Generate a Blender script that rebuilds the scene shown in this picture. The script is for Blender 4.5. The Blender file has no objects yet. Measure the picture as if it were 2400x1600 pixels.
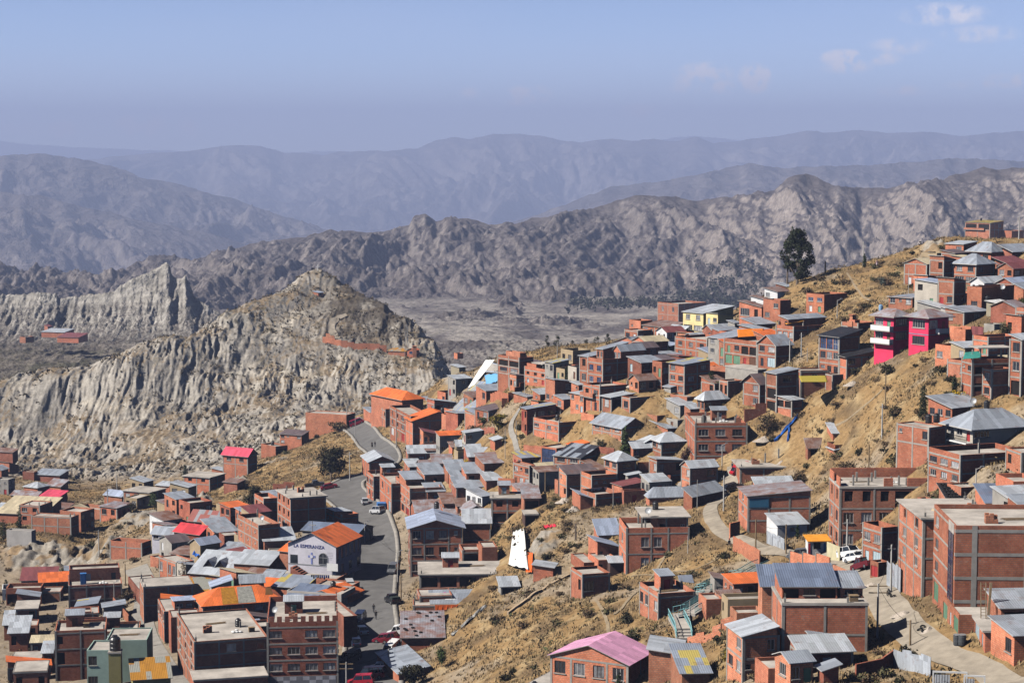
import bpy, bmesh, math, random
import numpy as np, time
_T0=time.time()
from mathutils import Vector, Matrix
R = math.radians
random.seed(7); rng = np.random.default_rng(7)
scene = bpy.context.scene
COL = scene.collection
# ------------------------------------------------------------------ camera
F = 4667.0; CX, CY, HY = 1200.0, 800.0, 350.0
PITCH = math.atan((CY-HY)/F); cP, sP = math.cos(PITCH), math.sin(PITCH)
cam_d = bpy.data.cameras.new('camera'); cam = bpy.data.objects.new('camera', cam_d); COL.objects.link(cam)
cam_d.sensor_width = 36.0; cam_d.sensor_fit = 'HORIZONTAL'; cam_d.lens = 36.0*F/2400.0
cam_d.clip_start = 1.0; cam_d.clip_end = 60000.0
cam.location = (0, 0, 0); cam.rotation_euler = (math.pi/2-PITCH, 0, 0)
scene.camera = cam
def ray(px, py):
    u = (px-CX)/F; v = (CY-py)/F
    k = cP+v*sP
    return u/k, (v*cP-sP)/k              # x/y , z/y
def pt(px, py, d):
    rx, rz = ray(px, py); return np.array([rx*d, d, rz*d])
def proj(x, y, z):
    dep = y*cP-z*sP
    return CX+F*x/dep, CY-F*(y*sP+z*cP)/dep
# ------------------------------------------------------------------ noise
_perm = np.random.default_rng(3).permutation(1024)
_gx = np.cos(np.linspace(0, 2*np.pi, 64, endpoint=False)); _gy = np.sin(np.linspace(0, 2*np.pi, 64, endpoint=False))
def perlin(x, y, s=0):
    x = np.asarray(x, float); y = np.asarray(y, float)
    xi = np.floor(x).astype(np.int64); yi = np.floor(y).astype(np.int64)
    xf = x-xi; yf = y-yi
    u = xf*xf*xf*(xf*(xf*6-15)+10); v = yf*yf*yf*(yf*(yf*6-15)+10)
    def g(ix, iy, fx, fy):
        h = _perm[(_perm[(ix+s*37) & 1023]+iy) & 1023] & 63
        return _gx[h]*fx+_gy[h]*fy
    a = g(xi, yi, xf, yf); b = g(xi+1, yi, xf-1, yf); c = g(xi, yi+1, xf, yf-1); d = g(xi+1, yi+1, xf-1, yf-1)
    return ((a+(b-a)*u)+((c+(d-c)*u)-(a+(b-a)*u))*v)*1.5
def fbm(x, y, o=4, s=0, gain=.5):
    r = 0; am = 1; t = 0
    for i in range(o):
        r = r+am*perlin(x, y, s+i); t += am; am *= gain; x = x*2.03+17.1; y = y*2.03-9.7
    return r/t
def ridged(x, y, o=4, s=0, gain=.55):
    r = 0; am = 1; t = 0
    for i in range(o):
        n = 1-np.abs(perlin(x, y, s+i))*1.6; r = r+am*n; t += am; am *= gain; x = x*2.07+3.3; y = y*2.07+7.9
    return r/t
def sst(a, b, x):
    t = np.clip((x-a)/(b-a), 0, 1); return t*t*(3-2*t)
# ------------------------------------------------------------------ terrain control points (photo x, photo y, metres away)
CTRL = """
0 890 800,120 872 805,230 866 810,255 853 815,330 828 822,382 804 832,459 797 850,0 1060 750,100 1078 742,250 1062 748,180 960 792,60 960 785,
330 1000 770,400 950 800,500 940 805,600 985 770,650 955 795,750 950 805,850 955 810,950 930 820,1000 905 822,1040 880 812,
560 850 845,650 852 850,750 862 850,850 852 854,950 846 854,1010 852 848,560 800 858,650 806 866,755 803 874,905 822 868,980 834 862,1030 838 860,
530 738 885,600 705 905,650 688 925,700 648 950,745 631 962,790 650 955,850 690 945,930 735 930,985 772 905,1022 812 880,745 694 938,850 755 900,640 760 888,900 780 890,
700 720 915,300 1090 705,400 1100 685,500 1050 715,600 1040 710,250 1120 660,150 1110 690,50 1100 680,
60 1130 625,60 1180 590,100 1215 555,120 1250 480,20 1250 490,200 1262 485,120 1340 457,250 1300 460,30 1340 455,240 1190 565,330 1170 575,480 1150 575,570 1114 585,640 1070 615,700 1042 628,
840 1000 620,800 985 640,870 1040 575,800 1090 530,790 1130 505,850 1170 480,890 1250 440,880 1330 405,870 1400 378,850 1500 348,830 1590 325,
700 1080 565,660 1110 548,600 1140 535,560 1180 500,600 1200 475,500 1200 500,400 1210 500,350 1250 465,
350 1290 442,250 1330 440,150 1350 445,60 1380 432,30 1430 405,170 1440 402,300 1400 408,350 1480 377,270 1500 372,130 1590 342,0 1590 345,420 1590 335,500 1500 362,600 1590 330,
700 1345 395,560 1360 398,450 1370 402,450 1290 435,690 1250 435,760 1240 435,550 1280 430,
941 1350 399,1090 1310 402,1150 1250 412,1230 1200 415,1250 1280 378,1200 1330 366,1120 1400 355,1050 1480 340,1000 1560 328,
1200 1450 325,1300 1420 320,1300 1500 296,1200 1560 290,1100 1580 305,1400 1480 286,1540 1450 280,1470 1590 256,1290 1590 271,
1340 1390 334,1470 1340 342,1400 1310 350,1600 1320 326,1640 1240 341,1650 1400 291,1720 1440 266,1700 1550 241,1650 1590 241,
1310 1210 380,1400 1190 386,1480 1150 396,1230 1145 410,1350 1110 416,1550 1080 411,1690 1105 390,1720 1180 356,1690 1200 351,1750 1245 331,1850 1290 311,1960 1310 301,
2020 1330 286,2050 1400 256,2110 1460 236,2235 1460 225,2300 1540 213,2390 1590 204,2100 1560 218,2000 1590 212,1860 1600 212,1800 1520 240,1950 1420 253,
2150 1230 291,2100 1150 311,2250 1140 301,2330 1200 272,2390 1130 296,2000 1105 352,1950 1060 372,1900 1090 376,1890 1250 336,1830 1180 362,1850 1010 392,1800 1000 398,1800 1040 392,
2100 1010 345,2180 1080 306,2260 1060 296,2390 1050 291,2050 950 372,2000 900 386,2150 900 346,2280 930 331,2390 930 326,2200 980 326,
2100 830 386,2060 845 396,1985 890 386,1920 940 398,1868 944 402,1952 934 396,1850 968 402,1780 955 406,1700 935 416,1650 965 411,1600 925 426,1550 990 416,1480 970 421,1470 1035 416,1310 1050 431,1300 960 451,1400 965 431,1250 1010 441,1180 1020 452,1100 1020 482,1130 1080 442,1000 1050 522,1040 1100 472,1130 1160 427,970 1100 492,950 1180 452,1000 1210 432,
1413 905 441,1280 900 471,1200 905 482,1150 930 502,1100 930 542,1050 920 592,1000 960 590,1080 870 622,1130 850 562,1200 850 532,
1480 850 471,1580 840 481,1660 858 456,1770 860 431,1830 855 416,1860 800 431,1930 735 456,1785 755 471,1700 780 481,1640 783 496,1590 765 511,1520 795 501,1450 800 521,1400 806 541,1740 720 511,1800 690 511,1870 660 491,1930 640 491,2000 625 496,2080 600 501,2150 580 501,2230 556 496,2310 557 486,2390 560 481,
2000 720 441,2050 740 421,2100 690 441,2200 640 461,2190 690 431,2290 672 441,2390 650 441,2200 740 396,2320 740 386,2390 790 361,2250 810 371,2200 840 366,
"""
WORLD = [(2300,560,-52),(2000,585,-62),(1800,595,-68),(1600,610,-76),(1450,630,-84),(1250,640,-82),(2600,480,-20),(2600,300,-38),(2600,220,-48),(2300,720,-120),(1900,740,-125),(1500,760,-132),(1200,800,-128),
 (1120,740,-104),(1080,860,-118),(1080,940,-150),(900,1010,-120),(745,1030,-110),(600,980,-105),(450,920,-105),(250,880,-112),(0,880,-118),(-200,850,-115),(-300,800,-84),(-300,740,-114),(-300,620,-105),(-300,480,-96),(-300,350,-91),
 (300,1100,-150),(-300,1100,-150),(700,1120,-155),(1100,1100,-158),(1500,1000,-155),(1900,950,-152),(2400,900,-150),(2800,800,-130),(2800,600,-60),(2700,480,-19),(2700,200,-45),
 (1200,200,-70),(1200,120,-55),(300,280,-86),(700,260,-84),(2200,150,-52),(1700,170,-58),(0,150,-75),(2400,90,-45),(0,90,-62),(1200,60,-45),(1200,0,-32),(2000,40,-32),(-1500,300,-80),(4000,250,-38),(4500,500,0),(-1500,600,-100)]
_c = []
for t in CTRL.replace('\n', '').split(','):
    if t.strip():
        a, b, d = map(float, t.split()); _c.append(pt(a, b, d))
for a, d, z in WORLD: _c.append(np.array([(a-CX)/F*cP*d, d, z]))
_c = np.array(_c); _YS = .55
_P = np.stack([_c[:, 0], _c[:, 1]*_YS], 1)
_Kc = 6.0
_A = np.sqrt(((_P[:, None]-_P[None])**2).sum(-1)+_Kc**2)
_n = len(_P); _A = _A-np.eye(_n)*1.2
_M = np.zeros((_n+3, _n+3)); _M[:_n, :_n] = _A; _M[:_n, _n] = 1; _M[:_n, _n+1:] = _P; _M[_n:, :_n] = _M[:_n, _n:].T
_w = np.linalg.solve(_M, np.concatenate([_c[:, 2], [0, 0, 0]]))
def near_exact(x, y):
    sh = np.shape(x); x = np.ravel(np.asarray(x, float)); y = np.ravel(np.asarray(y, float))*_YS
    out = np.empty(len(x))
    for i in range(0, len(x), 60000):
        xx = x[i:i+60000]; yy = y[i:i+60000]
        out[i:i+60000] = np.sqrt((xx[:, None]-_P[None, :, 0])**2+(yy[:, None]-_P[None, :, 1])**2+_Kc**2)@_w[:_n]+_w[_n]+_w[_n+1]*xx+_w[_n+2]*yy
    return out.reshape(sh)
_bx0, _by0, _bs, _bt = -430.0, -60.0, 2.0, 2.5
_BG = near_exact(*np.meshgrid(np.arange(_bx0, 431, _bs), np.arange(_by0, 1170, _bt)))
def near_base(x, y):
    j = np.clip((x-_bx0)/_bs, 0, _BG.shape[1]-1.001); i = np.clip((y-_by0)/_bt, 0, _BG.shape[0]-1.001)
    a = i.astype(int); b = j.astype(int); fi = i-a; fj = j-b
    return (_BG[a, b]*(1-fj)+_BG[a, b+1]*fj)*(1-fi)+(_BG[a+1, b]*(1-fj)+_BG[a+1, b+1]*fj)*fi
def pxh(x, y): return CX+F*x/np.maximum(y, 1)/cP
def zpx(py, d):
    v = (CY-py)/F; return d*(v*cP-sP)/(cP+v*sP)
def crest(s, k=1.0204):
    a = np.array([[float(q) for q in t.split()] for t in s.split(',')]); return a[:, 0]*k, a[:, 1]*k
MIDR = crest("-600 640,200 640,440 600,500 580,600 555,700 545,760 530,820 535,880 530,940 515,950 497,975 490,1000 510,1030 498,1060 500,1120 515,1200 510,1260 495,1300 485,1360 480,1400 465,1460 450,1530 452,1600 462,1700 450,1780 435,1810 410,1850 400,1880 408,1920 425,1990 432,2050 430,2100 415,2160 412,2230 395,2260 385,2300 388,2352 385,3000 380")
INTR = crest("-600 700,900 600,1240 490,1400 430,1550 410,1650 390,1720 375,1800 385,1900 380,2000 378,2100 370,2200 362,2352 370,3000 350")
LEFT = crest("-600 380,-100 362,0 355,90 352,170 362,260 382,330 408,400 420,470 440,530 455,600 480,680 505,740 528,800 560,1000 640,3000 700")
LFT2 = crest("-600 430,0 440,100 450,200 475,300 500,400 520,500 540,620 580,800 650,3000 700")
FARR = crest("-600 380,100 378,215 365,300 355,380 350,455 345,500 335,560 333,600 335,650 350,700 352,740 355,780 348,900 345,960 340,1000 322,1040 315,1080 318,1130 308,1180 307,1240 312,1290 322,1340 326,1400 318,1460 322,1500 318,1560 325,1600 312,1640 328,1700 322,1800 310,1850 300,1900 305,1960 298,2050 305,2140 302,2200 312,2352 300,3000 300")
DIST = crest("-600 320,0 322,60 330,150 336,250 340,330 344,440 346,560 346,640 350,760 346,840 349,1000 345,1480 330,1560 312,1640 314,1700 322,2352 330,3000 330")
SPIR = crest("-600 700,0 690,40 690,75 684,125 688,131 700,150 698,200 690,260 683,275 670,300 655,340 640,370 625,380 617,388 616,394 624,398 645,410 652,424 652,430 644,440 664,450 695,470 708,500 728,540 742,620 790,760 850,3000 900", 1.0)
def ridge(px, y, cr, D, run, base, A, sx, sy, seed, pw=.85, cj=0.0, cc=0):
    Zc = zpx(np.interp(px, cr[0], cr[1]), D)
    x = (px-CX)/F*cP*y
    Dw = D+run*.12*fbm(px/140, px*0+seed, 3, seed)
    t = np.clip((Dw-y)/run, 0, 1.3)
    s = np.clip(t, 0, 1)**pw if not cc else 1-(1-np.clip(t, 0, 1))**cc
    wgt = np.clip(t*5, 0, 1)*(1-.6*np.clip(t, 0, 1))
    wx = x+sx*.6*perlin(x/sx/1.7, y/sy/1.7, seed+9); wy = y+sy*.5*perlin(x/sx/1.3+5, y/sy/1.3, seed+8)
    rg = ridged(wx/sx, wy/sy, 6, seed, .60 if D > 5000 else .55)-.55
    z = Zc+(base-Zc)*s+A*wgt*rg+cj*fbm(x/sx*6, y/sy*6, 3, seed+3)
    z = np.where(y > Dw, Zc-(y-Dw)*.55+cj*fbm(x/sx*6, y/sy*6, 3, seed+3), z)
    return z
def far_h(x, y):
    px = pxh(x, y)
    fl = -150-np.clip(y-1400, 0, 1800)*.03-np.clip(y-3200, 0, 9e9)*.055
    fl = fl-np.clip(900-px, 0, 900)*.00003*np.clip(y-1000, 0, 4000)
    fl = fl+2.5*ridged(x/38, y/70, 4, 51)*sst(1150, 1500, y)+9*fbm(x/260, y/320, 3, 52)
    bad = sst(.05, .45, fbm(x/150+3, y/260, 3, 66))*sst(1300, 1500, y)*(1-sst(2600, 3000, y))
    fl = fl+bad*16*(ridged(x/26, y/50, 4, 67)-.45)
    z = fl
    z = np.maximum(z, ridge(px, y, SPIR, 1400, 70, -128, 7, 15, 70, 11, .55, 1.0)+3.0*(ridged(x/4.6, y/26, 4, 12, .6)-.5)*np.exp(-((y-1372)/34)**2)) if y.min() < 1900 else z
    m = y.max() > 1900
    if m:
        z = np.maximum(z, ridge(px, y, MIDR, 3450, 1600, -186, 96, 230, 640, 21, .8, 5, 2.0)+20*(ridged(x/48, y/130, 6, 27, .64)-.5)*sst(3500, 3300, y))
        z = np.maximum(z, ridge(px, y, MIDR, 3500, 300, -150, 34, 40, 150, 23, .6, 6)-16-60*sst(1900, 1500, px))
    if y.max() > 4000:
        z = np.maximum(z, ridge(px, y, LFT2, 8000, 2700, -520, 215, 470, 1100, 31, .8, 8))
        z = np.maximum(z, ridge(px, y, LEFT, 10400, 3100, -480, 280, 560, 1400, 33, .8, 8))
        z = np.maximum(z, ridge(px, y, INTR, 9600, 3000, -480, 190, 460, 1000, 35, .75, 8))
        z = np.maximum(z, ridge(px, y, FARR, 19500, 6200, -800, 560, 1150, 2600, 41, .85, 14))
    if y.max() > 23000: z = np.maximum(z, ridge(px, y, DIST, 30000, 4200, -900, 380, 1400, 2800, 45, .9, 12))
    return z
def bluffs(x, y, px):
    g = lambda cx, cy, w, h, k: k*np.exp(-((px-cx)/w)**2-((y-cy)/h)**2)
    return g(90, 462, 120, 15, 1)+g(235, 455, 45, 16, 1)+g(330, 500, 80, 20, 1)+g(450, 520, 36, 22, 1)+g(640, 588, 50, 18, .6)+g(545, 548, 34, 20, .9)+g(400, 470, 60, 12, .8)+g(2190, 478, 40, 16, .75)+g(1060, 640, 45, 50, .8)+g(1275, 368, 50, 10, .8)+g(480, 470, 24, 10, .8)
def badmask(x, y):
    px = pxh(x, y); n = fbm(x/40, y/60, 3, 77)*45
    edge = np.interp(px, [-400, 0, 250, 420, 520, 640, 720, 860, 960, 1040, 1080, 1130], [640, 640, 625, 610, 610, 645, 660, 685, 690, 655, 600, 650])
    m = sst(-25, 35, y+n*.6-edge)*(1-sst(1060, 1100, px+n*.4))
    return np.maximum(m, sst(.30, .62, bluffs(x, y, px)+.28*fbm(x/7, y/9, 3, 78)))
def near_noise(x, y, m):
    px = pxh(x, y)
    z = (.35*fbm(x/6, y/9, 3, 61)+.8*(ridged(x/10, y/17, 3, 63)-.6)*sst(930, 1060, px))*(1-m)
    wx = x+1.6*perlin(x/14, y/18, 81); wy = y+5*perlin(x/30+4, y/30, 82)
    fl = ridged(wx/8.5, wy/42, 5, 83, .6)-.5; f2 = ridged(wx/2.7, wy/20, 3, 84)-.5; but = ridged(wx/24, wy/60, 3, 87, .45)-.5
    far = sst(560, 700, y)
    hill = sst(0, 1, np.exp(-((px-745)/150)**2-((y-930)/60)**2)*1.6)
    va = .45+.75*sst(-.3, .35, fbm(x/30, y/40, 3, 88))
    fn = ridged(x/5.5, y/13, 4, 91, .62)-.5
    fl = fl*far+fn*(1-far)
    amp = (3.0*far+2.6*(1-far))*(1-.45*hill)*va
    mound = np.clip(bluffs(x, y, px), 0, 1.2)*(1-far)*(1.7+3.0*fbm(x/7, y/7, 3, 89))
    terr = 1.1*np.sin((y-.3*x+14*fbm(x/50, y/50, 2, 90))/5.2)*far*.35
    return z+mound+m*(amp*fl+amp*.38*f2+far*(3.4*but*(1-.5*hill)+terr)+.35*fbm(x/2.2, y/4, 2, 86)*far)
def H(x, y):
    x = np.asarray(x, float); y = np.asarray(y, float)
    nb = near_base(x, y) if y.min() < 1160 else None
    if nb is None: return far_h(x, y)
    m = badmask(x, y); z = nb+near_noise(x, y, m)
    if y.max() > 1000:
        k = sst(1000, 1150, y); z = np.maximum(z-k*60, far_h(x, np.maximum(y, 1000))-(1-sst(980, 1060, y))*60)
    return z
_hx = np.arange(-170, 190, 1.0); _hy = np.arange(60, 1020, 1.0)
_HG = H(*np.meshgrid(_hx, _hy))
def h1(x, y):
    i = (y-60.0); j = (x+170.0)
    i = min(max(i, 0), _HG.shape[0]-1.001); j = min(max(j, 0), _HG.shape[1]-1.001)
    a = int(i); b = int(j); fi = i-a; fj = j-b
    g = _HG
    return float((g[a, b]*(1-fj)+g[a, b+1]*fj)*(1-fi)+(g[a+1, b]*(1-fj)+g[a+1, b+1]*fj)*fi)
def hit(px, py, d0=190.0, d1=1010.0):
    rx, rz = ray(px, py)
    d = d0; step = 2.0
    while d < d1:
        if rz*d < h1(rx*d, d): break
        d += step
    lo, hi = d-step, d
    for _ in range(14):
        m = (lo+hi)/2
        if rz*m < h1(rx*m, m): hi = m
        else: lo = m
    return np.array([rx*hi, hi, rz*hi])
# ------------------------------------------------------------------ materials
MATS = {}
def newmat(name):
    m = bpy.data.materials.new(name); m.use_nodes = True; nt = m.node_tree; nt.nodes.clear()
    o = nt.nodes.new('ShaderNodeOutputMaterial'); b = nt.nodes.new('ShaderNodeBsdfPrincipled'); nt.links.new(b.outputs[0], o.inputs[0])
    b.inputs['Roughness'].default_value = .85; b.inputs['Specular IOR Level'].default_value = .15
    return m, nt, b
def N(nt, t, **k):
    n = nt.nodes.new(t)
    for a, v in k.items(): setattr(n, a, v)
    return n
def mixc(nt, fac, a, b, mode='MIX'):
    n = N(nt, 'ShaderNodeMix', data_type='RGBA', blend_type=mode)
    for i, v in ((0, fac), (6, a), (7, b)):
        if hasattr(v, 'is_output') or hasattr(v, 'links'): nt.links.new(v, n.inputs[i])
        else: n.inputs[i].default_value = v if i == 0 else (*v, 1)
    return n.outputs[2]
def noise(nt, co, sc, det=4, ro=.6):
    n = N(nt, 'ShaderNodeTexNoise'); n.inputs['Scale'].default_value = sc; n.inputs['Detail'].default_value = det; n.inputs['Roughness'].default_value = ro
    if co is not None: nt.links.new(co, n.inputs['Vector'])
    return n.outputs['Fac']
def ramp(nt, f, a, b, ca=(0, 0, 0), cb=(1, 1, 1)):
    n = N(nt, 'ShaderNodeValToRGB'); n.color_ramp.elements[0].position = a; n.color_ramp.elements[1].position = b
    n.color_ramp.elements[0].color = (*ca, 1); n.color_ramp.elements[1].color = (*cb, 1); nt.links.new(f, n.inputs[0]); return n.outputs[0]
def bump(nt, b, h, st, dist):
    n = N(nt, 'ShaderNodeBump'); n.inputs['Strength'].default_value = st; n.inputs['Distance'].default_value = dist
    nt.links.new(h, n.inputs['Height']); nt.links.new(n.outputs[0], b.inputs['Normal'])
def geo(nt): return N(nt, 'ShaderNodeNewGeometry').outputs['Position']
def uvn(nt): return N(nt, 'ShaderNodeUVMap').outputs[0]
def orand(nt): return N(nt, 'ShaderNodeObjectInfo').outputs['Random']
def ground_mat(name, s1, s2, bs, bd, k=0):
    m, nt, b = newmat(name)
    a = N(nt, 'ShaderNodeAttribute', attribute_name='Col').outputs['Color']; p = geo(nt)
    n1 = noise(nt, p, s1, 5, .7); n2 = noise(nt, p, s2, 4, .65)
    c = mixc(nt, .75, a, ramp(nt, n1, .3, .7, (.55, .53, .5), (1.35, 1.35, 1.35)), 'MULTIPLY')
    c = mixc(nt, .6, c, ramp(nt, n2, .3, .72, (.65-k, .65-k, .62-k), (1.25+k, 1.25+k, 1.25+k)), 'MULTIPLY')
    nt.links.new(c, b.inputs['Base Color']); bump(nt, b, n1, bs, bd); b.inputs['Roughness'].default_value = .95
    b.inputs['Specular IOR Level'].default_value = .05
    return m
def plain(name, col, rough=.8, var=.25, sc=.8, spec=.2, metal=0, randv=0):
    if name in MATS: return MATS[name]
    m, nt, b = newmat(name); p = geo(nt)
    n1 = noise(nt, p, sc, 5, .65)
    c = mixc(nt, 1, col, ramp(nt, n1, .25, .75, (1-var,)*3, (1+var*.6,)*3), 'MULTIPLY')
    if randv:
        mp = N(nt, 'ShaderNodeMapRange'); mp.inputs[3].default_value = 1-randv; mp.inputs[4].default_value = 1+randv; nt.links.new(orand(nt), mp.inputs[0])
        c = mixc(nt, 1, c, mp.outputs[0], 'MULTIPLY')
    nt.links.new(c, b.inputs['Base Color']); b.inputs['Roughness'].default_value = rough; b.inputs['Specular IOR Level'].default_value = spec; b.inputs['Metallic'].default_value = metal
    MATS[name] = m; return m
def brick(name, c1, c2, mortar=(.36, .22, .17), stain=.35):
    if name in MATS: return MATS[name]
    m, nt, b = newmat(name); uv = uvn(nt); p = geo(nt)
    t = N(nt, 'ShaderNodeTexBrick'); nt.links.new(uv, t.inputs['Vector'])
    t.inputs['Color1'].default_value = (*c1, 1); t.inputs['Color2'].default_value = (*c2, 1); t.inputs['Mortar'].default_value = (*mortar, 1)
    t.inputs['Scale'].default_value = 1; t.inputs['Brick Width'].default_value = .42; t.inputs['Row Height'].default_value = .24; t.inputs['Mortar Size'].default_value = .022; t.inputs['Bias'].default_value = .1
    n1 = noise(nt, p, .35, 5, .65); n2 = noise(nt, uv, 2.2, 3, .6)
    c = mixc(nt, 1, t.outputs[0], ramp(nt, n1, .3, .72, (1-stain,)*3, (1.15, 1.12, 1.1)), 'MULTIPLY')
    c = mixc(nt, .6, c, ramp(nt, n2, .3, .7, (.75, .72, .7), (1.12, 1.12, 1.12)), 'MULTIPLY')
    mp = N(nt, 'ShaderNodeMapRange'); mp.inputs[3].default_value = .72; mp.inputs[4].default_value = 1.16
    wn = N(nt, 'ShaderNodeTexWhiteNoise', noise_dimensions='1D'); nt.links.new(N(nt, 'ShaderNodeAttribute', attribute_type='OBJECT', attribute_name='tone').outputs['Fac'], wn.inputs['W']); nt.links.new(wn.outputs[0], mp.inputs[0])
    c = mixc(nt, 1, c, mp.outputs[0], 'MULTIPLY')
    c = mixc(nt, 1, c, ramp(nt, wn.outputs[1], .2, .8, (.92, 1.0, 1.02), (1.06, .98, .95)), 'MULTIPLY')
    n3 = noise(nt, p, .9, 6, .75); c = mixc(nt, ramp(nt, n3, .60, .74), c, (.40, .31, .25))
    nt.links.new(c, b.inputs['Base Color']); bump(nt, b, t.outputs[1], .3, -.02); b.inputs['Roughness'].default_value = .9; b.inputs['Specular IOR Level'].default_value = .08
    MATS[name] = m; return m
def metal(name, col, rust=.15, rc=(.23, .11, .07), patch=None, rough=.5, met=.25):
    """corrugated sheets: uv u runs along the eave, v up the slope"""
    if name in MATS: return MATS[name]
    m, nt, b = newmat(name); uv = uvn(nt); p = geo(nt)
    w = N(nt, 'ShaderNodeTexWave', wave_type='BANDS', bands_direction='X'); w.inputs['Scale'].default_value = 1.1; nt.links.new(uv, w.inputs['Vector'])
    sp = N(nt, 'ShaderNodeSeparateXYZ'); nt.links.new(uv, sp.inputs[0])
    fl = N(nt, 'ShaderNodeMath', operation='MULTIPLY'); fl.inputs[1].default_value = 1.15; nt.links.new(sp.outputs[0], fl.inputs[0])
    f2 = N(nt, 'ShaderNodeMath', operation='FLOOR'); nt.links.new(fl.outputs[0], f2.inputs[0])
    g1 = N(nt, 'ShaderNodeMath', operation='MULTIPLY'); g1.inputs[1].default_value = .4; nt.links.new(sp.outputs[1], g1.inputs[0])
    g2 = N(nt, 'ShaderNodeMath', operation='FLOOR'); nt.links.new(g1.outputs[0], g2.inputs[0])
    cb = N(nt, 'ShaderNodeCombineXYZ'); nt.links.new(f2.outputs[0], cb.inputs[0]); nt.links.new(g2.outputs[0], cb.inputs[1]); nt.links.new(orand(nt), cb.inputs[2])
    wn = N(nt, 'ShaderNodeTexWhiteNoise', noise_dimensions='3D'); nt.links.new(cb.outputs[0], wn.inputs['Vector'])
    c = mixc(nt, 1, col, ramp(nt, wn.outputs[0], 0, 1, (.74,)*3, (1.14,)*3), 'MULTIPLY')
    if patch: c = mixc(nt, ramp(nt, wn.outputs[0], patch[1], patch[1]+.01), c, patch[0])
    n1 = noise(nt, p, .45, 6, .72)
    c = mixc(nt, ramp(nt, n1, .62-rust*.6, .80-rust*.4), c, rc)
    c = mixc(nt, .5, c, ramp(nt, noise(nt, p, 2.5, 4), .3, .7, (.75,)*3, (1.1,)*3), 'MULTIPLY')
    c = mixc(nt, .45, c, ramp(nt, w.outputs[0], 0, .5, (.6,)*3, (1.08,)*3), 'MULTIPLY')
    nt.links.new(c, b.inputs['Base Color']); bump(nt, b, w.outputs[0], .5, .05)
    b.inputs['Roughness'].default_value = rough; b.inputs['Metallic'].default_value = met; b.inputs['Specular IOR Level'].default_value = .3
    MATS[name] = m; return m
def glassy(name, col, rough=.12):
    if name in MATS: return MATS[name]
    m, nt, b = newmat(name); p = geo(nt)
    c = mixc(nt, 1, col, ramp(nt, noise(nt, p, 1.2, 2), .3, .7, (.5,)*3, (1.4,)*3), 'MULTIPLY')
    nt.links.new(c, b.inputs['Base Color']); b.inputs['Roughness'].default_value = rough; b.inputs['Specular IOR Level'].default_value = .5
    MATS[name] = m; return m
# ------------------------------------------------------------------ mesh helpers
def setp(o, label=None, cat=None, group=None, kind=None):
    if label: o['label'] = label
    if cat: o['category'] = cat
    if group: o['group'] = group
    if kind: o['kind'] = kind
    return o
class MB:
    def __init__(s): s.v = []; s.f = []; s.u = []; s.m = []
    def face(s, ps, mi=0, uv=None):
        i = len(s.v); s.v.extend([tuple(p) for p in ps]); s.f.append(tuple(range(i, i+len(ps)))); s.m.append(mi)
        if uv is None:
            a = Vector(ps[0]); U = Vector(ps[1])-a; lu = U.length or 1; U = U/lu
            n = U.cross(Vector(ps[-1])-a); V = n.cross(U); V = V/(V.length or 1)
            uv = [((Vector(p)-a).dot(U), (Vector(p)-a).dot(V)) for p in ps]
        s.u.extend(uv)
    def box(s, x0, x1, y0, y1, z0, z1, mi=0, M=None):
        P = [Vector(p) for p in ((x0, y0, z0), (x1, y0, z0), (x1, y1, z0), (x0, y1, z0), (x0, y0, z1), (x1, y0, z1), (x1, y1, z1), (x0, y1, z1))]
        if M is not None: P = [M@p for p in P]
        for q in ((0, 1, 5, 4), (1, 2, 6, 5), (2, 3, 7, 6), (3, 0, 4, 7), (4, 5, 6, 7), (3, 2, 1, 0)): s.face([P[k] for k in q], mi)
    def bar(s, a, b, r, n=6, mi=0, r2=None):
        a = Vector(a); b = Vector(b); d = (b-a); L = d.length
        if L < 1e-6: return
        d /= L; q = d.orthogonal().normalized(); w = d.cross(q); r2 = r if r2 is None else r2
        c0 = []; c1 = []
        for k in range(n):
            t = 2*math.pi*k/n; e = q*math.cos(t)+w*math.sin(t); c0.append(a+e*r); c1.append(b+e*r2)
        for k in range(n):
            j = (k+1) % n; s.face([c0[k], c0[j], c1[j], c1[k]], mi)
        s.face(c1, mi); s.face(c0[::-1], mi)
    def lathe(s, prof, n=12, mi=0, o=(0, 0, 0)):
        rings = [[Vector((o[0]+r*math.cos(2*math.pi*k/n), o[1]+r*math.sin(2*math.pi*k/n), o[2]+z)) for k in range(n)] for r, z in prof]
        for a, b in zip(rings, rings[1:]):
            for k in range(n):
                j = (k+1) % n; s.face([a[k], a[j], b[j], b[k]], mi)
        s.face(rings[-1], mi); s.face(rings[0][::-1], mi)
    def build(s, name, mats, parent=None, smooth=False):
        me = bpy.data.meshes.new(name); me.from_pydata(s.v, [], s.f)
        ul = me.uv_layers.new(name='UVMap'); ul.data.foreach_set('uv', np.array(s.u, dtype=np.float32).ravel())
        me.polygons.foreach_set('material_index', np.array(s.m, dtype=np.int32))
        for m in (mats if isinstance(mats, (list, tuple)) else [mats]): me.materials.append(m)
        if smooth: me.polygons.foreach_set('use_smooth', np.ones(len(s.f), dtype=bool))
        me.update()
        o = bpy.data.objects.new(name, me); COL.objects.link(o)
        if parent is not None: o.parent = parent
        return o
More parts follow.
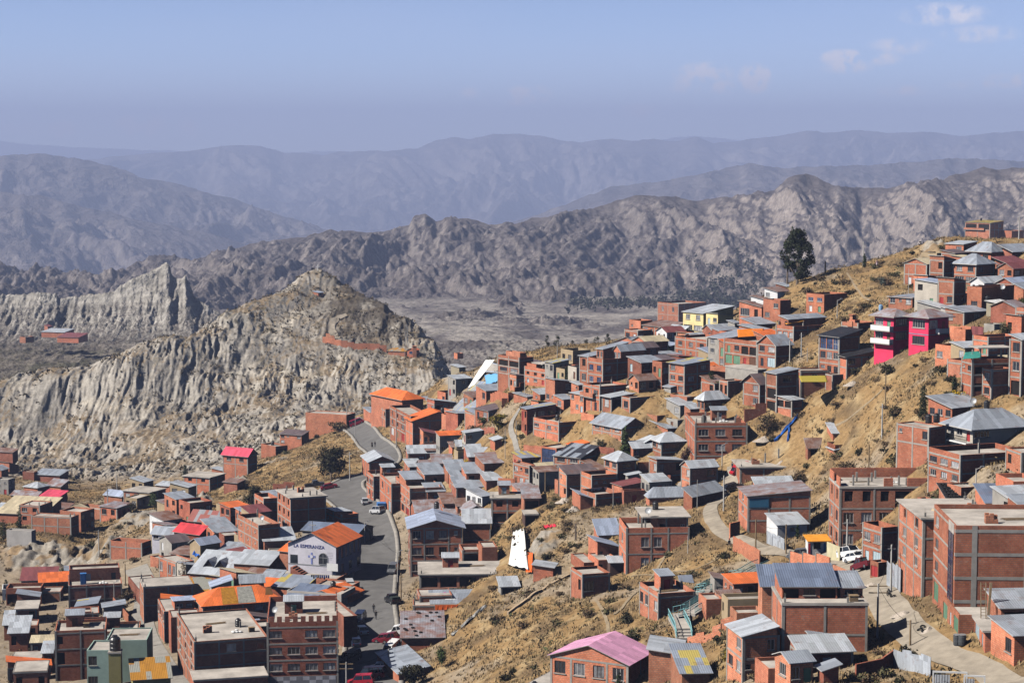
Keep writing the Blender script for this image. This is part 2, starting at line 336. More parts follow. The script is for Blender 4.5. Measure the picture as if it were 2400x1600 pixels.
def npmesh(name, V, Fq, mat, smooth=False, col=None):
    me = bpy.data.meshes.new(name); V = np.asarray(V, np.float32); Fq = np.asarray(Fq, np.int32); k = Fq.shape[1]
    me.vertices.add(len(V)); me.vertices.foreach_set('co', V.ravel())
    me.loops.add(Fq.size); me.loops.foreach_set('vertex_index', Fq.ravel())
    me.polygons.add(len(Fq)); me.polygons.foreach_set('loop_start', np.arange(0, Fq.size, k, dtype=np.int32)); me.polygons.foreach_set('loop_total', np.full(len(Fq), k, np.int32))
    if smooth: me.polygons.foreach_set('use_smooth', np.ones(len(Fq), dtype=bool))
    if col is not None:
        ca = me.color_attributes.new('Col', 'FLOAT_COLOR', 'POINT'); c4 = np.ones((len(V), 4), np.float32); c4[:, :3] = col; ca.data.foreach_set('color', c4.ravel())
    me.materials.append(mat); me.update(); me.validate()
    o = bpy.data.objects.new(name, me); COL.objects.link(o); return o
def mixn(a, b, t): return a*(1-t[..., None])+b*t[..., None]
C_ = lambda *a: np.array(a, float)
def near_col(X, Y, Z, slope):
    px = pxh(X, Y); m = badmask(X, Y)
    straw = C_(.29, .19, .092); straw2 = C_(.38, .28, .155); brown = C_(.15, .105, .062); dirt = C_(.33, .28, .22)
    n1 = fbm(X/9, Y/14, 4, 101); n2 = fbm(X/3.2, Y/5, 3, 105); n3 = fbm(X/22, Y/30, 3, 109)
    g = mixn(np.broadcast_to(straw, X.shape+(3,)), straw2, sst(-.1, .5, n2)); g = mixn(g, brown, sst(.0, .3, n1)*.85)
    d = sst(.12, .42, n3+.15*n2); g = mixn(g, dirt, d*.7)
    town = sst(20, -40, px-np.interp(Y, [320, 400, 450, 520, 600], [880, 1000, 1050, 980, 900]))*(1-sst(455, 475, Y)*sst(1000, 900, px))
    g = mixn(g, dirt*.95, town*.75)
    b1 = C_(.40, .37, .33); b2 = C_(.31, .29, .262); b3 = C_(.46, .42, .36)
    b = mixn(np.broadcast_to(b1, X.shape+(3,)), b2, sst(-.2, .5, fbm(X/14, Y/40, 4, 121))); b = mixn(b, b3, sst(.1, .5, fbm(X/30, Z/9, 3, 125)))
    b = mixn(b, b2*.8, sst(.25, .6, perlin(X/90, Z/1.1, 127))*.45)
    veg = sst(.75, .35, slope)*sst(-.25, .25, fbm(X/18, Y/22, 4, 131))*sst(600, 700, Y)
    b = mixn(b, C_(.235, .17, .10), veg*.85)
    b = mixn(b, C_(.10, .085, .05), sst(.18, .42, fbm(X/5, Y/6, 3, 135)+.25*veg-.12)*(.35+.65*sst(800, 880, Y))*.75)
    dk = np.exp(-np.abs((px-865)/115)**3-np.abs((Y-915)/44)**3)*sst(-.7, .2, fbm(X/9, Y/12, 3, 138)); b = mixn(b, C_(.085, .072, .058), np.clip(dk*1.3, 0, .9))  # dark scrub on the right flank; its colour also stands in for missing shade
    nr = sst(660, 620, Y); b = mixn(b, C_(.31, .28, .24), nr*.75); b = mixn(b, straw*.9, nr*sst(-.05, .3, fbm(X/4, Y/6, 3, 143))*.8)
    return mixn(g, b, m)
def far_col(X, Y, Z, slope):
    px = pxh(X, Y); f5 = sst(4200, 5200, Y)
    scr = C_(.112, .098, .096); rock = C_(.235, .208, .192); pale = C_(.36, .33, .30); grn = C_(.10, .095, .07)
    n1 = fbm(X/70, Y/150, 5, 201, .6)*(1-f5)+fbm(X/330, Y/800, 5, 202, .6)*f5; n2 = fbm(X/18, Y/40, 4, 205, .65)*(1-f5)+fbm(X/90, Y/220, 4, 206, .65)*f5
    c = mixn(np.broadcast_to(scr, X.shape+(3,)), rock, np.clip(sst(.65, 1.3, slope)*.75+sst(.05, .5, n1)*.5, 0, 1)); c = mixn(c, scr*.8, sst(.0, .5, n2)*.6)
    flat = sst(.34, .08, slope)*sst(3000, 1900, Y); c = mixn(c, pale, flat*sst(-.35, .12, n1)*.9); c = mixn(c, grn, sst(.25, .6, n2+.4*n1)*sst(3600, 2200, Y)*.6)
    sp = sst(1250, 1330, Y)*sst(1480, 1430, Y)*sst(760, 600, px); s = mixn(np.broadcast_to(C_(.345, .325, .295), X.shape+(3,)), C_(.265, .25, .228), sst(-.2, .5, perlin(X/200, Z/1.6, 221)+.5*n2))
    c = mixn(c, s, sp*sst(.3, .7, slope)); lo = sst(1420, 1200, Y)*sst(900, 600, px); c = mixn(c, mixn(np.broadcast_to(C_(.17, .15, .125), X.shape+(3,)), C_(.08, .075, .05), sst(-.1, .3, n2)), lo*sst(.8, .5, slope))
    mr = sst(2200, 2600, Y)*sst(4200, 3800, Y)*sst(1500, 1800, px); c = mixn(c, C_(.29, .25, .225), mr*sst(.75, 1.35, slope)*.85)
    return c
def fan(name, px0, px1, dpx, ds, colf, mat):
    pxs = np.arange(px0, px1+dpx, dpx); P, Y = np.meshgrid(pxs, ds); X = (P-CX)/F*cP*Y; Z = H(X, Y)
    gy = np.gradient(Z, axis=0)/np.gradient(Y, axis=0); gx = np.gradient(Z, axis=1)/np.gradient(X, axis=1); sl = np.sqrt(gx*gx+gy*gy)
    c = colf(X, Y, Z, sl); nr, nc = P.shape; i = np.arange(nr*nc).reshape(nr, nc)
    Fq = np.stack([i[:-1, :-1].ravel(), i[:-1, 1:].ravel(), i[1:, 1:].ravel(), i[1:, :-1].ravel()], 1)
    o = npmesh(name, np.stack([X, Y, Z], -1).reshape(-1, 3), Fq, mat, True, c.reshape(-1, 3)); setp(o, kind='structure'); return o
gm_near = ground_mat('hillside_soil', .9, 4.0, .7, .25); gm_bad = ground_mat('badlands_clay', .30, 1.3, .8, .8); gm_far = ground_mat('mountain_rock', .009, .035, 1.0, 40, .25)
gm_mid = ground_mat('valley_scrub', .045, .20, 1.0, 7, .35)
fan('hillside_ground', -400, 2800, 4, np.concatenate([np.linspace(40, 195, 60), np.arange(196, 640, .75)]), near_col, gm_near)
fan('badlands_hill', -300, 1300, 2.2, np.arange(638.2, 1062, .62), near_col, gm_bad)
fan('eastern_hillside', 1290, 2900, 8, np.arange(638.2, 1064, 3.0), near_col, gm_near)
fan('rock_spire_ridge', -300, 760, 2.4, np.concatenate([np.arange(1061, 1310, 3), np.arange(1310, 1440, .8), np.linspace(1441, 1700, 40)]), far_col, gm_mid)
fan('valley_floor', 740, 2800, 4, np.concatenate([np.arange(1061, 1700, 3.2)]), far_col, gm_mid)
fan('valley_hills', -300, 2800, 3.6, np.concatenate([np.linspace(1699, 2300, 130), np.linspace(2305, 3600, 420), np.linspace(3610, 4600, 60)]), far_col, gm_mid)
fan('mountains', -300, 2800, 5, np.concatenate([np.linspace(4590, 10700, 560), np.linspace(10750, 13500, 24), np.linspace(13550, 20400, 320)]), far_col, gm_far)
fan('distant_mountains', -300, 2800, 8, np.linspace(26200, 30600, 70), far_col, gm_far)
# ------------------------------------------------------------------ building materials
BRK = brick('hollow_brick', (.56, .175, .10), (.66, .255, .15))
BRO = brick('orange_brick', (.64, .215, .115), (.74, .31, .18))
BRD = brick('dark_brick', (.40, .12, .08), (.50, .17, .11), stain=.45)
CON = plain('grey_concrete', (.36, .335, .30), .9, .3, .9)
SLB = plain('pale_concrete_slab', (.47, .43, .385), .9, .5, .28)
WOOD = plain('weathered_wood', (.28, .20, .12), .85, .4, 3)
def plaster(n, c): return plain('plaster_'+n, c, .85, .22, .5)
WALLS = dict(brick=BRK, orange=BRO, dark=BRD, conc=CON, white=plaster('white', (.72, .72, .72)), tan=plaster('tan', (.36, .31, .22)), yellow=plaster('yellow', (.80, .66, .33)),
    beige=plaster('beige', (.50, .45, .38)), grey=plaster('grey', (.48, .45, .42)), pink=plaster('pink', (.78, .055, .13)), green=plaster('green', (.34, .46, .40)), mud=plaster('mud', (.42, .32, .20)),
    lilac=plaster('lilac', (.62, .60, .66)), olive=plaster('olive', (.33, .29, .12)), teal=plaster('teal', (.05, .22, .22)), darkwood=plaster('darkwood', (.10, .06, .05)))
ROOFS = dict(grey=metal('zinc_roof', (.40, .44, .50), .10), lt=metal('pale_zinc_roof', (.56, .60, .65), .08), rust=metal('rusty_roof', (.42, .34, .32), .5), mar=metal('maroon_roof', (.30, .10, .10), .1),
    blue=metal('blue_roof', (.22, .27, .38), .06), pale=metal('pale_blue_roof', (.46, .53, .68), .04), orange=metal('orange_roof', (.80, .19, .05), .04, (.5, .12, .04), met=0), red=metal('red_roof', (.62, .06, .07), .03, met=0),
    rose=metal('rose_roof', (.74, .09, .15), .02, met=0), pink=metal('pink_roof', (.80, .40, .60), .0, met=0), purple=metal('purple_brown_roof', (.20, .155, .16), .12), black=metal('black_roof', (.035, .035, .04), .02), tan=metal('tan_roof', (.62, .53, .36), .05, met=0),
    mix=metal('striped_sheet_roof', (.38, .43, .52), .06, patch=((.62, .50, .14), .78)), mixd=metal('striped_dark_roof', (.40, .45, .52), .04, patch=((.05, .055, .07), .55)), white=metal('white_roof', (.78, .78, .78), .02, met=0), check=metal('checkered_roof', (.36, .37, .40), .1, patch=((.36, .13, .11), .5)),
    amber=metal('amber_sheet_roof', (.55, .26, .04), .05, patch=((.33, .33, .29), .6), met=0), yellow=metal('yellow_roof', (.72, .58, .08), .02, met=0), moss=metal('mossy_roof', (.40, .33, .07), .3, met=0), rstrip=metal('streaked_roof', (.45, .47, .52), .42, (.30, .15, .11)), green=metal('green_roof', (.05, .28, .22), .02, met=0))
GL = [glassy('dark_window', (.030, .034, .042)), glassy('curtain_window', (.20, .20, .21), .3), glassy('pale_curtain_window', (.42, .42, .43), .35), glassy('blue_window', (.035, .06, .14), .1)]
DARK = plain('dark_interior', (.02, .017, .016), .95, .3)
FRM = plain('window_frame', (.55, .53, .50), .7, .1); FRD = plain('dark_window_frame', (.12, .09, .08), .7, .1)
DOORS = [plain('red_metal_door', (.40, .05, .05), .6), plain('green_metal_door', (.16, .30, .20), .6), plain('black_metal_door', (.03, .035, .045), .5), plain('brown_door', (.16, .08, .05), .7), plain('pale_blue_door', (.42, .52, .56), .6), plain('white_metal_door', (.66, .66, .66), .6)]
BLK = plain('black_plastic', (.018, .018, .020), .4, .2, 2, .5); BLUEP = plain('blue_plastic', (.06, .20, .50), .5); WHT = plain('white_paint', (.75, .75, .74), .6, .12); STEEL = plain('grey_steel', (.35, .36, .37), .5, .2, 2, .4, .4)
POLE = plain('pole_concrete', (.50, .48, .45), .85, .2); RUB = plain('tyre_rubber', (.02, .02, .02), .85)
TERR = []      # footprints (for grass to avoid)
WARN = []
def facewall(mb, O, U, W, z0, z1, holes, mi=0, dep=.22):
    """wall sheet with real openings; O origin, U horizontal unit; outward = U x Z"""
    O = Vector(O); U = Vector(U); n = U.cross(Vector((0, 0, 1)))
    us = sorted({0, W} | {h[0] for h in holes} | {h[1] for h in holes}); zs = sorted({z0, z1} | {h[2] for h in holes} | {h[3] for h in holes})
    us = [u for u in us if -1e-6 <= u <= W+1e-6]; zs = [z for z in zs if z0-1e-6 <= z <= z1+1e-6]
    P = lambda u, z, d=0: O+U*u+Vector((0, 0, z))-n*d
    for a, b in zip(us, us[1:]):
        for c, e in zip(zs, zs[1:]):
            um = (a+b)/2; zm = (c+e)/2
            if any(h[0] < um < h[1] and h[2] < zm < h[3] for h in holes): continue
            mb.face([P(a, c), P(b, c), P(b, e), P(a, e)], mi, [(a, c), (b, c), (b, e), (a, e)])
    for h in holes:
        a, b, c, e = h[:4]
        for q in (((a, c), (b, c)), ((b, c), (b, e)), ((b, e), (a, e)), ((a, e), (a, c))):
            p0, p1 = q; mb.face([P(*p0), P(*p0, dep), P(*p1, dep), P(*p1)], mi)
def wspec(spec, W, H0, z0, par=0):
    """'wwW/o.g' -> list of (u0,u1,z0,z1,kind)"""
    rows = spec.split('/'); nf = len(rows); fh = H0/nf; out = []
    for r, row in enumerate(rows):
        zb = z0+fh*(nf-1-r); n = len(row); bw = W/max(n, 1)
        for k, ch in enumerate(row):
            if ch in '. ': continue
            uc = bw*(k+.5)
            w, a, b = {'w': (min(1.6, .64*bw), .34, .82), 'b': (min(1.6, .64*bw), .34, .82), 'W': (min(3.2, .82*bw), .34, .84), 's': (min(.7, .45*bw), .55, .78), 't': (min(.9, .5*bw), .22, .85), 'o': (min(1.3, .55*bw), .33, .82), 'O': (.86*bw, .06, .82), 'd': (min(.95, .7*bw), .0, .74), 'g': (min(3.0, .84*bw), .0, .84), 'V': (min(2.0, .72*bw), .36, .8), 'P': (.9*bw, -.02, .97)}[ch]
            out.append((uc-w/2, uc+w/2, zb+max(a*fh, .03), zb+b*fh, ch))
    return out
def fit_open(root, holes, O, U, rnd, big):
    O = Vector(O); U = Vector(U); n = U.cross(Vector((0, 0, 1)))
    for (a, b, c, e, ch) in holes:
        Q = lambda u, z, d: O+U*u+Vector((0, 0, z))-n*d
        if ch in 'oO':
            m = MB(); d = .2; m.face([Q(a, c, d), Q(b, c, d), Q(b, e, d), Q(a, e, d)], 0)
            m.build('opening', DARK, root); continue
        if ch in 'dg':
            mat = rnd.choice(DOORS); m = MB(); d = .1; m.face([Q(a, c, d), Q(b, c, d), Q(b, e, d), Q(a, e, d)], 0)
            k = max(1, round((b-a)/.8))
            for i in range(k+1):
                u = a+(b-a)*i/k; m.box(-.03, .03, -.04, .04, c, e, 0, Matrix.Translation(Q(min(max(u, a+.04), b-.04), 0, d))@Matrix(((U.x, -n.x, 0, 0), (U.y, -n.y, 0, 0), (0, 0, 1, 0), (0, 0, 0, 1))))
            o = m.build('door' if ch == 'd' else 'garage_door', mat, root); continue
        T = Matrix(((U.x, -n.x, 0, 0), (U.y, -n.y, 0, 0), (0, 0, 1, 0), (0, 0, 0, 1)))
        m = MB(); M = Matrix.Translation(O)@T; t = .07; fm = FRM if rnd.random() < .6 else FRD
        m.box(a, b, .06, .14, c, c+t, 0, M); m.box(a, b, .06, .14, e-t, e, 0, M); m.box(a, a+t, .06, .14, c+t, e-t, 0, M); m.box(b-t, b, .06, .14, c+t, e-t, 0, M)
        k = max(2, round((b-a)/.62))
        for i in range(1, k):
            u = a+(b-a)*i/k; m.box(u-.03, u+.03, .065, .13, c+t, e-t, 0, M)
        if ch == 'P':
            for i in range(1, int((e-c)/1.2)): m.box(a+t, b-t, .065, .13, c+i*1.2-.03, c+i*1.2+.03, 0, M)
        else: m.box(a-.1, b+.1, -.12, .04, c-.12, c-.005, 1, M)
        wo = m.build('window', [fm, CON], root)
        g = MB(); g.face([Q(a, c, .11), Q(b, c, .11), Q(b, e, .11), Q(a, e, .11)], 0)
        gi = 3 if ch in 'bP' else rnd.choice([0, 0, 0, 1, 1, 2])
        g.build('pane', GL[gi], wo)
def prism(mb, pts, th, mi=0):
    """closed sheet: polygon points (counter-clockwise seen from above) with thickness th downward"""
    top = [Vector(p) for p in pts]; bot = [p-Vector((0, 0, th)) for p in top]
    mb.face(top, mi); mb.face(bot[::-1], mi+1)
    for i in range(len(top)):
        j = (i+1) % len(top); mb.face([bot[i], bot[j], top[j], top[i]], mi+1)
def make_roof(root, wb, x0, x1, y0, y1, z, kind, rc, rise, ov, wmi=0):
    """roof object + gable infill into wall builder wb"""
    m = MB(); mat = ROOFS.get(rc) or SLB; lx, ly = x1-x0, y1-y0; th = .09; X0, X1, Y0, Y1 = x0-ov, x1+ov, y0-ov, y1+ov
    if kind.startswith('mono'):
        s = kind[4:] or 'B'
        if s in 'BF':
            k = rise/ly; f = (lambda y: z+(y-y0)*k) if s == 'B' else (lambda y: z+(y1-y)*k)
            pts = [(X0, Y0, f(Y0)), (X1, Y0, f(Y0)), (X1, Y1, f(Y1)), (X0, Y1, f(Y1))]
            if s == 'F': pts = pts[2:]+pts[:2]
            for x in (x0, x1): wb.face([(x, y0, z), (x, y1, z), (x, y1, f(y1)), (x, y0, f(y0))], wmi, [(y0, 0), (y1, 0), (y1, f(y1)-z), (y0, f(y0)-z)])
            yy = y1 if s == 'B' else y0; wb.face([(x0, yy, z), (x1, yy, z), (x1, yy, z+rise), (x0, yy, z+rise)], wmi, [(x0, 0), (x1, 0), (x1, rise), (x0, rise)])
        else:
            k = rise/lx; f = (lambda x: z+(x-x0)*k) if s == 'R' else (lambda x: z+(x1-x)*k)
            pts = [(X0, Y1, f(X0)), (X0, Y0, f(X0)), (X1, Y0, f(X1)), (X1, Y1, f(X1))]
            if s == 'L': pts = pts[2:]+pts[:2]
            for y in (y0, y1): wb.face([(x0, y, z), (x1, y, z), (x1, y, f(x1)), (x0, y, f(x0))], wmi, [(x0, 0), (x1, 0), (x1, f(x1)-z), (x0, f(x0)-z)])
            xx = x1 if s == 'R' else x0; wb.face([(xx, y0, z), (xx, y1, z), (xx, y1, z+rise), (xx, y0, z+rise)], wmi, [(y0, 0), (y1, 0), (y1, rise), (y0, rise)])
        prism(m, [Vector(p)+Vector((0, 0, th+.02)) for p in pts], th)
    elif kind.startswith('gable'):
        ax = kind[5:] or 'x'; zt = z+th+.02
        if ax == 'x':     # ridge runs along x
            ym = (y0+y1)/2; k = rise/(ly/2); ze = zt-ov*k
            prism(m, [(X0, Y0, ze), (X1, Y0, ze), (X1, ym, zt+rise), (X0, ym, zt+rise)], th); prism(m, [(X1, Y1, ze), (X0, Y1, ze), (X0, ym, zt+rise), (X1, ym, zt+rise)], th)
            for x in (x0, x1): wb.face([(x, y0, z), (x, y1, z), (x, ym, z+rise)], wmi, [(y0, 0), (y1, 0), (ym, rise)])
        else:
            xm = (x0+x1)/2; k = rise/(lx/2); ze = zt-ov*k
            prism(m, [(X0, Y1, ze), (X0, Y0, ze), (xm, Y0, zt+rise), (xm, Y1, zt+rise)], th); prism(m, [(X1, Y0, ze), (X1, Y1, ze), (xm, Y1, zt+rise), (xm, Y0, zt+rise)], th)
            for y in (y0, y1): wb.face([(x0, y, z), (x1, y, z), (xm, y, z+rise)], wmi, [(x0, 0), (x1, 0), (xm, rise)])
    elif kind == 'hip':
        zt = z+.06
        if lx >= ly: a = (X0+ly/2, (Y0+Y1)/2, zt+rise); b = (X1-ly/2, (Y0+Y1)/2, zt+rise)
        else: a = ((X0+X1)/2, Y0+lx/2, zt+rise); b = ((X0+X1)/2, Y1-lx/2, zt+rise)
        c = [(X0, Y0, zt), (X1, Y0, zt), (X1, Y1, zt), (X0, Y1, zt)]
        if lx >= ly:
            for q in ([c[0], c[1], b, a], [c[1], c[2], b], [c[2], c[3], a, b], [c[3], c[0], a]): m.face(q, 0)
        else:
            for q in ([c[0], c[1], a], [c[1], c[2], b, a], [c[2], c[3], b], [c[3], c[0], a, b]): m.face(q, 0)
        for i in range(4):
            j = (i+1) % 4; p, q = Vector(c[i]), Vector(c[j]); d = Vector((0, 0, .14)); m.face([p-d, q-d, q, p], 1)
        m.face([Vector(p)-Vector((0, 0, .14)) for p in c[::-1]], 1)
    elif kind == 'slab':
        m.box(X0, X1, Y0, Y1, z, z+.22, 0); return m.build('roof', SLB, root)
    return m.build('roof', [mat, FRM if rc in ('lt', 'grey', 'pale') else CON], root)
def volume(root, x0, x1, y0, y1, zb, zt, found, wall, roof, rc, rise, L, Fs, par, frame, ov, rnd, big, base=0, nm='wall', Rs=''):
    lx, ly = x1-x0, y1-y0; mat = WALLS[wall]
    flat = roof == 'flat'; zr = zt-par if flat else zt; Hh = zr-zb-base
    hl = wspec(L, ly, Hh, zb+base) if L else []; hf = wspec(Fs, lx, Hh, zb+base) if Fs else []
    hr = wspec(Rs, ly, Hh, zb+base) if Rs else []
    mb = MB()
    facewall(mb, (x0, y1, 0), (0, -1, 0), ly, zb-found, zt, hl); facewall(mb, (x0, y0, 0), (1, 0, 0), lx, zb-found, zt, hf)
    facewall(mb, (x1, y0, 0), (0, 1, 0), ly, zb-found, zt, hr); facewall(mb, (x1, y1, 0), (-1, 0, 0), lx, zb-found, zt, [])
    if flat and par > .15:
        t = .18; a, b, c, d = x0+t, x1-t, y0+t, y1-t
        o4 = [(x0, y0), (x1, y0), (x1, y1), (x0, y1)]; i4 = [(a, c), (b, c), (b, d), (a, d)]
        for k in range(4):
            j = (k+1) % 4
            mb.face([(*o4[k], zt), (*o4[j], zt), (*i4[j], zt), (*i4[k], zt)]); mb.face([(*i4[k], zt), (*i4[j], zt), (*i4[j], zr), (*i4[k], zr)])
    elif flat: pass
    r = None
    if flat:
        m = MB(); t = .17 if par > .15 else -.1; m.box(x0+t, x1-t, y0+t, y1-t, zr-.2, zr+.0 if par > .15 else zr+.08, 0); r = m.build('roof_slab', SLB, root)
    else: r = make_roof(root, mb, x0, x1, y0, y1, zt, roof, rc, rise, ov)
    w = mb.build(nm, mat, root); w['tone'] = rnd.random()*50
    fit_open(root, hl, (x0, y1, 0), (0, -1, 0), rnd, big); fit_open(root, hf, (x0, y0, 0), (1, 0, 0), rnd, big)
    if hr: fit_open(root, hr, (x1, y0, 0), (0, 1, 0), rnd, big)
    if frame:
        m = MB(); nf = max(L.count('/'), Fs.count('/'))+1 if (L or Fs) else max(1, round(Hh/2.7)); fh = Hh/nf; e = .035
        for k in range(nf+1):
            z = zb+base+k*fh; z0, z1 = z-.13, z+.12
            if k == nf and not flat: z0, z1 = z-.26, z-.02
            if k == 0 and found > 0 and base == 0: continue
            m.box(x0-e, x0+.05, y0+.3, y1-.02, z0, z1); m.box(x0+.3, x1-.02, y0-e, y0+.05, z0, z1)
        if Rs:
            for k in range(nf+1): z = zb+base+k*fh; m.box(x1-.05, x1+e, y0+.02, y1-.02, z-.13, z+.12)
        e2 = .05
        m.box(x0-e2, x0+.28, y0-e2, y0+.28, zb-found, zt+.01)
        def cols(W, holes):
            n = max(1, round(W/4.2)); out = []
            for i in range(1, n+1):
                u = W*i/n if i < n else W-.13
                for du in (0, .35, -.35, .7, -.7):
                    if not any(h[0]-.2 < u+du < h[1]+.2 for h in holes): out.append(u+du); break
            return out
        ztc = zt-.02 if not flat else zt-(0 if par < .3 else .01)
        for u in cols(lx, hf): m.box(x0+u-.14, x0+u+.14, y0-.048, y0+.05, zb-found, ztc)
        for u in cols(ly, [(ly-h[1], ly-h[0]) for h in hl]): m.box(x0-.048, x0+.05, y0+u-.14, y0+u+.14, zb-found, ztc)
        m.build('concrete_frame', CON, root)
    return w
HOUSES = {}
def solve_len(P, dx, dy, pxe):
    u = (pxe-CX)/F; den = dx-u*dy*cP
    if abs(den) < 1e-4: return None
    return (u*(P[1]*cP-P[2]*sP)-P[0])/den
def yaw_from(bx, ty, sr):
    vx = bx+(ty-HY)/sr; a = math.atan2(F*1.0, (vx-CX)*cP)
    return a if sr > 0 else a-math.pi
def house(label, bx, by, ty, lx=None, rx=None, L='', Fs='', sr=.08, a=None, ll=None, lr=None, roof='flat', rc='grey', rise=1.2, wall='brick', par=.8, frame=1, found=5, top=(), ov=.35, base=0, cat='house', key=None, group=None, name='brick_house', tank=None, dish=None, d=None, balcony=None, posts=None, nm=None, Rs=''):
    lw = label.lower(); first = lw.split(' with ')[0].split(' under ')[0].split(' beside ')[0].split(' below ')[0].split(',')[0]
    if name == 'brick_house':
        for ws, nm_, ct in ((('shed', 'store', 'lean-to', 'barn', 'workshop', 'shelter', 'garage', 'outbuilding', 'kiln'), 'shed', 'shed'), (('hut', 'shack', 'cabin', 'kiosk', 'washroom', 'lookout'), 'hut', 'hut'), (('room', 'yard', 'annex', 'wing', 'terrace'), 'annex', 'annex'), (('two-storey',), 'two_storey_house', 'two-storey house'), (('three-storey', 'four-storey', 'four-level', 'five-level', 'apartment', 'building'), 'apartment_building', 'apartment building')):
            if any(w_ in first for w_ in ws): name, cat = nm_, ct if cat == 'house' else cat; break  # name guessed from label words
    P = pt(bx, by, d) if d else hit(bx, by)
    rnd = random.Random(hash((round(bx), round(by))) & 0xffff)
    v = (CY-ty)/F; h = P[1]*(v*cP-sP)/(cP+v*sP)-P[2]
    if P[1] > 640: found = 1.0
    if h < .8: WARN.append(f'low {label[:30]} h={h:.1f}'); h = 2.2
    a = yaw_from(bx, ty, sr) if a is None else R(a)
    Q = (P[0], P[1], P[2]+h)
    if ll is None:
        ll = solve_len(Q, -math.sin(a), math.cos(a), lx) if lx is not None else None
        if ll is None or ll < 1.5 or ll > 26:
            if lx is not None: WARN.append(f'll={ll} {label[:34]} a={math.degrees(a):.0f} d={P[1]:.0f}')
            ll = 8.0 if ll is None or ll < 0 else min(max(ll, 2), 24)
    if lr is None:
        lr = solve_len(Q, math.cos(a), math.sin(a), rx) if rx is not None else None
        if lr is None or lr < 1.2 or lr > 34:
            if rx is not None: WARN.append(f'lr={lr} {label[:34]} a={math.degrees(a):.0f} d={P[1]:.0f}')
            lr = 8.0 if lr is None or lr < 0 else min(max(lr, 1.5), 30)
    root = bpy.data.objects.new(name, None); COL.objects.link(root); root.location = P; root.rotation_euler = (0, 0, a)
    setp(root, label, cat, group)
    big = P[1] < 420
    if wall not in ('brick', 'orange', 'dark', 'conc'): frame = 0 if frame == 1 else frame
    volume(root, 0, lr, 0, ll, 0, h, found, wall, roof, rc, rise, L, Fs, par, frame, ov, rnd, big, base, Rs=Rs)
    zr = h-par if roof == 'flat' else h
    for t in top:     # (x0,x1,y0,y1 fractions, height, roof, colour, rise, L, F[, wall])
        fx0, fx1, fy0, fy1, hh, rf, c2, rs, l2, f2 = t[:10]; w2 = t[10] if len(t) > 10 else wall
        g = .03
        volume(root, fx0*lr+g, fx1*lr-g, fy0*ll+g, fy1*ll-g, zr+.0, zr+hh, .1, w2, rf, c2, rs, l2, f2, .5, 0, .3, rnd, big, nm='upper_wall')
    if posts:   # slab carried on columns over a terrace: (x0,x1,y0,y1,height)
        for (fx0, fx1, fy0, fy1, hh) in posts:
            m = MB(); x0, x1, y0, y1 = fx0*lr, fx1*lr, fy0*ll, fy1*ll
            m.box(x0-.3, x1+.3, y0-.3, y1+.3, zr+hh-.2, zr+hh); m.build('canopy_slab', SLB, root)
            nx = max(1, round((x1-x0)/4)); ny = max(1, round((y1-y0)/5))
            for i in range(nx+1):
                for j in range(ny+1):
                    if 0 < i < nx and 0 < j < ny: continue
                    m = MB(); cx = x0+.3+(x1-x0-.6)*i/nx; cy = y0+.3+(y1-y0-.6)*j/ny; m.box(cx-.14, cx+.14, cy-.14, cy+.14, zr, zr+hh-.2); m.build('column', CON, root)
    if roof in ('flat', 'slab') and frame and lr*ll > 40 and P[1] < 520:   # bare column stubs and a stair room, waiting for the next storey
        for i in range(rnd.choice([2, 3, 4, 5])):
            m = MB(); x = rnd.choice([.2, lr-.45, lr*rnd.uniform(.2, .8)]); y = rnd.choice([.2, ll-.45, ll*rnd.uniform(.3, .8)]); zz = h+(.22 if roof == 'slab' else 0); q = rnd.uniform(.3, .9)
            m.box(x, x+.24, y, y+.24, zr, zz+q); m.bar((x+.06, y+.06, zz+q), (x+.05, y+.08, zz+q+.6), .018, 4); m.bar((x+.18, y+.16, zz+q), (x+.21, y+.15, zz+q+.5), .018, 4); m.build('column_stub', CON, root)
        if not top and not posts and lr > 5 and ll > 5 and rnd.random() < .45:
            x = lr*rnd.uniform(.1, .55); y = ll*rnd.uniform(.5, .62); volume(root, x, x+min(3, lr*.35), y, y+min(2.6, ll*.35), zr+(.22 if roof == 'slab' else 0), zr+2.1, .1, wall, 'monoB', rnd.choice(['lt', 'grey', 'rust']), .4, '', 'd', .3, 0, .25, rnd, big, nm='stair_room_wall')
    if balcony:
        for (face, f0, f1, zf, dep) in balcony:
            m = MB(); z = zf*h
            if face == 'L': x0, x1, y0, y1 = -dep, -.06, (1-f1)*ll, (1-f0)*ll
            else: x0, x1, y0, y1 = f0*lr, f1*lr, -dep, -.06
            m.box(x0, x1, y0, y1, z-.18, z, 0)
            t = .1
            if face == 'L': m.box(x0, x0+t, y0, y1, z, z+.9, 1)
            else: m.box(x0, x1, y0, y0+t, z, z+.9, 1)
            if face == 'L': m.box(x0+t, x1, y0, y0+t, z, z+.9, 1); m.box(x0+t, x1, y1-t, y1, z, z+.9, 1)
            else: m.box(x0, x0+t, y0+t, y1, z, z+.9, 1); m.box(x1-t, x1, y0+t, y1, z, z+.9, 1)
            m.build('balcony', [CON, WHT if wall == 'pink' else WALLS[wall]], root)
    ca, sa = math.cos(a), math.sin(a)
    TERR.append((P[0], P[1], ca, sa, lr, ll))
    info = dict(root=root, P=P, a=a, lr=lr, ll=ll, h=h, zr=zr, label=label)
    info['at'] = lambda x, y, z: (P[0]+ca*x-sa*y, P[1]+sa*x+ca*y, P[2]+z)
    if tank:
        for tk in (tank if isinstance(tank, list) else [tank]):
            fx, fy, lab = tk[:3]; dz = tk[3] if len(tk) > 3 else 0
            water_tank(info['at'](fx*lr, fy*ll, zr+dz), lab)
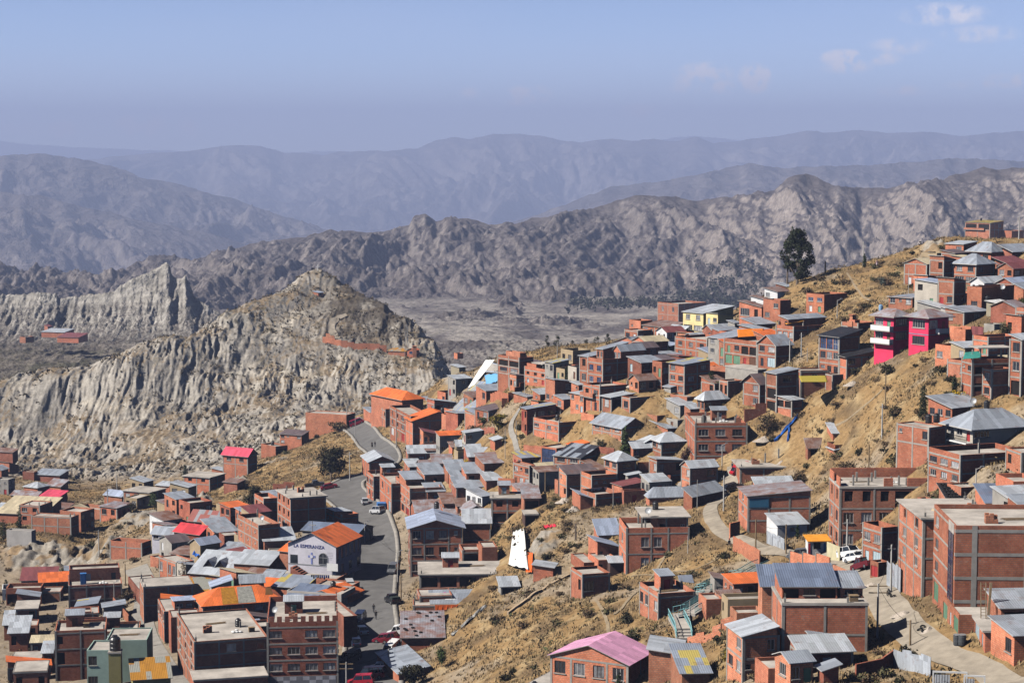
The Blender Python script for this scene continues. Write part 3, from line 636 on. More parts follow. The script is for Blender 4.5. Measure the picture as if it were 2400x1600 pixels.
    if dish:
        for dk in (dish if isinstance(dish, list) else [dish]):
            fx, fy, dz, lab = dk; sat_dish(info['at'](fx*lr, fy*ll, dz*h), lab)
    if key: HOUSES[key] = info
    return info
def water_tank(p, lab, mat=None, s=1.0):
    root = bpy.data.objects.new('water_tank', None); COL.objects.link(root); root.location = p; setp(root, lab, 'water tank', 'rooftop water tanks'); m = MB()
    m.lathe([(.50*s, 0), (.53*s, .05), (.53*s, .32*s), (.50*s, .36*s), (.53*s, .42*s), (.53*s, .74*s), (.50*s, .78*s), (.53*s, .84*s), (.53*s, 1.1*s), (.40*s, 1.28*s), (.22*s, 1.36*s)], 14, 0)
    m.build('body', mat or BLK, root, False); l = MB(); l.lathe([(.24*s, 1.36*s), (.26*s, 1.38*s), (.25*s, 1.46*s), (.05, 1.49*s)], 12, 0); l.build('lid', mat or BLK, root)
    return root
def sat_dish(p, lab, r=.55):
    root = bpy.data.objects.new('satellite_dish', None); COL.objects.link(root); root.location = p; root.rotation_euler = (0, 0, R(-25)); setp(root, lab, 'satellite dish', 'satellite dishes'); m = MB()
    m.bar((0, 0, 0), (0, 0, .9), .035); m.build('mast', STEEL, root)
    M = Matrix.Translation((0, -.15, 1.0))@Matrix.Rotation(R(62), 4, 'X'); d = MB(); n = 16
    pr = [(r*.05, .0), (r*.4, .03), (r*.75, .09), (r, .17)]
    rings = [[M@Vector((q*math.cos(2*math.pi*k/n), q*math.sin(2*math.pi*k/n), z)) for k in range(n)] for q, z in pr]
    for A, B in zip(rings, rings[1:]):
        for k in range(n): d.face([A[k], A[(k+1) % n], B[(k+1) % n], B[k]])
    d.face(rings[0][::-1]); d.build('reflector', STEEL, root)
    f = MB(); f.bar(M@Vector((r*.9, 0, .15)), M@Vector((0, 0, .5)), .02); f.build('feed_arm', STEEL, root)
# ------------------------------------------------------------------ houses (photo x/y of the near corner's foot, height of the eaves, left and right ends)
Hs = house
# --- top of the right-hand hillside
Hs('brick house at the very top of the hill, under a mossy lean-to roof', 2320, 556, 523, 2262, 2352, 'OO/..', '.w/..', a=38, roof='monoR', rc='moss', rise=.9, key='top', tank=(.45, .6, 'black water tank on the mossy roof of the topmost house', .9), balcony=[('L', 0, .8, .5, .9)])
Hs('low brick outbuilding right of the topmost house', 2371, 556, 541, 2345, 2400, '..', '..', a=38, roof='flat', par=.3, frame=0)
Hs('upper of two stacked brick houses with grey hip roofs', 2322, 616, 591, 2271, 2356, 'bw', '..', a=38, roof='hip', rc='grey', rise=2.2, ov=.7, frame=0)
Hs('lower of two stacked brick houses with grey hip roofs', 2287, 671, 620, 2236, 2330, 'ww/WW', 'w./..', a=38, roof='hip', rc='grey', rise=2.2, ov=.6)
Hs('brick house under a rust-red tin roof right of the stacked hip roofs', 2362, 647, 617, 2333, 2406, 'wd', '..', a=38, roof='monoB', rc='mar', rise=1.0, frame=0, ov=.8)
Hs('dark shed under sagging tin awnings at the hilltop right edge', 2372, 604, 588, 2350, 2420, '', '', a=36, roof='monoB', rc='grey', rise=1.0, wall='dark', frame=0, ov=.9)
Hs('small brick house with tin lean-to at the right edge below the hip roofs', 2387, 662, 640, 2361, 2425, '..', 'w.', a=38, roof='monoL', rc='grey', rise=.8, frame=0)
Hs('roofless orange brick house with two small windows right of the lower hip roof', 2354, 678, 651, 2300, 2377, 'ww', '.', a=38, wall='orange', par=.9, frame=0)
Hs('roofless orange brick annex left of the lower hip roof house', 2207, 692, 655, 2180, 2238, 's', '.', a=38, wall='orange', par=.5, frame=0)
Hs('square orange brick house with a dish on its dark side', 2300, 725, 673, 2267, 2378, './w', '...', a=38, wall='orange', par=.6, frame=0, dish=(.6, -.08, .72, 'dish on the dark side wall of the square orange brick house'), tank=(.12, -.12, 'black water tank at the corner of the square orange brick house', -2.5))
Hs('single-storey brick house with grey roof and charred gable wall', 2138, 722, 697, 2083, 2197, 'wsw', '..', a=38, roof='monoL', rc='grey', rise=-.2, wall='brick', frame=0)
Hs('shed with broad pale tin roof behind the pink house', 2205, 737, 722, 2150, 2230, '', '', a=40, roof='monoB', rc='lt', rise=1.0, wall='conc', frame=0)
Hs('small grey plastered hut beside the pink house', 2233, 750, 728, 2205, 2264, '.s', 'd.', a=40, roof='monoB', rc='lt', rise=.6, wall='grey', frame=0)
Hs('tan plastered hut with a flat white roof', 2336, 740, 711, 2312, 2369, '..', 'sd', a=40, roof='monoB', rc='white', rise=.3, wall='tan', frame=0)
Hs('brick house at the right edge below the tan hut', 2404, 802, 722, 2380, 2440, 'w/./.', '', a=38)
Hs('brick house with grey lean-to at the right edge, above the tan hut', 2398, 714, 676, 2377, 2430, '.', '', a=38, wall='orange', roof='monoB', rc='grey', rise=.8, frame=0)
Hs('roofed terrace house with brick barbecue chimney left of the pink house', 2011, 792, 757, 1972, 2052, '.o/..', 'ww', a=38, par=.9, key='bbq', top=[(.0, .3, .2, .55, 1.5, 'flat', '', 0, '', '')])
# --- pink house, two wings
pk = Hs('left half of the bright pink house, with white balconies', 2093, 838, 743, 2050, 2132, 'Wd/Wd/..', 'W/W/.', a=35, wall='pink', roof='hip', rc='rstrip', rise=1.4, ov=.9, frame=0, name='pink_house', key='pink', balcony=[('L', 0, 1.0, .66, 1.1), ('L', 0, 1.0, .34, 1.1)])
Hs('right half of the bright pink house, with a white outside stair', 2175, 822, 745, 2131, 2224, 'W/W', 'Wd/..', a=35, wall='pink', roof='hip', rc='rstrip', rise=1.4, ov=.9, frame=0, name='pink_house', key='pinkw', balcony=[('F', .35, 1.0, .52, 1.0)])
# --- black roof house
Hs('tall narrow brick house with black roof and glazed balcony fronts', 1966, 886, 790, 1922, 2015, 'PPP/WWW/www', '.../.../..', a=32, roof='monoR', rc='black', rise=1.2, ov=.5, key='blackroof')
Hs('brick annex under a drooping black roof, front of the tall black-roofed house', 1984, 889, 836, 1968, 2054, '', 'w../..d', a=14, roof='monoR', rc='black', rise=1.1, ov=.6, posts=None)
Hs('plain brick box house alone on the grassy slope, two blue windows', 1931, 733, 690, 1890, 1986, 'bb/dd', '', a=38, wall='orange', par=.5, frame=0)
Hs('brick house with rusty lean-to and broken window wall on the ridge', 1785, 755, 720, 1733, 1802, 'Wo', '', a=36, roof='monoB', rc='rust', rise=1.0, frame=0)
Hs('narrow brick tower house with rough side wall on the ridge', 1828, 752, 704, 1789, 1854, '.w/w.', '', a=36, frame=0, par=.4)
Hs('white walled house with rusty roof tucked behind the narrow ridge tower', 1802, 728, 705, 1760, 1816, 'w.w', '', a=36, roof='monoB', rc='rust', rise=.8, wall='white', frame=0, d=478)
Hs('whitewashed shack with a dark rusty roof below the big tree', 1822, 704, 684, 1792, 1857, 'w.', '', a=36, roof='monoB', rc='rust', rise=.7, wall='white', frame=0)
Hs('dark tin-roofed shack just under the big tree', 1845, 688, 672, 1818, 1862, '', '', a=36, roof='monoB', rc='grey', rise=.6, wall='dark', frame=0, d=492)
Hs('large brick house with terrace under an orange awning', 1860, 802, 765, 1821, 1958, 'WWw', '.....', a=34, par=.9, key='awning', top=[(.05, .95, .45, .98, 2.2, 'monoB', 'grey', .6, '.w', '...')])
Hs('grey concrete three-storey house with round dish mark', 1699, 859, 795, 1660, 1706, 'ww/ww/..', '', a=30, roof='monoR', rc='grey', rise=1.4, wall='conc', frame=0, lr=9)
Hs('brick house over black garage doors and a green gate', 1774, 860, 801, 1699, 1780, 'dwOO/ggdg', '', a=34, par=.9, lr=9, key='garage')
Hs('house with grey dormer gable and white balcony above red gate', 1818, 862, 809, 1776, 1857, 'wV/dg', '', a=34, roof='gablex', rc='grey', rise=1.9, wall='brick')
Hs('yellow painted house with stepped front wall', 1648, 785, 735, 1601, 1656, 'ww/WW', '', a=36, wall='yellow', roof='monoR', rc='lt', rise=1.4, lr=10, frame=0, name='yellow_house')
Hs('yellow and brick house with outside steps, right of the stepped yellow front', 1682, 782, 742, 1655, 1719, 'dw/s.', '', a=36, wall='yellow', roof='monoL', rc='lt', rise=.7, frame=0, name='yellow_house')
Hs('tall roofless pink-brick box left of the yellow house', 1590, 763, 712, 1541, 1656, 'ww/s.', '...', a=36, par=1.0, wall='brick')
Hs('low house with rusty roof below the tall roofless box', 1562, 797, 768, 1507, 1604, 'ws..', '', a=34, roof='monoR', rc='rust', rise=.9)
Hs('low shed with pale grey roof beside the yellow house', 1600, 800, 776, 1563, 1612, '', '', a=34, roof='monoR', rc='lt', rise=.9, frame=0)
Hs('long flat brick house with three dark windows below the yellow house', 1657, 848, 797, 1582, 1663, 'www/wsw', '', a=32, par=.6, lr=9)
Hs('tiny concrete shack beside the brick house with rusty lean-to', 1722, 778, 757, 1706, 1734, '', 's', a=36, roof='monoB', rc='grey', rise=.4, wall='conc', frame=0)
Hs('orange painted rooftop room behind the brick garages', 1790, 803, 776, 1732, 1816, '..d.', '', a=34, wall=None or 'orange', roof='monoB', rc='grey', rise=.8, frame=0, d=452)
# --- mid hillside
Hs('three-storey narrow brick house with patched zinc roof and white windows', 1604, 926, 854, 1568, 1664, 'w./ww/ww', '.w/wd/dd', a=34, roof='monoR', rc='mix', rise=.6, ov=.5)
b35 = Hs('big four-level brick house with blue windows and a gabled top room', 1413, 908, 842, 1377, 1513, 'bb/bb', 'w.../....', a=34, key='big35', par=1.0, top=[(.42, .99, .02, .5, 2.6, 'gablex', 'grey', 1.2, 'WW', ''), (.2, .8, .55, .98, 2.8, 'monoR', 'grey', 1.2, 'ww', '')])
Hs('brick wing with open corner on the left of the big four-level house', 1379, 905, 836, 1358, 1384, 'o/w', '', a=34, roof='monoR', rc='grey', rise=.9, lr=7)
Hs('barn with striped purple-grey roof and a dormer behind the big four-level house', 1503, 838, 811, 1436, 1536, '', '', a=36, roof='gablex', rc='mixd', rise=1.8, frame=0)
Hs('brick house with balcony and brick chest on its flat roof', 1406, 964, 905, 1366, 1475, 'ow/.d', '....', a=32, par=.5, balcony=[('L', 0, .75, .52, .8)])
Hs('orange lit brick house with a small grey lean-to, left of the balcony house', 1368, 968, 926, 1337, 1374, 'w.w/.wd', '', a=30, roof='monoR', rc='lt', rise=.5, lr=8, frame=0, wall='orange')
Hs('little brick room with bleached tin roof above the orange lit house', 1356, 922, 902, 1339, 1371, '.s', '', a=32, roof='monoB', rc='lt', rise=.4, frame=0)
Hs('brick house with pale overhanging roof right of the balcony house', 1433, 966, 931, 1411, 1484, 'w', 'O', a=32, roof='monoR', rc='lt', rise=.5, ov=.6)
Hs('long plain brick house with one curtained window, mid slope', 1477, 968, 932, 1457, 1551, 'w', '....', a=32, par=.3)
Hs('hut with whitish sheet roof on the grassy slope edge', 1266, 944, 924, 1249, 1313, 's', '.d', a=34, roof='monoB', rc='lt', rise=.8, frame=0)
Hs('low tin-covered store at the edge of the rubble slope', 1236, 940, 930, 1204, 1250, '', '', a=34, roof='monoB', rc='grey', rise=.4, frame=0)
Hs('kiosk with a mossy yellow roof', 1262, 967, 945, 1244, 1285, 's', 'O', a=34, roof='monoL', rc='moss', rise=.5, wall='orange', frame=0)
Hs('small brick cube house with grey lean-to beside the mossy kiosk', 1321, 963, 936, 1301, 1342, 'w', '', a=32, roof='monoB', rc='grey', rise=.6, frame=0)
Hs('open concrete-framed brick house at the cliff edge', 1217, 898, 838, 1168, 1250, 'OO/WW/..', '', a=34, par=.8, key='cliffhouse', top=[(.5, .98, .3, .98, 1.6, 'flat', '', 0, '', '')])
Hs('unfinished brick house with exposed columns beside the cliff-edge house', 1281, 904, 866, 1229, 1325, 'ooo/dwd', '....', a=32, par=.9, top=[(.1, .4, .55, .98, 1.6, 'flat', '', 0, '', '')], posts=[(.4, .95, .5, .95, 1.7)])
Hs('brick house with a wide glazed band and flat parapet roof', 1310, 1036, 990, 1250, 1394, 'V.ws/..', '.....', a=32, par=.8, tank=(.5, .75, 'black water tank on the flat roof with the wide glazed band below'))
Hs('orange brick house with broad grey gable roof and little front gable', 1458, 1037, 1002, 1388, 1513, 'wVw/.w.', '', a=34, roof='gabley', rc='grey', rise=1.8, wall='orange', ov=.5)
Hs('workshop with long striped roof and big white windows', 1360, 1115, 1073, 1300, 1400, 'VV/WW', '.', a=52, roof='monoR', rc='mixd', rise=1.7, ov=.4, frame=1)
Hs('brick block with a white gridded window beside the striped workshop', 1304, 1090, 1050, 1268, 1360, 'P', '', a=44, par=.3, frame=0)
Hs('pale pink-brick two-storey house with red door on the left', 1241, 1144, 1091, 1203, 1258, 'wsw/dww', 'w/.', a=34, par=.3)
Hs('lean-to with tan tin roof against the pale pink-brick house', 1268, 1140, 1100, 1256, 1305, '', 'O/W', a=24, roof='monoB', rc='tan', rise=.8, frame=0, ov=.4)
Hs('walled brick terrace hung with laundry', 1397, 1188, 1158, 1360, 1458, '...', '..d', a=26, par=.9, key='laundry')
Hs('upper brick house with faceted grey roof behind the laundry terrace', 1447, 1133, 1081, 1416, 1491, 'ww/..', 'V/.', a=28, roof='hip', rc='lt', rise=1.6, ov=.5)
Hs('room with rust and yellow patched roof beside the laundry terrace', 1405, 1128, 1100, 1362, 1425, '', '', a=28, roof='monoB', rc='rust', rise=.8, frame=0)
Hs('little grey concrete washroom on the terrace', 1472, 1136, 1114, 1468, 1500, '', '', a=12, roof='monoR', rc='lt', rise=.4, wall='conc', frame=0)
Hs('low brick house with grey roof and dark door, right of the tall cypress', 1484, 1078, 1050, 1476, 1533, '', 'b.d', a=16, roof='monoB', rc='lt', rise=1.0, frame=0)
Hs('brick house with zig-zag side wall under a faceted zinc roof', 1550, 1085, 1036, 1529, 1604, 'VV/..', 'W/.', a=18, roof='hip', rc='lt', rise=1.7, ov=.6)
Hs('shed with long grey roof above the faceted zinc roof house', 1565, 1022, 1004, 1518, 1582, '', '', a=28, roof='monoB', rc='grey', rise=1.0, frame=0)
Hs('three-storey brick apartment house with nine white-framed windows', 1628, 1103, 991, 1606, 1748, '.../.../...', 'VVV/VVV/VgO', a=2, par=.7, key='nine', tank=(.25, .35, 'black water tank on the roof of the nine-window apartment house'))
Hs('brick house with grey pyramid roof and curtained bay', 1651, 968, 938, 1634, 1704, 'ww', 'V.o', a=26, roof='hip', rc='lt', rise=1.7, ov=.5, frame=0)
Hs('grey block house with pale tin roof below the pyramid roof', 1594, 980, 950, 1562, 1643, '.w', '..', a=30, roof='monoB', rc='lt', rise=.9, wall='conc', frame=0)
Hs('brick room with pale roof left of the pyramid roof house', 1618, 985, 958, 1604, 1642, '', '', a=28, roof='monoB', rc='lt', rise=.7, frame=0)
Hs('narrow brick house with two tall dark openings', 1706, 938, 893, 1686, 1742, 'oo', '...', a=28, par=.3, frame=1)
Hs('brick house with purple-brown gable roof', 1780, 958, 899, 1742, 1800, '.w/.w', '.', a=32, roof='gablex', rc='purple', rise=1.7, ov=.5)
Hs('tall brick house on open posts with a broad zinc roof', 1820, 968, 876, 1797, 1870, './O/O', 'V/./.', a=26, roof='monoR', rc='grey', rise=.7, ov=.4)
Hs('open workshop under a tan-grey tin roof', 1856, 978, 938, 1820, 1882, 'OO/..', '', a=34, roof='monoB', rc='lt', rise=.5)
Hs('brick box beside the tall black-roofed house, at the top of the slope', 1951, 912, 878, 1935, 1984, '', '', a=20, par=.2)
# --- right edge
Hs('slim brick tower house on stilts at the right edge', 2392, 930, 796, 2370, 2440, 'w/w/O', '', a=34, roof='monoB', rc='lt', rise=.6)
Hs('four-level brick house with green plastic canopy and roofed terrace', 2277, 930, 842, 2254, 2372, 'sw/./..', 'o../o..', a=10, par=.8, key='green4', posts=[(.2, 1.0, .1, .9, 2.7)])
Hs('front brick block of the four-level house with two small windows', 2323, 937, 865, 2303, 2374, 'w/w', '..', a=20, par=.3)
Hs('brick house with grey hip-ended roof and skylight below the cypress', 2231, 988, 956, 2176, 2312, 'www', '....', a=34, roof='monoB', rc='grey', rise=1.3, ov=.4, frame=0, dish=(.55, -.1, .95, 'white dish on the house with the skylight roof'))
Hs('grey villa with large grey hip roof and iron balcony', 2279, 1068, 1006, 2218, 2412, 'wwd/.ww', 'W.V/...', a=22, wall='beige', roof='hip', rc='grey', rise=2.6, ov=.9, frame=0, name='villa', key='villa', balcony=None)
Hs('brick house covered with loose roofing junk left of the grey villa', 2176, 1084, 1002, 2102, 2219, 's..w/....', '..', a=34, roof='flat', par=.2, key='junk', tank=[(.15, .1, 'left of two black tanks on the junk-covered brick house', .8), (.6, .1, 'right of two black tanks on the junk-covered brick house', .8)])
Hs('long sunlit brick house stepping down the slope below the grey villa', 2250, 1142, 1066, 2176, 2412, 'VVV/www', '......', a=20, par=.8)
Hs('open shelter under a roof weighted with old tyres', 2226, 1206, 1177, 2218, 2318, '', 'OOO', a=3, roof='monoB', rc='black', rise=1.6, key='tyre', frame=0, ll=6)
Hs('shelter with blue-grey sheet roof beside the tyre roof', 2312, 1206, 1178, 2308, 2440, '', 'd.O', a=2, roof='monoB', rc='blue', rise=1.5, frame=0, ll=6)
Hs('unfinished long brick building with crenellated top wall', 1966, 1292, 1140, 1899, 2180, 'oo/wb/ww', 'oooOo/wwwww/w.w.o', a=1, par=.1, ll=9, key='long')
Hs('brick house with blue shutters and a rusty sagging roof', 1752, 1248, 1163, 1731, 1900, 'b/w/.', '..../....', a=3, roof='monoR', rc='rstrip', rise=.9, ov=.3, key='shutter')
Hs('upper room with grey roof behind the blue-shutter house', 1775, 1162, 1142, 1765, 1862, '', '', a=9, roof='monoB', rc='lt', rise=1.2, frame=0, d=345)
Hs('single-storey brick house with bare slab roof and sand heap', 1734, 1136, 1096, 1718, 1902, '', '..s.', a=2, roof='slab', key='sandslab')
Hs('low parapet house behind the sand-heap slab', 1770, 1094, 1068, 1764, 1897, '', '.ww.', a=6, par=.7, d=404, tank=(.75, .5, 'black water tank on the low parapet house behind the sand heap'))
Hs('shed with rust-striped roof on the slope', 1893, 1078, 1048, 1888, 1950, '', 'o.', a=8, roof='monoB', rc='rust', rise=1.2, frame=0)
Hs('long sheet-roofed store set into the dry slope', 1952, 1034, 1015, 1945, 2047, '', '', a=4, roof='monoB', rc='lt', rise=1.2, frame=0, ll=5)
Hs('lower tilted sheet-roof store set into the dry slope', 1957, 1064, 1042, 1950, 2012, '', '', a=12, roof='monoL', rc='lt', rise=-1.0, frame=0, ll=4)
Hs('white-fronted hut with mud side wall and pale roof by the lane', 1822, 1262, 1230, 1797, 1892, '', '.s.', a=12, roof='monoB', rc='lt', rise=.9, wall='white', frame=0)
# --- big building on the right and its neighbours
big = Hs('huge five-level brick block with a blue glass strip', 2235, 1462, 1231, 2165, 2460, 'V../V../V../g..', '', a=-2, lr=17, ll=14, par=.55, key='huge', frame=0)
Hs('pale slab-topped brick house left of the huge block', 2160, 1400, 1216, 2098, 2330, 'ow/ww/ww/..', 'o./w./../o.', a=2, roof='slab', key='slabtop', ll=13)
Hs('corner brick house with curved balcony ledges facing the lane', 2066, 1330, 1236, 2022, 2106, 'ww/dg', '..', a=24, par=.8, key='corner')
Hs('garages with white metal doors under the huge block', 2246, 1496, 1440, 2183, 2300, 'gdg', '..', a=-2, lr=9, ll=10, par=.2, d=221, wall='orange', frame=0)
Hs('low brick house with grey roof and small window by the big ladder', 2376, 1560, 1489, 2308, 2460, '.w', '.', a=10, ll=6, roof='monoB', rc='grey', rise=.6, frame=0, wall='orange')
Hs('shed with big grey sheet roof leaning on the huge block', 2345, 1480, 1424, 2300, 2460, '', 'O', a=4, roof='monoB', rc='grey', rise=.9, frame=0, ll=5)
Hs('low grey-doored garage between the huge block and the ladder house', 2308, 1530, 1480, 2252, 2330, 'gd', '', a=-4, ll=7, roof='slab', frame=0)
# --- bottom right
Hs('tall windowless brick shaft with a blue-grey lid', 1785, 1510, 1372, 1775, 1830, '', '.', a=0, lr=4, ll=4, roof='monoB', rc='blue', rise=1.6, frame=0, wall='orange')
Hs('brick house with dark blue sheet roof and concrete columns', 1832, 1560, 1412, 1826, 2034, '', '.../...', a=0, par=.1, ll=9, key='blueroof', top=[(.02, .68, .25, .95, 1.5, 'monoB', 'blue', 1.3, '', 'OwO'), (.72, .99, .3, .9, 1.3, 'monoB', 'grey', .7, '', 'w')])
Hs('upper brick house with small grey sheet roof and corner tank', 1908, 1556, 1500, 1876, 1963, 'w', 'wd', a=20, roof='gablex', rc='grey', rise=.7, ov=.3, frame=0, wall='orange')
Hs('lower brick house with small grey sheet roof and pale window', 1852, 1612, 1552, 1817, 1906, 'w', 'wd', a=18, roof='gablex', rc='grey', rise=.7, ov=.3, frame=0, wall='orange')
Hs('narrow shed with an orange door beside the lower grey sheet roof', 1930, 1604, 1570, 1924, 1966, '', '', a=10, roof='monoR', rc='grey', rise=.5, frame=0, wall='dark')
Hs('cracked brick wall house with white and yellow sheet roof, bottom edge', 1598, 1625, 1577, 1592, 1664, '', '..', a=4, roof='monoB', rc='mix', rise=1.2, frame=0, ll=9, wall='orange')
Hs('small square brick house with bleached tin roof above the bottom edge', 1594, 1585, 1533, 1531, 1610, '..', '', a=82, roof='monoB', rc='lt', rise=.5, frame=0, wall='orange', ll=4, lr=7)
Hs('barn with a pale pink gable roof', 1472, 1618, 1557, 1290, 1530, 'wwww', '....', a=63, roof='gablex', rc='pink', rise=1.9, ov=.35, key='pinkbarn', wall='orange', name='pink_roofed_barn')
Hs('flat bare concrete roof house in front of the pink barn', 1228, 1650, 1604, 1312, None, '', '', a=-27, ll=8, lr=14, par=.12, frame=0, key='barnslab')
Hs('single-storey brick house with bare terrace roof beside the teal stairs', 1543, 1452, 1390, 1499, 1630, 'ww.V', '.W.', a=16, par=.7, key='stairhouse')
Hs('small flat brick house with a boarded window on the grassy slope', 1365, 1404, 1345, 1338, 1430, '.o', 'V.', a=17, par=.5, key='board')
Hs('dark green metal shed on the slope', 1430, 1350, 1318, 1427, 1464, '', '.', a=6, roof='monoB', rc='lt', rise=.4, wall='darkwood', frame=0, ll=3, name='metal_shed')
s91 = Hs('three-storey brick house with a roofed terrace, dish and tank on its slab', 1467, 1346, 1237, 1451, 1616, 'V/V', '.ww../.ww..', a=4, par=1.0, key='terrace', posts=[(.28, 1.0, 0.02, .98, 2.9)], top=[(.5, .98, .05, .95, 2.4, 'flat', '', 0, '', 'o.s')])
Hs('brick shed with two blue tin roofs beside the roofed-terrace house', 1400, 1318, 1284, 1379, 1453, '', 's..', a=14, roof='monoL', rc='pale', rise=1.2, frame=0)
Hs('upper blue tin roofed room behind the blue tin shed', 1403, 1270, 1252, 1392, 1453, '', '', a=14, roof='monoB', rc='pale', rise=2.0, frame=0)
Hs('low brick base with a doorway below the blue tin roofs', 1402, 1344, 1312, 1378, 1450, '', 'd...', a=14, par=.2, frame=0)
Hs('collapsing shack with blue-grey tin roof on the dirt slope', 1360, 1194, 1170, 1341, 1393, '', '..', a=12, roof='monoL', rc='pale', rise=.9, frame=0)
Hs('low house with wide grey hip roof behind the roofed-terrace house', 1522, 1184, 1166, 1514, 1612, '', '', a=10, roof='hip', rc='grey', rise=1.8, frame=0)
Hs('long grey-roofed shed beside the footpath', 1622, 1192, 1163, 1612, 1656, '', '', a=48, roof='monoB', rc='grey', rise=1.2, frame=0, lr=10)
Hs('white-roofed rubble hut beside the white sheet', 1296, 1350, 1330, 1250, 1300, '', '', a=80, roof='monoB', rc='lt', rise=.4, frame=0, lr=4)
# --- along the main street
Hs('three-storey corner brick house with a pale blue gable roof', 962, 1352, 1237, 936, 1084, 'w/V/V', 'wwws/Vwws/Vwws', a=5, ll=12, roof='gabley', rc='pale', rise=1.6, ov=.7, key='corner95', lr=None, tank=(.55, .8, 'black water tank by the ridge of the pale blue gable roof', 2.2))
Hs('brick wall house right of the pale blue gable, under pale and rusty sheets', 1086, 1305, 1226, 1080, 1150, '', '../..', a=2, roof='monoB', rc='lt', rise=1.6, ll=7)
Hs('open concrete frame house with a thick slab roof on the slope', 1152, 1254, 1168, 1146, 1226, '', 'oo/OO/..', a=1, roof='slab', ll=7, key='openframe')
Hs('lean-to with rust-spotted pale roof right of the open concrete frame house', 1228, 1204, 1167, 1224, 1265, '', 'O', a=5, roof='monoB', rc='rstrip', rise=1.4, frame=0, ll=6)
Hs('long flat-roofed gallery building below the pale blue gable', 984, 1410, 1347, 963, 1208, 'W/w', 'OOO.w/.....', a=3, roof='slab', ll=11, key='gallery')
Hs('shed roofed with grey printed banners', 1012, 1436, 1414, 1004, 1170, '', '', a=5, roof='monoB', rc='grey', rise=1.0, frame=0, ll=6, key='banner')
Hs('long plain brick garden building below the banner shed', 968, 1456, 1418, 960, 1124, '', '....', a=3, par=.2, ll=5, key='bannerwall')
Hs('brick shed with sheet roof weighted by old tyres beside the street', 942, 1532, 1494, 936, 1040, '', '..', a=3, roof='monoB', rc='rstrip', rise=1.3, frame=0, ll=14, wall='brick', key='tyreshed')
Hs('lean-to of grey sheets at the bottom of the street', 935, 1600, 1578, 884, 950, '', '', a=18, roof='monoR', rc='grey', rise=.8, frame=0, lr=5)
Hs('two-storey brick house with small windows and white garage, right side of the street', 961, 1212, 1144, 927, 1037, 's.s/wwww/.gg', '....', a=14, par=.9, key='street104', top=[(.1, .6, .5, .97, 1.4, 'monoB', 'grey', .6, '', '')])
Hs('two-storey brick house with a green garage door, right side of the street', 918, 1206, 1133, 890, 930, 'ww/..g', '', a=14, par=.7, lr=9)
Hs('long brick house with a laundry terrace, right side of the street', 876, 1175, 1116, 859, 958, 'wwww/dwdw', '...', a=15, par=.8)
Hs('brick gabled storey with a broad grey roof above the laundry terrace on the street', 866, 1124, 1082, 858, 924, '', '..', a=14, roof='gabley', rc='lt', rise=1.3, ov=.5, ll=11)
Hs('brick house with single-slope pale sheet roof behind the street gable', 957, 1104, 1062, 950, 1039, '', '.w.w', a=8, roof='gablex', rc='lt', rise=1.5, ov=.3, ll=7)
Hs('low house with rust-patched grey roof behind the street', 1015, 1114, 1086, 1010, 1061, '', 'www', a=6, roof='monoB', rc='rstrip', rise=1.2, frame=0, ll=6)
Hs('tall brick house with steel-grey roof in the huddle right of the street', 996, 1162, 1112, 985, 1044, 'w.', '.o.', a=16, roof='monoB', rc='grey', rise=1.3, ll=8)
Hs('house with long pale grey roof in the middle of the huddle', 1050, 1134, 1102, 1046, 1092, '', '.w', a=10, roof='monoB', rc='grey', rise=1.2, frame=0, ll=7)
Hs('house with patched grey roof at the back of the huddle', 1093, 1142, 1109, 1088, 1142, '', 'o.', a=10, roof='monoB', rc='grey', rise=1.2, frame=0, ll=7)
Hs('hut with blue-grey roof and peeling wall in the huddle', 1063, 1154, 1121, 1047, 1084, 's', '.w', a=14, roof='monoB', rc='grey', rise=.9, frame=0, ll=5)
Hs('long dark brick house stepping behind an orange parasol', 1070, 1180, 1142, 1063, 1166, '', '......', a=12, roof='monoB', rc='grey', rise=1.2, ll=6, wall='dark')
Hs('house with streaky metal roof above the huddle', 1135, 1116, 1086, 1115, 1190, '', '', a=18, roof='monoB', rc='rstrip', rise=1.2, frame=0, ll=7)
Hs('shed with whitish sheet roof below the footpath', 1098, 1094, 1070, 1094, 1146, '', '', a=6, roof='monoB', rc='lt', rise=1.2, frame=0, ll=5)
Hs('dark brick shed with a strip of white roofing', 1096, 1074, 1053, 1090, 1172, '', '....', a=18, roof='monoB', rc='lt', rise=.6, frame=0, ll=3, wall='dark')
Hs('little white-roofed lookout above the strip-roofed shed', 1160, 1056, 1032, 1147, 1176, '', '', a=16, roof='monoR', rc='lt', rise=.4, frame=0, ll=4)
Hs('white plastered house with blue-grey roof in the huddle', 1130, 1190, 1163, 1092, 1152, 'www', '..', a=40, roof='monoB', rc='grey', rise=1.1, wall='white', frame=0)
Hs('house with rusty checkered gable roof right of the street', 975, 1232, 1200, 970, 1088, '', '', a=10, roof='gablex', rc='rstrip', rise=1.9, frame=0, ll=9)
Hs('small gabled house with grey patched roof behind the pale blue gable', 1090, 1234, 1200, 1086, 1142, '', '', a=10, roof='gabley', rc='rstrip', rise=1.3, frame=0, ll=7)
Hs('house with rust and grey roof in the lower huddle', 1040, 1208, 1180, 1034, 1112, '', '', a=10, roof='monoB', rc='rust', rise=1.1, frame=0, ll=7)
Hs('low brick room with pale sheets at the foot of the huddle', 1100, 1250, 1232, 1094, 1150, '', '', a=8, roof='monoB', rc='lt', rise=1.2, frame=0, ll=6, d=418)
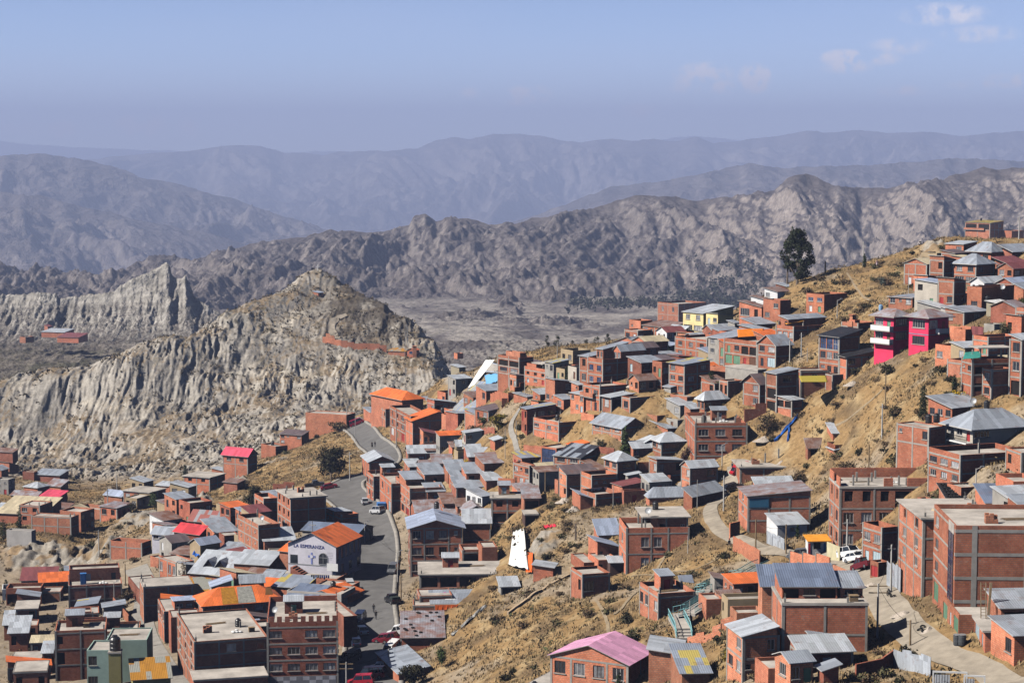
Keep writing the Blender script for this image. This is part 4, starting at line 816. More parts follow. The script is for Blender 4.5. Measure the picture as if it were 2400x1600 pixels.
# --- bend of the street
Hs('brick house with a bright orange hip roof at the bend', 943, 990, 938, 870, 992, '...', '..', a=34, roof='hip', rc='orange', rise=2.2, ov=.6, frame=0, tank=(.8, .8, 'black water tank behind the bright orange hip roof', 1.2))
Hs('narrow lit brick house beside the bright orange hip roof', 904, 1002, 958, 890, 914, 'w.w/g.', '', a=16, par=.7, lr=8)
Hs('three-storey brick house with white garage at the bend of the street', 963, 1044, 975, 914, 986, 'twWW/wwWW/gdgg', '', a=17, par=.8, lr=6, key='bend')
Hs('dark brick gable house with orange roof at the bend', 968, 1048, 986, 964, 1086, '', '..../....', a=17, roof='gabley', rc='orange', rise=2.2, ov=.6, ll=8, tank=(.58, -.02, 'black water tank on the gable of the orange roofed dark brick house', 1.9))
Hs('house with a dark blue sheet roof behind the orange gable', 988, 990, 962, 956, 1064, 'w', 'ww...', a=18, roof='monoL', rc='blue', rise=-.3, frame=0, ll=8, d=592)
Hs('house with pale blue-grey roof behind the dark blue roof', 1012, 962, 945, 990, 1046, '', '', a=22, roof='monoB', rc='grey', rise=1.0, frame=0, d=600)
Hs('long lit brick wall house with sheds at the outer bend', 812, 1004, 972, 716, 852, '....', '.d', a=66, par=.25, ll=None, lr=6, frame=0, wall='orange')
Hs('brick shed with grey roof beside the red van', 868, 990, 966, 852, 892, '', '.d', a=22, roof='monoB', rc='grey', rise=.7, frame=0)
Hs('small hut with pale tin roof on the clay shoulder', 1076, 872, 861, 1057, 1091, '', 's', a=40, roof='monoB', rc='lt', rise=.5, frame=0, wall='tan')
# --- clay hill
Hs('little chapel hut with blue-grey roof near the hilltop cross', 746, 695, 686, 733, 758, '.', 'o', a=50, roof='monoB', rc='pale', rise=.5, frame=0, wall='brick')
Hs('brick house with orange and grey striped roof on the clay ledge', 950, 834, 824, 910, 958, '...', '', a=62, roof='monoR', rc='amber', rise=.8, frame=0, lr=5)
Hs('tiny brick chapel with a bell tower on the clay ledge', 972, 834, 821, 954, 977, 'b', '', a=64, roof='gablex', rc='orange', rise=.8, frame=0, lr=4, top=None or ())
Hs('roofless ruin on the far side of the clay shoulder', 1072, 836, 828, 1064, 1086, '', '', a=30, par=.6, frame=0, wall='orange', d=850)
Hs('long kiln shed with pale roof below the pale spire', 150, 788, 779, 97, 182, '...', '', a=72, roof='monoR', rc='lt', rise=1.2, frame=0, d=1240, lr=12)
Hs('long kiln shed with red-striped roof below the pale spire', 184, 800, 791, 134, 200, '', '', a=74, roof='monoR', rc='mar', rise=1.6, frame=0, d=1215, lr=12)
Hs('small brick ruin among the kilns, far left', 60, 800, 790, 46, 80, '.', '', a=60, par=.4, frame=0, d=1230, wall='orange')
Hs('grey-roofed hut among the kilns, far left', 112, 772, 765, 104, 122, '', '', a=50, roof='monoB', rc='mar', rise=.8, frame=0, d=1270)
# --- left slope
Hs('brick house on posts with a bright red roof on the left slope', 581, 1112, 1068, 522, 602, 'ww/..', '.', a=62, roof='gabley', rc='rose', rise=1.8, ov=.5, lr=None)
Hs('brick house with a little white-trimmed gable below the street bend', 707, 1044, 1020, 656, 724, 'ws.w/w...', '', a=64, roof='monoR', rc='purple', rise=.8, frame=0)
Hs('brick house with open carport below the white-trimmed gable', 646, 1068, 1046, 612, 674, '..', 'O', a=40, par=.5, frame=0, tank=(.6, .7, 'black water tank beside the little white-trimmed gable house'))
Hs('brick house with pale slab and dark openings on the left slope', 492, 1152, 1120, 430, 500, 'oo/..', '', a=66, roof='slab', lr=8)
Hs('small brick room with sheet roof above the pale slab house', 523, 1126, 1103, 496, 537, 'w', '', a=60, roof='monoB', rc='lt', rise=.5, frame=0)
Hs('wide house with pale slab roof and white-framed windows, left slope', 350, 1182, 1155, 289, 388, 'ww.', '..', a=64, roof='slab')
Hs('orange brick house with blue-grey roof beside two light poles', 286, 1188, 1163, 244, 296, '..', '', a=60, roof='monoR', rc='pale', rise=1.0, frame=0, wall='orange')
Hs('roofless red brick rooms on the clay bluff', 236, 1216, 1195, 172, 270, '.o.', '..', a=58, par=.9, frame=0)
Hs('long dark brick house with grey strip roof, far left terrace', 140, 1132, 1114, 80, 160, '...', '', a=74, roof='monoR', rc='grey', rise=.9, frame=0, wall='dark')
Hs('dark brick block left of the grey strip roof', 80, 1126, 1106, 53, 88, '', '', a=72, par=.2, frame=0, wall='dark')
Hs('house with a white faceted roof, far left', 88, 1156, 1143, 56, 116, '', '', a=60, roof='hip', rc='lt', rise=1.3, frame=0)
Hs('house with rusted grey roof beside the white faceted roof', 142, 1152, 1140, 108, 160, '', '', a=64, roof='monoR', rc='rstrip', rise=1.4, frame=0)
Hs('low house with long weathered white roof, far left', 86, 1172, 1163, 25, 96, '', '', a=74, roof='monoR', rc='rstrip', rise=.9, frame=0)
Hs('house with a bright rose-red roof, far left', 128, 1186, 1172, 84, 138, '', 'o', a=70, roof='monoR', rc='rose', rise=1.6, frame=0, lr=7)
Hs('hall with a large cream sheet roof at the left edge', 100, 1222, 1206, -10, 118, '..', '', a=78, roof='monoR', rc='tan', rise=2.6, frame=0, lr=12)
Hs('long brick retaining house above the clay bluff', 167, 1256, 1212, 73, 184, '.../...', '.', a=76, par=.2, wall='orange')
Hs('grey walled yard house by the two cypresses', 74, 1270, 1244, 15, 84, '', '', a=76, par=.3, wall='grey', frame=0)
Hs('dark brick house at the left edge under rusty sheets', 30, 1088, 1060, -14, 42, '..', '', a=66, roof='monoR', rc='rust', rise=.8, frame=0, wall='dark')
Hs('rust sheet shed stepping down at the left edge', 22, 1106, 1094, -14, 44, '', '', a=60, roof='monoL', rc='rust', rise=1.4, frame=0)
Hs('roofless brick house with gabled inner walls', 333, 1304, 1272, 257, 354, '..', '.', a=70, par=1.3, key='roofless', wall='brick')
Hs('pale blue house with grey roof next to the red roof', 412, 1290, 1253, 356, 420, 'wdw/.s.', '', a=72, roof='monoR', rc='grey', rise=1.1, wall='lilac', frame=0)
Hs('shed with a deep red sheet roof above the blue tarpaulin', 468, 1292, 1252, 408, 484, '..', '', a=58, roof='monoR', rc='red', rise=1.3, wall='dark', frame=0)
Hs('low shed with red and grey checkered roof', 518, 1238, 1224, 442, 530, '', '', a=70, roof='monoR', rc='check', rise=1.8, frame=0)
Hs('house with dark grey two-part roof behind the blue tarpaulin', 506, 1276, 1248, 473, 558, 'w', 'w.', a=30, roof='monoB', rc='grey', rise=1.6, frame=0)
Hs('plain dark-walled brick room right of the blue tarpaulin', 526, 1288, 1255, 513, 562, '', '', a=24, par=.2, frame=0, wall='dark')
Hs('long low brick store under the dark bush', 550, 1222, 1194, 522, 604, '...', '', a=34, par=.4)
Hs('unfinished brick house with crenellated balcony', 619, 1236, 1168, 596, 652, 'oo/oo/..', '../..', a=24, par=.9, key='cren')
Hs('three-storey brick house with nine tall openings and a white slab roof', 682, 1250, 1168, 650, 764, 'ooo/ooo/wwd', '..../..../....', sr=.066, roof='slab', key='whiteslab')
Hs('small brick house with grey roof beside the street wall', 800, 1240, 1206, 763, 840, 's.d', '..', a=30, par=.9, top=[(.0, .9, .35, .97, .9, 'monoL', 'lt', .3, '', '')])
Hs('big pale brick block with slit windows and a dish', 607, 1318, 1230, 557, 656, 'sss/sss/...', '../..', a=26, par=.9, key='slit', dish=(.6, .4, .92, 'white dish on the slit-windowed brick block'))
Hs('low house with broad zinc roof right of the slit-windowed block', 620, 1318, 1268, 612, 692, '.', '...', a=14, roof='monoB', rc='lt', rise=1.2, frame=0, ll=8)
Hs('pale plastered room with flat roof below the broad zinc roof', 632, 1330, 1296, 627, 684, '', 'O.', a=10, par=.2, wall='beige', frame=0, ll=5)
ch = Hs('white church with an orange gable roof and blue lettering', 788, 1362, 1280, 675, 845, '', 'tttttt/.W.W.W', a=70, roof='gablex', rc='orange', rise=2.4, ov=.4, wall='lilac', frame=0, name='church', key='church', cat='church')
Hs('long annex with dark blue-grey roof behind the church', 838, 1300, 1250, 708, 852, '......', 'ttt', a=72, roof='gabley', rc='blue', rise=1.1, frame=0, wall='beige', lr=9, d=424)
Hs('orange-roofed brick porch left of the church', 676, 1340, 1292, 655, 682, '.', '', a=64, roof='monoR', rc='orange', rise=1.0, frame=0, lr=4)
Hs('house with a steep zinc roof and two dark dormers', 535, 1376, 1348, 444, 548, '...', '', a=72, roof='monoR', rc='lt', rise=3.0, frame=0, lr=8, key='dormer', wall='orange')
Hs('orange brick house with zinc roof right of the two dormers', 630, 1356, 1324, 548, 640, '..', '', a=74, roof='monoR', rc='lt', rise=1.5, frame=0, lr=6, wall='orange')
Hs('two-bay brick house with dark framed windows by the bare tree', 413, 1364, 1318, 373, 454, 'w.ww', '..', a=36, par=.2)
Hs('hut with a rusty sheet roof below the zinc roofs', 598, 1384, 1364, 564, 606, '', '', a=70, roof='monoR', rc='rust', rise=1.6, frame=0, lr=5)
Hs('hut with a blue-grey sheet roof below the zinc roofs', 643, 1386, 1366, 603, 652, '', '', a=72, roof='monoR', rc='grey', rise=1.4, frame=0, lr=5)
Hs('flat concrete yard roof in front of the church', 790, 1376, 1356, 645, 800, '', '', a=74, par=.2, frame=0, ll=None, lr=6)
Hs('flat concrete roof with clotheslines beside the street', 806, 1412, 1382, 726, 814, '', '', a=72, par=.25, frame=0, lr=8)
Hs('low roof of mixed blue sheets and laundry', 712, 1408, 1378, 640, 722, '', '', a=72, roof='monoR', rc='mix', rise=1.0, frame=0, lr=6)
Hs('grey sheet-roofed house behind the orange hip roof', 725, 1440, 1412, 660, 740, '', '', a=68, roof='monoR', rc='blue', rise=1.5, frame=0, lr=8)
Hs('tall brick house with an orange hip roof and amber skylight sheets', 477, 1500, 1420, 457, 662, '..', '.w.w./...../.....', a=19, roof='hip', rc='orange', rise=2.4, ov=.5, key='amber')
Hs('house with grey and orange roof behind the amber skylight roof', 450, 1420, 1394, 440, 552, '', '', a=18, roof='monoB', rc='amber', rise=1.6, frame=0, ll=8, tank=(.75, .1, 'black water tank in front of the grey and orange roof'))
Hs('dark corner brick building with chequered tile ground floor', 627, 1625, 1458, 620, 792, '', 'V.VV/VVVV/VVVV/....', a=5.5, ll=19, par=.9, key='tile', wall='dark', Rs='VVVVV/VVVVV/VV.VV/.WgW.', dish=(.12, .25, 1.0, 'tilted white dish on the dark corner building'))  # shade on the front is put into the dark brick colour
Hs('house with an orange roof at the top of the dark corner building', 800, 1440, 1402, 712, 832, '', '', a=64, roof='gablex', rc='orange', rise=1.1, frame=0, d=372, tank=(.5, .5, 'black water tank on the orange roof of the corner', .8), lr=8)
Hs('long four-storey brick house with a junk-strewn terrace', 457, 1620, 1503, 415, 628, 'www/www/www/...', '..w.w/...../.....', a=17, par=.3, key='longfour', tank=(.72, .45, 'black water tank on the junk-strewn terrace'))
Hs('grey plastered stair block of the long four-storey house', 434, 1560, 1466, 415, 486, 'www/www', '..', a=17, par=.8, wall='beige', frame=0, lr=6)
Hs('long dark brick wall house behind the flat terrace houses', 338, 1462, 1374, 326, 452, '.s/..', '....', a=16, par=.15, wall='orange', ll=8)
Hs('two-storey terrace house with a row of sunlit framed windows', 386, 1508, 1432, 345, 460, 'wwww/....', '..', a=16, ll=11, par=.2, top=[(.35, .98, .15, .6, 1.3, 'monoF', 'pale', .3, '', 'ww')])
Hs('dark red brick house in front of the amber skylight house', 402, 1530, 1446, 398, 470, '', '../..', a=14, par=.2, wall='dark', frame=0, ll=6)
Hs('pale green striped house with a flat grey roof', 250, 1600, 1500, 246, 344, '', '../..', a=4, par=.2, wall='green', frame=0, ll=9, key='greenhouse')
Hs('low pale green wing with barred windows', 205, 1625, 1523, 203, 258, '', 'V./W.', a=2, par=.3, wall='green', frame=0, ll=7)
Hs('olive water tower pillar beside the green house', 256, 1630, 1527, 254, 281, '', '', a=5, par=.1, wall='olive', frame=0, ll=2.2, lr=2.0, key='tower', cat='tower', name='water_tower')
Hs('house with amber plastic sheet roof at the bottom edge', 312, 1640, 1592, 290, 400, '', '', a=14, roof='monoB', rc='amber', rise=1.8, wall='olive', frame=0, ll=6)
Hs('dark brick house with big black loggias at the lower left', 131, 1596, 1478, 119, 248, '.', 'o..../O..../.....', a=10, par=.5, wall='brick', key='loggia', ll=8)
Hs('flat concrete roof house with a front porch, lower left corner', 33, 1640, 1573, 15, 110, 'w', 'o.o', a=10, par=.15, frame=0, ll=7)
Hs('flat grey concrete roof behind the corner porch', 25, 1580, 1545, -20, 96, '', '', a=6, par=.15, frame=0, ll=6)
Hs('house with a weathered zinc roof at the lower left', 22, 1526, 1483, 16, 64, '', 'o.', a=8, roof='monoB', rc='lt', rise=1.5, frame=0, ll=7)
Hs('white slab-roofed house with open rooms at the left edge', 38, 1460, 1428, -25, 86, '', '.o', a=10, roof='slab', ll=7)
Hs('grey-roofed corner of a house at the left edge', 10, 1500, 1464, -30, 18, '', '', a=10, roof='monoB', rc='lt', rise=1.3, frame=0, ll=6)
Hs('house with a maroon sheet roof above a terrace', 50, 1384, 1360, 46, 130, '', '.d.d', a=8, roof='monoB', rc='mar', rise=1.5, frame=0, ll=6, wall='conc')
Hs('terrace house with a brick balustrade below the maroon roof', 15, 1418, 1378, 10, 96, '', 'OO.', a=6, par=.7, ll=5, frame=0)
Hs('brick extension right of the maroon-roofed house', 97, 1412, 1386, 94, 142, '', '..', a=6, par=.2, ll=5)
bb = Hs('dark brick building with courtyard and blue door tank at left', 162, 1436, 1372, 157, 286, '', '.../...', a=13, ll=11, par=.5, key='court', wall='dark', top=[(.02, .98, .55, .98, 2.6, 'flat', '', 0, '', '.d.d')])
# --- further houses, sheds and yards between the larger ones
Hs('brick house behind the yellow awning, mid slope', 1868, 938, 886, 1860, 1952, '', '.wO', a=10, par=.4, ll=6, key='yellowawn2')
Hs('upper brick wall room above the yellow awning', 1876, 905, 868, 1870, 1942, '', '.w.', a=10, par=.3, ll=5, d=402)
Hs('brick forecourt block beside the grey dormer house', 1700, 890, 862, 1664, 1706, '..', '', a=32, par=.2, frame=0)
Hs('low concrete retaining house below the garage row', 1776, 884, 866, 1700, 1800, '', '', a=34, par=.1, wall='conc', frame=0, lr=5)
Hs('small brick store below the narrow three-storey house', 1610, 946, 930, 1570, 1640, '.', '.', a=30, par=.2, frame=0)
Hs('tin hut against the foot of the narrow three-storey house', 1572, 922, 908, 1556, 1590, '', '', a=30, roof='monoR', rc='grey', rise=.4, frame=0, wall='conc')
Hs('brick yard room left of the broad grey gable roof', 1392, 985, 972, 1362, 1420, '', '.', a=32, par=.3, frame=0, wall='orange')
Hs('long garden store right of the broad grey gable roof', 1540, 990, 974, 1516, 1566, '', '..', a=32, par=.2, frame=0, wall='orange')
Hs('concrete yard room with a tin gate, mid slope', 1588, 1002, 984, 1562, 1606, 'd', '', a=30, par=.2, wall='conc', frame=0)
Hs('grey tin roof tucked between the cypress and the brick apartment house', 1512, 1050, 1036, 1486, 1534, '', '', a=28, roof='monoR', rc='lt', rise=.9, frame=0)
Hs('brick garden store below the faceted zinc roof house', 1560, 1112, 1092, 1548, 1604, '', '.s', a=14, par=.2, frame=0)
Hs('low brick yard house with bare floor beside the stone steps', 1500, 1112, 1086, 1496, 1552, '', '...', a=12, par=.5, frame=0)
Hs('brick base of the laundry house, lower right part', 1462, 1182, 1150, 1458, 1512, '', '.d.', a=14, par=.3, frame=0, wall='dark')
Hs('brick block with tin lid beside the pale pink-brick house', 1308, 1158, 1126, 1300, 1362, '', 'W.', a=18, par=.3, frame=0)
Hs('sunlit wall house under the workshop', 1362, 1120, 1096, 1356, 1420, '', '..', a=20, par=.2, frame=0)
Hs('two-room brick hut at the top of the dirt slope', 1222, 1180, 1156, 1200, 1262, '', '..', a=16, roof='monoB', rc='rstrip', rise=.9, frame=0)
Hs('dark timber lean-to right of the open concrete frame house', 1230, 1236, 1204, 1226, 1262, '', 'O', a=6, par=.1, wall='darkwood', frame=0, ll=5)
# the huddle
Hs('brick block with grey sheet roof at the head of the huddle', 1000, 1078, 1056, 986, 1042, '', '..', a=12, roof='monoB', rc='rust', rise=.8, frame=0, ll=5, wall='dark')
Hs('brick house with a concrete lid in the heart of the huddle', 1078, 1152, 1128, 1070, 1120, '.', '.w', a=12, par=.4, frame=0, ll=7)
Hs('narrow brick house with blue-grey roof, front of the huddle', 1002, 1186, 1152, 992, 1042, '', '.d.', a=12, roof='monoB', rc='grey', rise=.9, frame=0, ll=6)
Hs('brick house with patched tin roof, right side of the huddle', 1140, 1150, 1126, 1132, 1190, '', '..', a=14, roof='monoB', rc='lt', rise=1.0, frame=0, ll=6)
Hs('brown walled yard in the right side of the huddle', 1120, 1178, 1154, 1112, 1174, '', '...', a=10, par=.5, frame=0, ll=6, wall='dark')
Hs('brick shed with rusty sheets before the white plastered house', 1072, 1206, 1186, 1066, 1112, '', '.', a=10, roof='monoB', rc='rust', rise=.9, frame=0, ll=5)
Hs('lit brick gable behind the two-storey street houses', 960, 1116, 1094, 948, 990, 's', '', a=16, roof='monoB', rc='lt', rise=1.0, frame=0, ll=6)
Hs('small tin roof between the street gable and the huddle', 934, 1140, 1122, 926, 968, '', '', a=14, roof='monoB', rc='lt', rise=.9, frame=0, ll=5)
Hs('low store with streaked roof in front of the huddle', 1046, 1226, 1206, 1040, 1092, '', '..', a=10, roof='monoB', rc='rstrip', rise=1.1, frame=0, ll=6)
Hs('shed with a dented pale roof on the slope above the huddle', 1060, 1066, 1048, 1050, 1092, '', '', a=14, roof='monoB', rc='rust', rise=.7, frame=0, ll=4)
Hs('brick side wing with terrace right of the pale blue gable house', 1084, 1342, 1288, 1082, 1128, '', 'O/w', a=8, par=.6, ll=6)
Hs('stepped brick yard block right of the pale blue gable house', 1130, 1338, 1282, 1126, 1166, '', '..', a=8, par=.3, ll=6, frame=0)
Hs('small blue-grey tin roof at the end of the gallery', 1174, 1394, 1374, 1168, 1216, '', 'O', a=8, roof='monoB', rc='lt', rise=.8, frame=0, ll=4, wall='conc')
Hs('lower brick storey under the gallery building', 984, 1440, 1396, 960, 1060, 'ww', '....', a=8, par=.2, ll=6)
# bend
Hs('brick side yard right of the dark blue sheet roof', 1056, 1000, 976, 1040, 1098, '', '..', a=22, par=.3, frame=0, ll=7)
Hs('flat brick store behind the orange gable', 1060, 980, 962, 1046, 1092, '', '', a=24, par=.3, frame=0, ll=6)
Hs('tin-roofed shack below the bright orange hip roof', 884, 996, 974, 868, 900, 'd', '', a=24, roof='monoB', rc='grey', rise=.5, frame=0)
# left slope and lower left
Hs('low brick yard house beside the pale slab house, left slope', 430, 1166, 1142, 396, 446, '..', '', a=62, par=.3, frame=0)
Hs('orange brick store with a tin roof right of the wide slab house', 408, 1158, 1140, 366, 424, '', '', a=64, roof='monoR', rc='lt', rise=.6, frame=0, wall='orange')
Hs('scrap-walled hut below the bright red roof', 556, 1150, 1132, 524, 572, '', '', a=60, roof='monoR', rc='rust', rise=.5, frame=0, wall='dark')
Hs('rust roofed hut between the cream roof and the rose roof', 158, 1202, 1190, 128, 172, '', '', a=70, roof='monoR', rc='rust', rise=.7, frame=0)
Hs('ruined brick room beside the roofless red rooms', 280, 1208, 1192, 248, 300, '.', '.', a=58, par=.6, frame=0)
Hs('dark block below the cream sheet roof', 130, 1238, 1222, 100, 152, '.', '', a=74, par=.2, frame=0, wall='dark')
Hs('brick hut in the far left corner of the cream roof terrace', 30, 1204, 1190, -10, 44, '', '', a=72, roof='monoR', rc='lt', rise=.6, frame=0)
Hs('low grey two-part sheet roof below the blue tarpaulin', 560, 1320, 1302, 500, 610, '..', '', a=70, roof='monoR', rc='grey', rise=1.2, frame=0, lr=7)
Hs('sliver of red sheet roof beside the slit-windowed block', 606, 1316, 1300, 566, 616, '', '', a=66, roof='monoR', rc='red', rise=.6, frame=0, lr=4)
Hs('scrapyard shed with jumbled sheets above the two-bay house', 470, 1320, 1302, 400, 486, '', '', a=70, roof='monoR', rc='rust', rise=.7, frame=0, lr=5, wall='dark')
Hs('small brick lean-to with cream sheet right of the two dormers', 536, 1384, 1362, 496, 548, '', '', a=60, roof='monoL', rc='tan', rise=.7, frame=0, lr=4)
Hs('dark felt-roofed room left of the two dormers', 450, 1384, 1362, 398, 462, '', '', a=70, par=.2, frame=0, wall='dark', lr=5)
Hs('bright orange little roof below the zinc roofs', 638, 1402, 1376, 606, 646, '', '', a=72, roof='monoR', rc='orange', rise=.8, frame=0, lr=4)
Hs('brick and rubble yard house left of the church porch', 652, 1344, 1316, 622, 660, '.', '.', a=66, par=.3, frame=0, wall='orange')
Hs('grey rendered house with a dark parapet behind the tile corner', 800, 1428, 1392, 672, 812, '....', '', a=72, par=.4, frame=0, wall='grey', lr=7)
Hs('long grey-windowed annex along the street beside the tile corner', 806, 1520, 1444, 800, 826, '', '', a=20, par=.4, ll=14, wall='dark', frame=0, lr=2.5)
Hs('white flat roof with coloured junk behind the loggia house', 226, 1502, 1480, 222, 326, '', '...', a=8, par=.5, ll=8)
Hs('narrow brick strip house with broken sheets left of the loggia house', 100, 1580, 1530, 96, 121, '', 'w', a=8, roof='monoB', rc='lt', rise=.6, frame=0, ll=6)
Hs('flat pale slab at the bottom edge under the long four-storey house', 455, 1650, 1592, 450, 628, '', '....', a=14, par=.1, ll=6, frame=0)
Hs('brick room with barred opening below the white slab-roofed house', 40, 1490, 1466, 34, 88, '', '.o', a=10, par=.2, ll=5, frame=0)
Hs('brick yard block below the courtyard building', 166, 1476, 1438, 160, 232, '', '...', a=12, par=.2, ll=6)
Hs('dark corner yard house on the side street', 328, 1418, 1384, 300, 344, '..', '', a=20, par=.2, frame=0, wall='dark', lr=5)
Hs('brick outhouse at the head of the side street', 372, 1330, 1308, 352, 392, '', '.', a=40, par=.3, frame=0)
# right side
Hs('brick base house under the long sunlit house', 2252, 1176, 1142, 2220, 2330, '..', '....', a=18, par=.2, frame=0)
Hs('rubble-topped brick house between the tyre roof and the unfinished building', 2212, 1216, 1184, 2150, 2226, '..', '', a=20, par=.3, frame=0)
Hs('orange brick strip in front of the tyre roof', 2232, 1228, 1206, 2228, 2330, '', '....', a=2, par=.1, frame=0, ll=3, wall='orange')
Hs('brick parapet house at the right edge below the villa wall', 2374, 1176, 1128, 2366, 2440, '', '..', a=6, par=.6, ll=7, frame=0)
Hs('right-edge brick house beside the huge block roof', 2398, 1236, 1190, 2384, 2450, '.', '', a=10, roof='monoB', rc='grey', rise=.8, frame=0, ll=5)
Hs('brick garden block beside the white outside stair', 2262, 806, 772, 2236, 2300, '.', '..', a=30, par=.3, frame=0, wall='orange')
Hs('low concrete store under the tan hut', 2330, 776, 760, 2306, 2352, '', '', a=36, par=.2, frame=0, wall='conc')
Hs('brick house front above the square orange brick house', 2352, 694, 676, 2330, 2400, '', '..', a=36, par=.4, frame=0, wall='orange')
Hs('dark brick back room between the hip roofs and the right edge', 2380, 634, 616, 2352, 2420, '.', '', a=38, par=.3, frame=0, wall='dark')
Hs('half-built brick room below the lower hip roof', 2250, 706, 688, 2214, 2296, '..', '', a=36, par=.4, frame=0, wall='orange')
Hs('brick garage block at the foot of the corner house', 2058, 1354, 1318, 2040, 2084, 'g', '', a=26, par=.3, frame=0)
Hs('roof room on the lane with an orange parapet', 2054, 1290, 1262, 2016, 2082, '..', '', a=26, roof='monoB', rc='pale', rise=.5, frame=0, d=300, wall='orange')
Hs('brick store with sheet roof behind the blue-grey lidded shaft', 1842, 1400, 1376, 1836, 1880, '', '.', a=2, par=.2, frame=0, ll=3)
Hs('low brick yard left of the lower grey sheet roof house', 1800, 1606, 1566, 1786, 1850, '', '..', a=10, par=.4, ll=5, frame=0)
Hs('roofless brick room above the collapsed wall on the grass', 1726, 1472, 1436, 1716, 1790, '', '.s', a=6, par=.5, ll=4, frame=0, wall='orange')
Hs('brick stair house against the teal stairs', 1655, 1452, 1404, 1648, 1696, '', '..', a=10, par=.3, ll=4, frame=0)
Hs('junk-roofed hut between the teal stairs and the tall shaft', 1690, 1430, 1404, 1682, 1740, '', '..', a=6, roof='monoB', rc='rust', rise=.5, frame=0, ll=3)
Hs('brick corner by the long low mud wall, behind the dark shed', 1368, 1342, 1318, 1338, 1400, '', '.', a=14, par=.2, frame=0)
Hs('small tin-roofed house between the pink barn and the square brick house', 1536, 1560, 1536, 1526, 1566, '', '', a=24, roof='monoR', rc='lt', rise=.5, frame=0, d=262)
print('houses %.1fs' % (time.time()-_T0), len(HOUSES)); print('\n'.join(WARN))
# ------------------------------------------------------------------ roads, walls, plants, poles, vehicles, people
def hb(px, py): return Vector(hit(px, py))
def resample(pts, step):
    out = [pts[0]]
    for a, b in zip(pts, pts[1:]):
        n = max(1, int((b-a).length/step))
        for i in range(1, n+1): out.append(a.lerp(b, i/n))
    return out
def smooth_line(P, W, step=1.5):
    V = []; Ws = []
    n = len(P)
    for i in range(n-1):
        p0, p1, p2, p3 = P[max(i-1, 0)], P[i], P[i+1], P[min(i+2, n-1)]
        k = max(2, int((p2-p1).length/step))
        for j in range(k):
            t = j/k; V.append(.5*((2*p1)+(p2-p0)*t+(2*p0-5*p1+4*p2-p3)*t*t+(3*p1-p0-3*p2+p3)*t**3)); Ws.append(W[i]*(1-t)+W[i+1]*t)
    V.append(P[-1]); Ws.append(W[-1]); return V, Ws
ROADPTS = []
def road(name, pts, W, mat, dz=.14, walk=None):
    P = [hb(*p) for p in pts]; V, Ws = smooth_line([Vector((p.x, p.y, 0)) for p in P], W)
    vs = []; fs = []; m = 9; edges = ([], [])
    for i, (v, w) in enumerate(zip(V, Ws)):
        t = (V[min(i+1, len(V)-1)]-V[max(i-1, 0)]).normalized(); nn = Vector((t.y, -t.x, 0))
        ROADPTS.append((v.x, v.y, w/2+.6))
        for j in range(m):
            o = v+nn*(w*(j/(m-1)-.5)); vs.append((o.x, o.y, h1(o.x, o.y)+dz))
        for s, e in ((-1, edges[0]), (1, edges[1])): e.append((v+nn*(s*w/2), nn*s))
        if i:
            for j in range(m-1): a = (i-1)*m+j; fs.append((a, a+1, a+m+1, a+m))
    o = npmesh(name, vs, fs, mat, True); setp(o, kind='structure')
    if walk:
        for e in edges:
            vs = []; fs = []
            for i, (p, nn) in enumerate(e):
                for q, up in ((0, -.3), (0, .12), (walk, .13), (walk, -.4)):
                    r = p+nn*q; base = max(h1(p.x, p.y), h1((p+nn*walk).x, (p+nn*walk).y)) if up > 0 else h1(r.x, r.y); vs.append((r.x, r.y, base+dz+up))
                if i:
                    for j in range(3): a = (i-1)*4+j; fs.append((a, a+1, a+5, a+4))
            o = npmesh('pavement', vs, fs, CPATH); setp(o, kind='structure')
ASPH = plain('worn_asphalt', (.15, .146, .142), .92, .3, .35); DIRT = plain('packed_dirt', (.34, .295, .235), .95, .35, .5); CPATH = plain('concrete_path', (.30, .28, .25), .92, .3, .6)
road('street', [(815, 985), (850, 1012), (882, 1045), (906, 1078), (878, 1108), (828, 1126), (800, 1146), (834, 1182), (874, 1230), (886, 1290), (876, 1350), (870, 1420), (872, 1500), (870, 1590), (866, 1680)], [6, 6, 6, 6.5, 7.5, 9, 10, 9, 7.5, 7.5, 8, 8, 8.5, 9, 9], ASPH, walk=.9)
road('dirt_lane', [(1735, 1088), (1716, 1125), (1690, 1160), (1664, 1195), (1684, 1238), (1732, 1264), (1790, 1288), (1860, 1300), (1930, 1302), (1990, 1318), (2036, 1350), (2068, 1400), (2104, 1452), (2160, 1502), (2230, 1540), (2310, 1575), (2420, 1612)], [5.5, 3.2, 2.8, 2.6, 2.8, 3, 3.4, 3.6, 4.4, 4.4, 4.4, 4.4, 4.4, 4.2, 3.8, 3.8, 3.8], DIRT)
road('side_street', [(318, 1330), (342, 1380), (334, 1440), (344, 1490), (372, 1540), (425, 1600), (470, 1660)], [5, 4.5, 4, 4, 4, 4, 4], CPATH)
road('footpath', [(1236, 935), (1212, 968), (1197, 1000), (1208, 1040), (1216, 1066)], [1.1]*5, CPATH, .2)
road('hill_path', [(792, 795), (776, 770), (790, 748), (812, 738)], [4, 3.4, 3, 2.4], DIRT, .4)
for i_, t_ in enumerate([[(1700, 1300), (1640, 1330), (1560, 1345), (1480, 1350)], [(1395, 1405), (1420, 1450), (1428, 1500), (1440, 1545)], [(2076, 905), (2040, 940), (1985, 985), (1940, 1005)], [(1985, 640), (2010, 680), (2040, 705)], [(1560, 1300), (1500, 1380), (1440, 1440)]]): road('trail', t_, [.5]*len(t_), plain('trodden_earth', (.30, .235, .155), .95, .35, 1.2), .12)
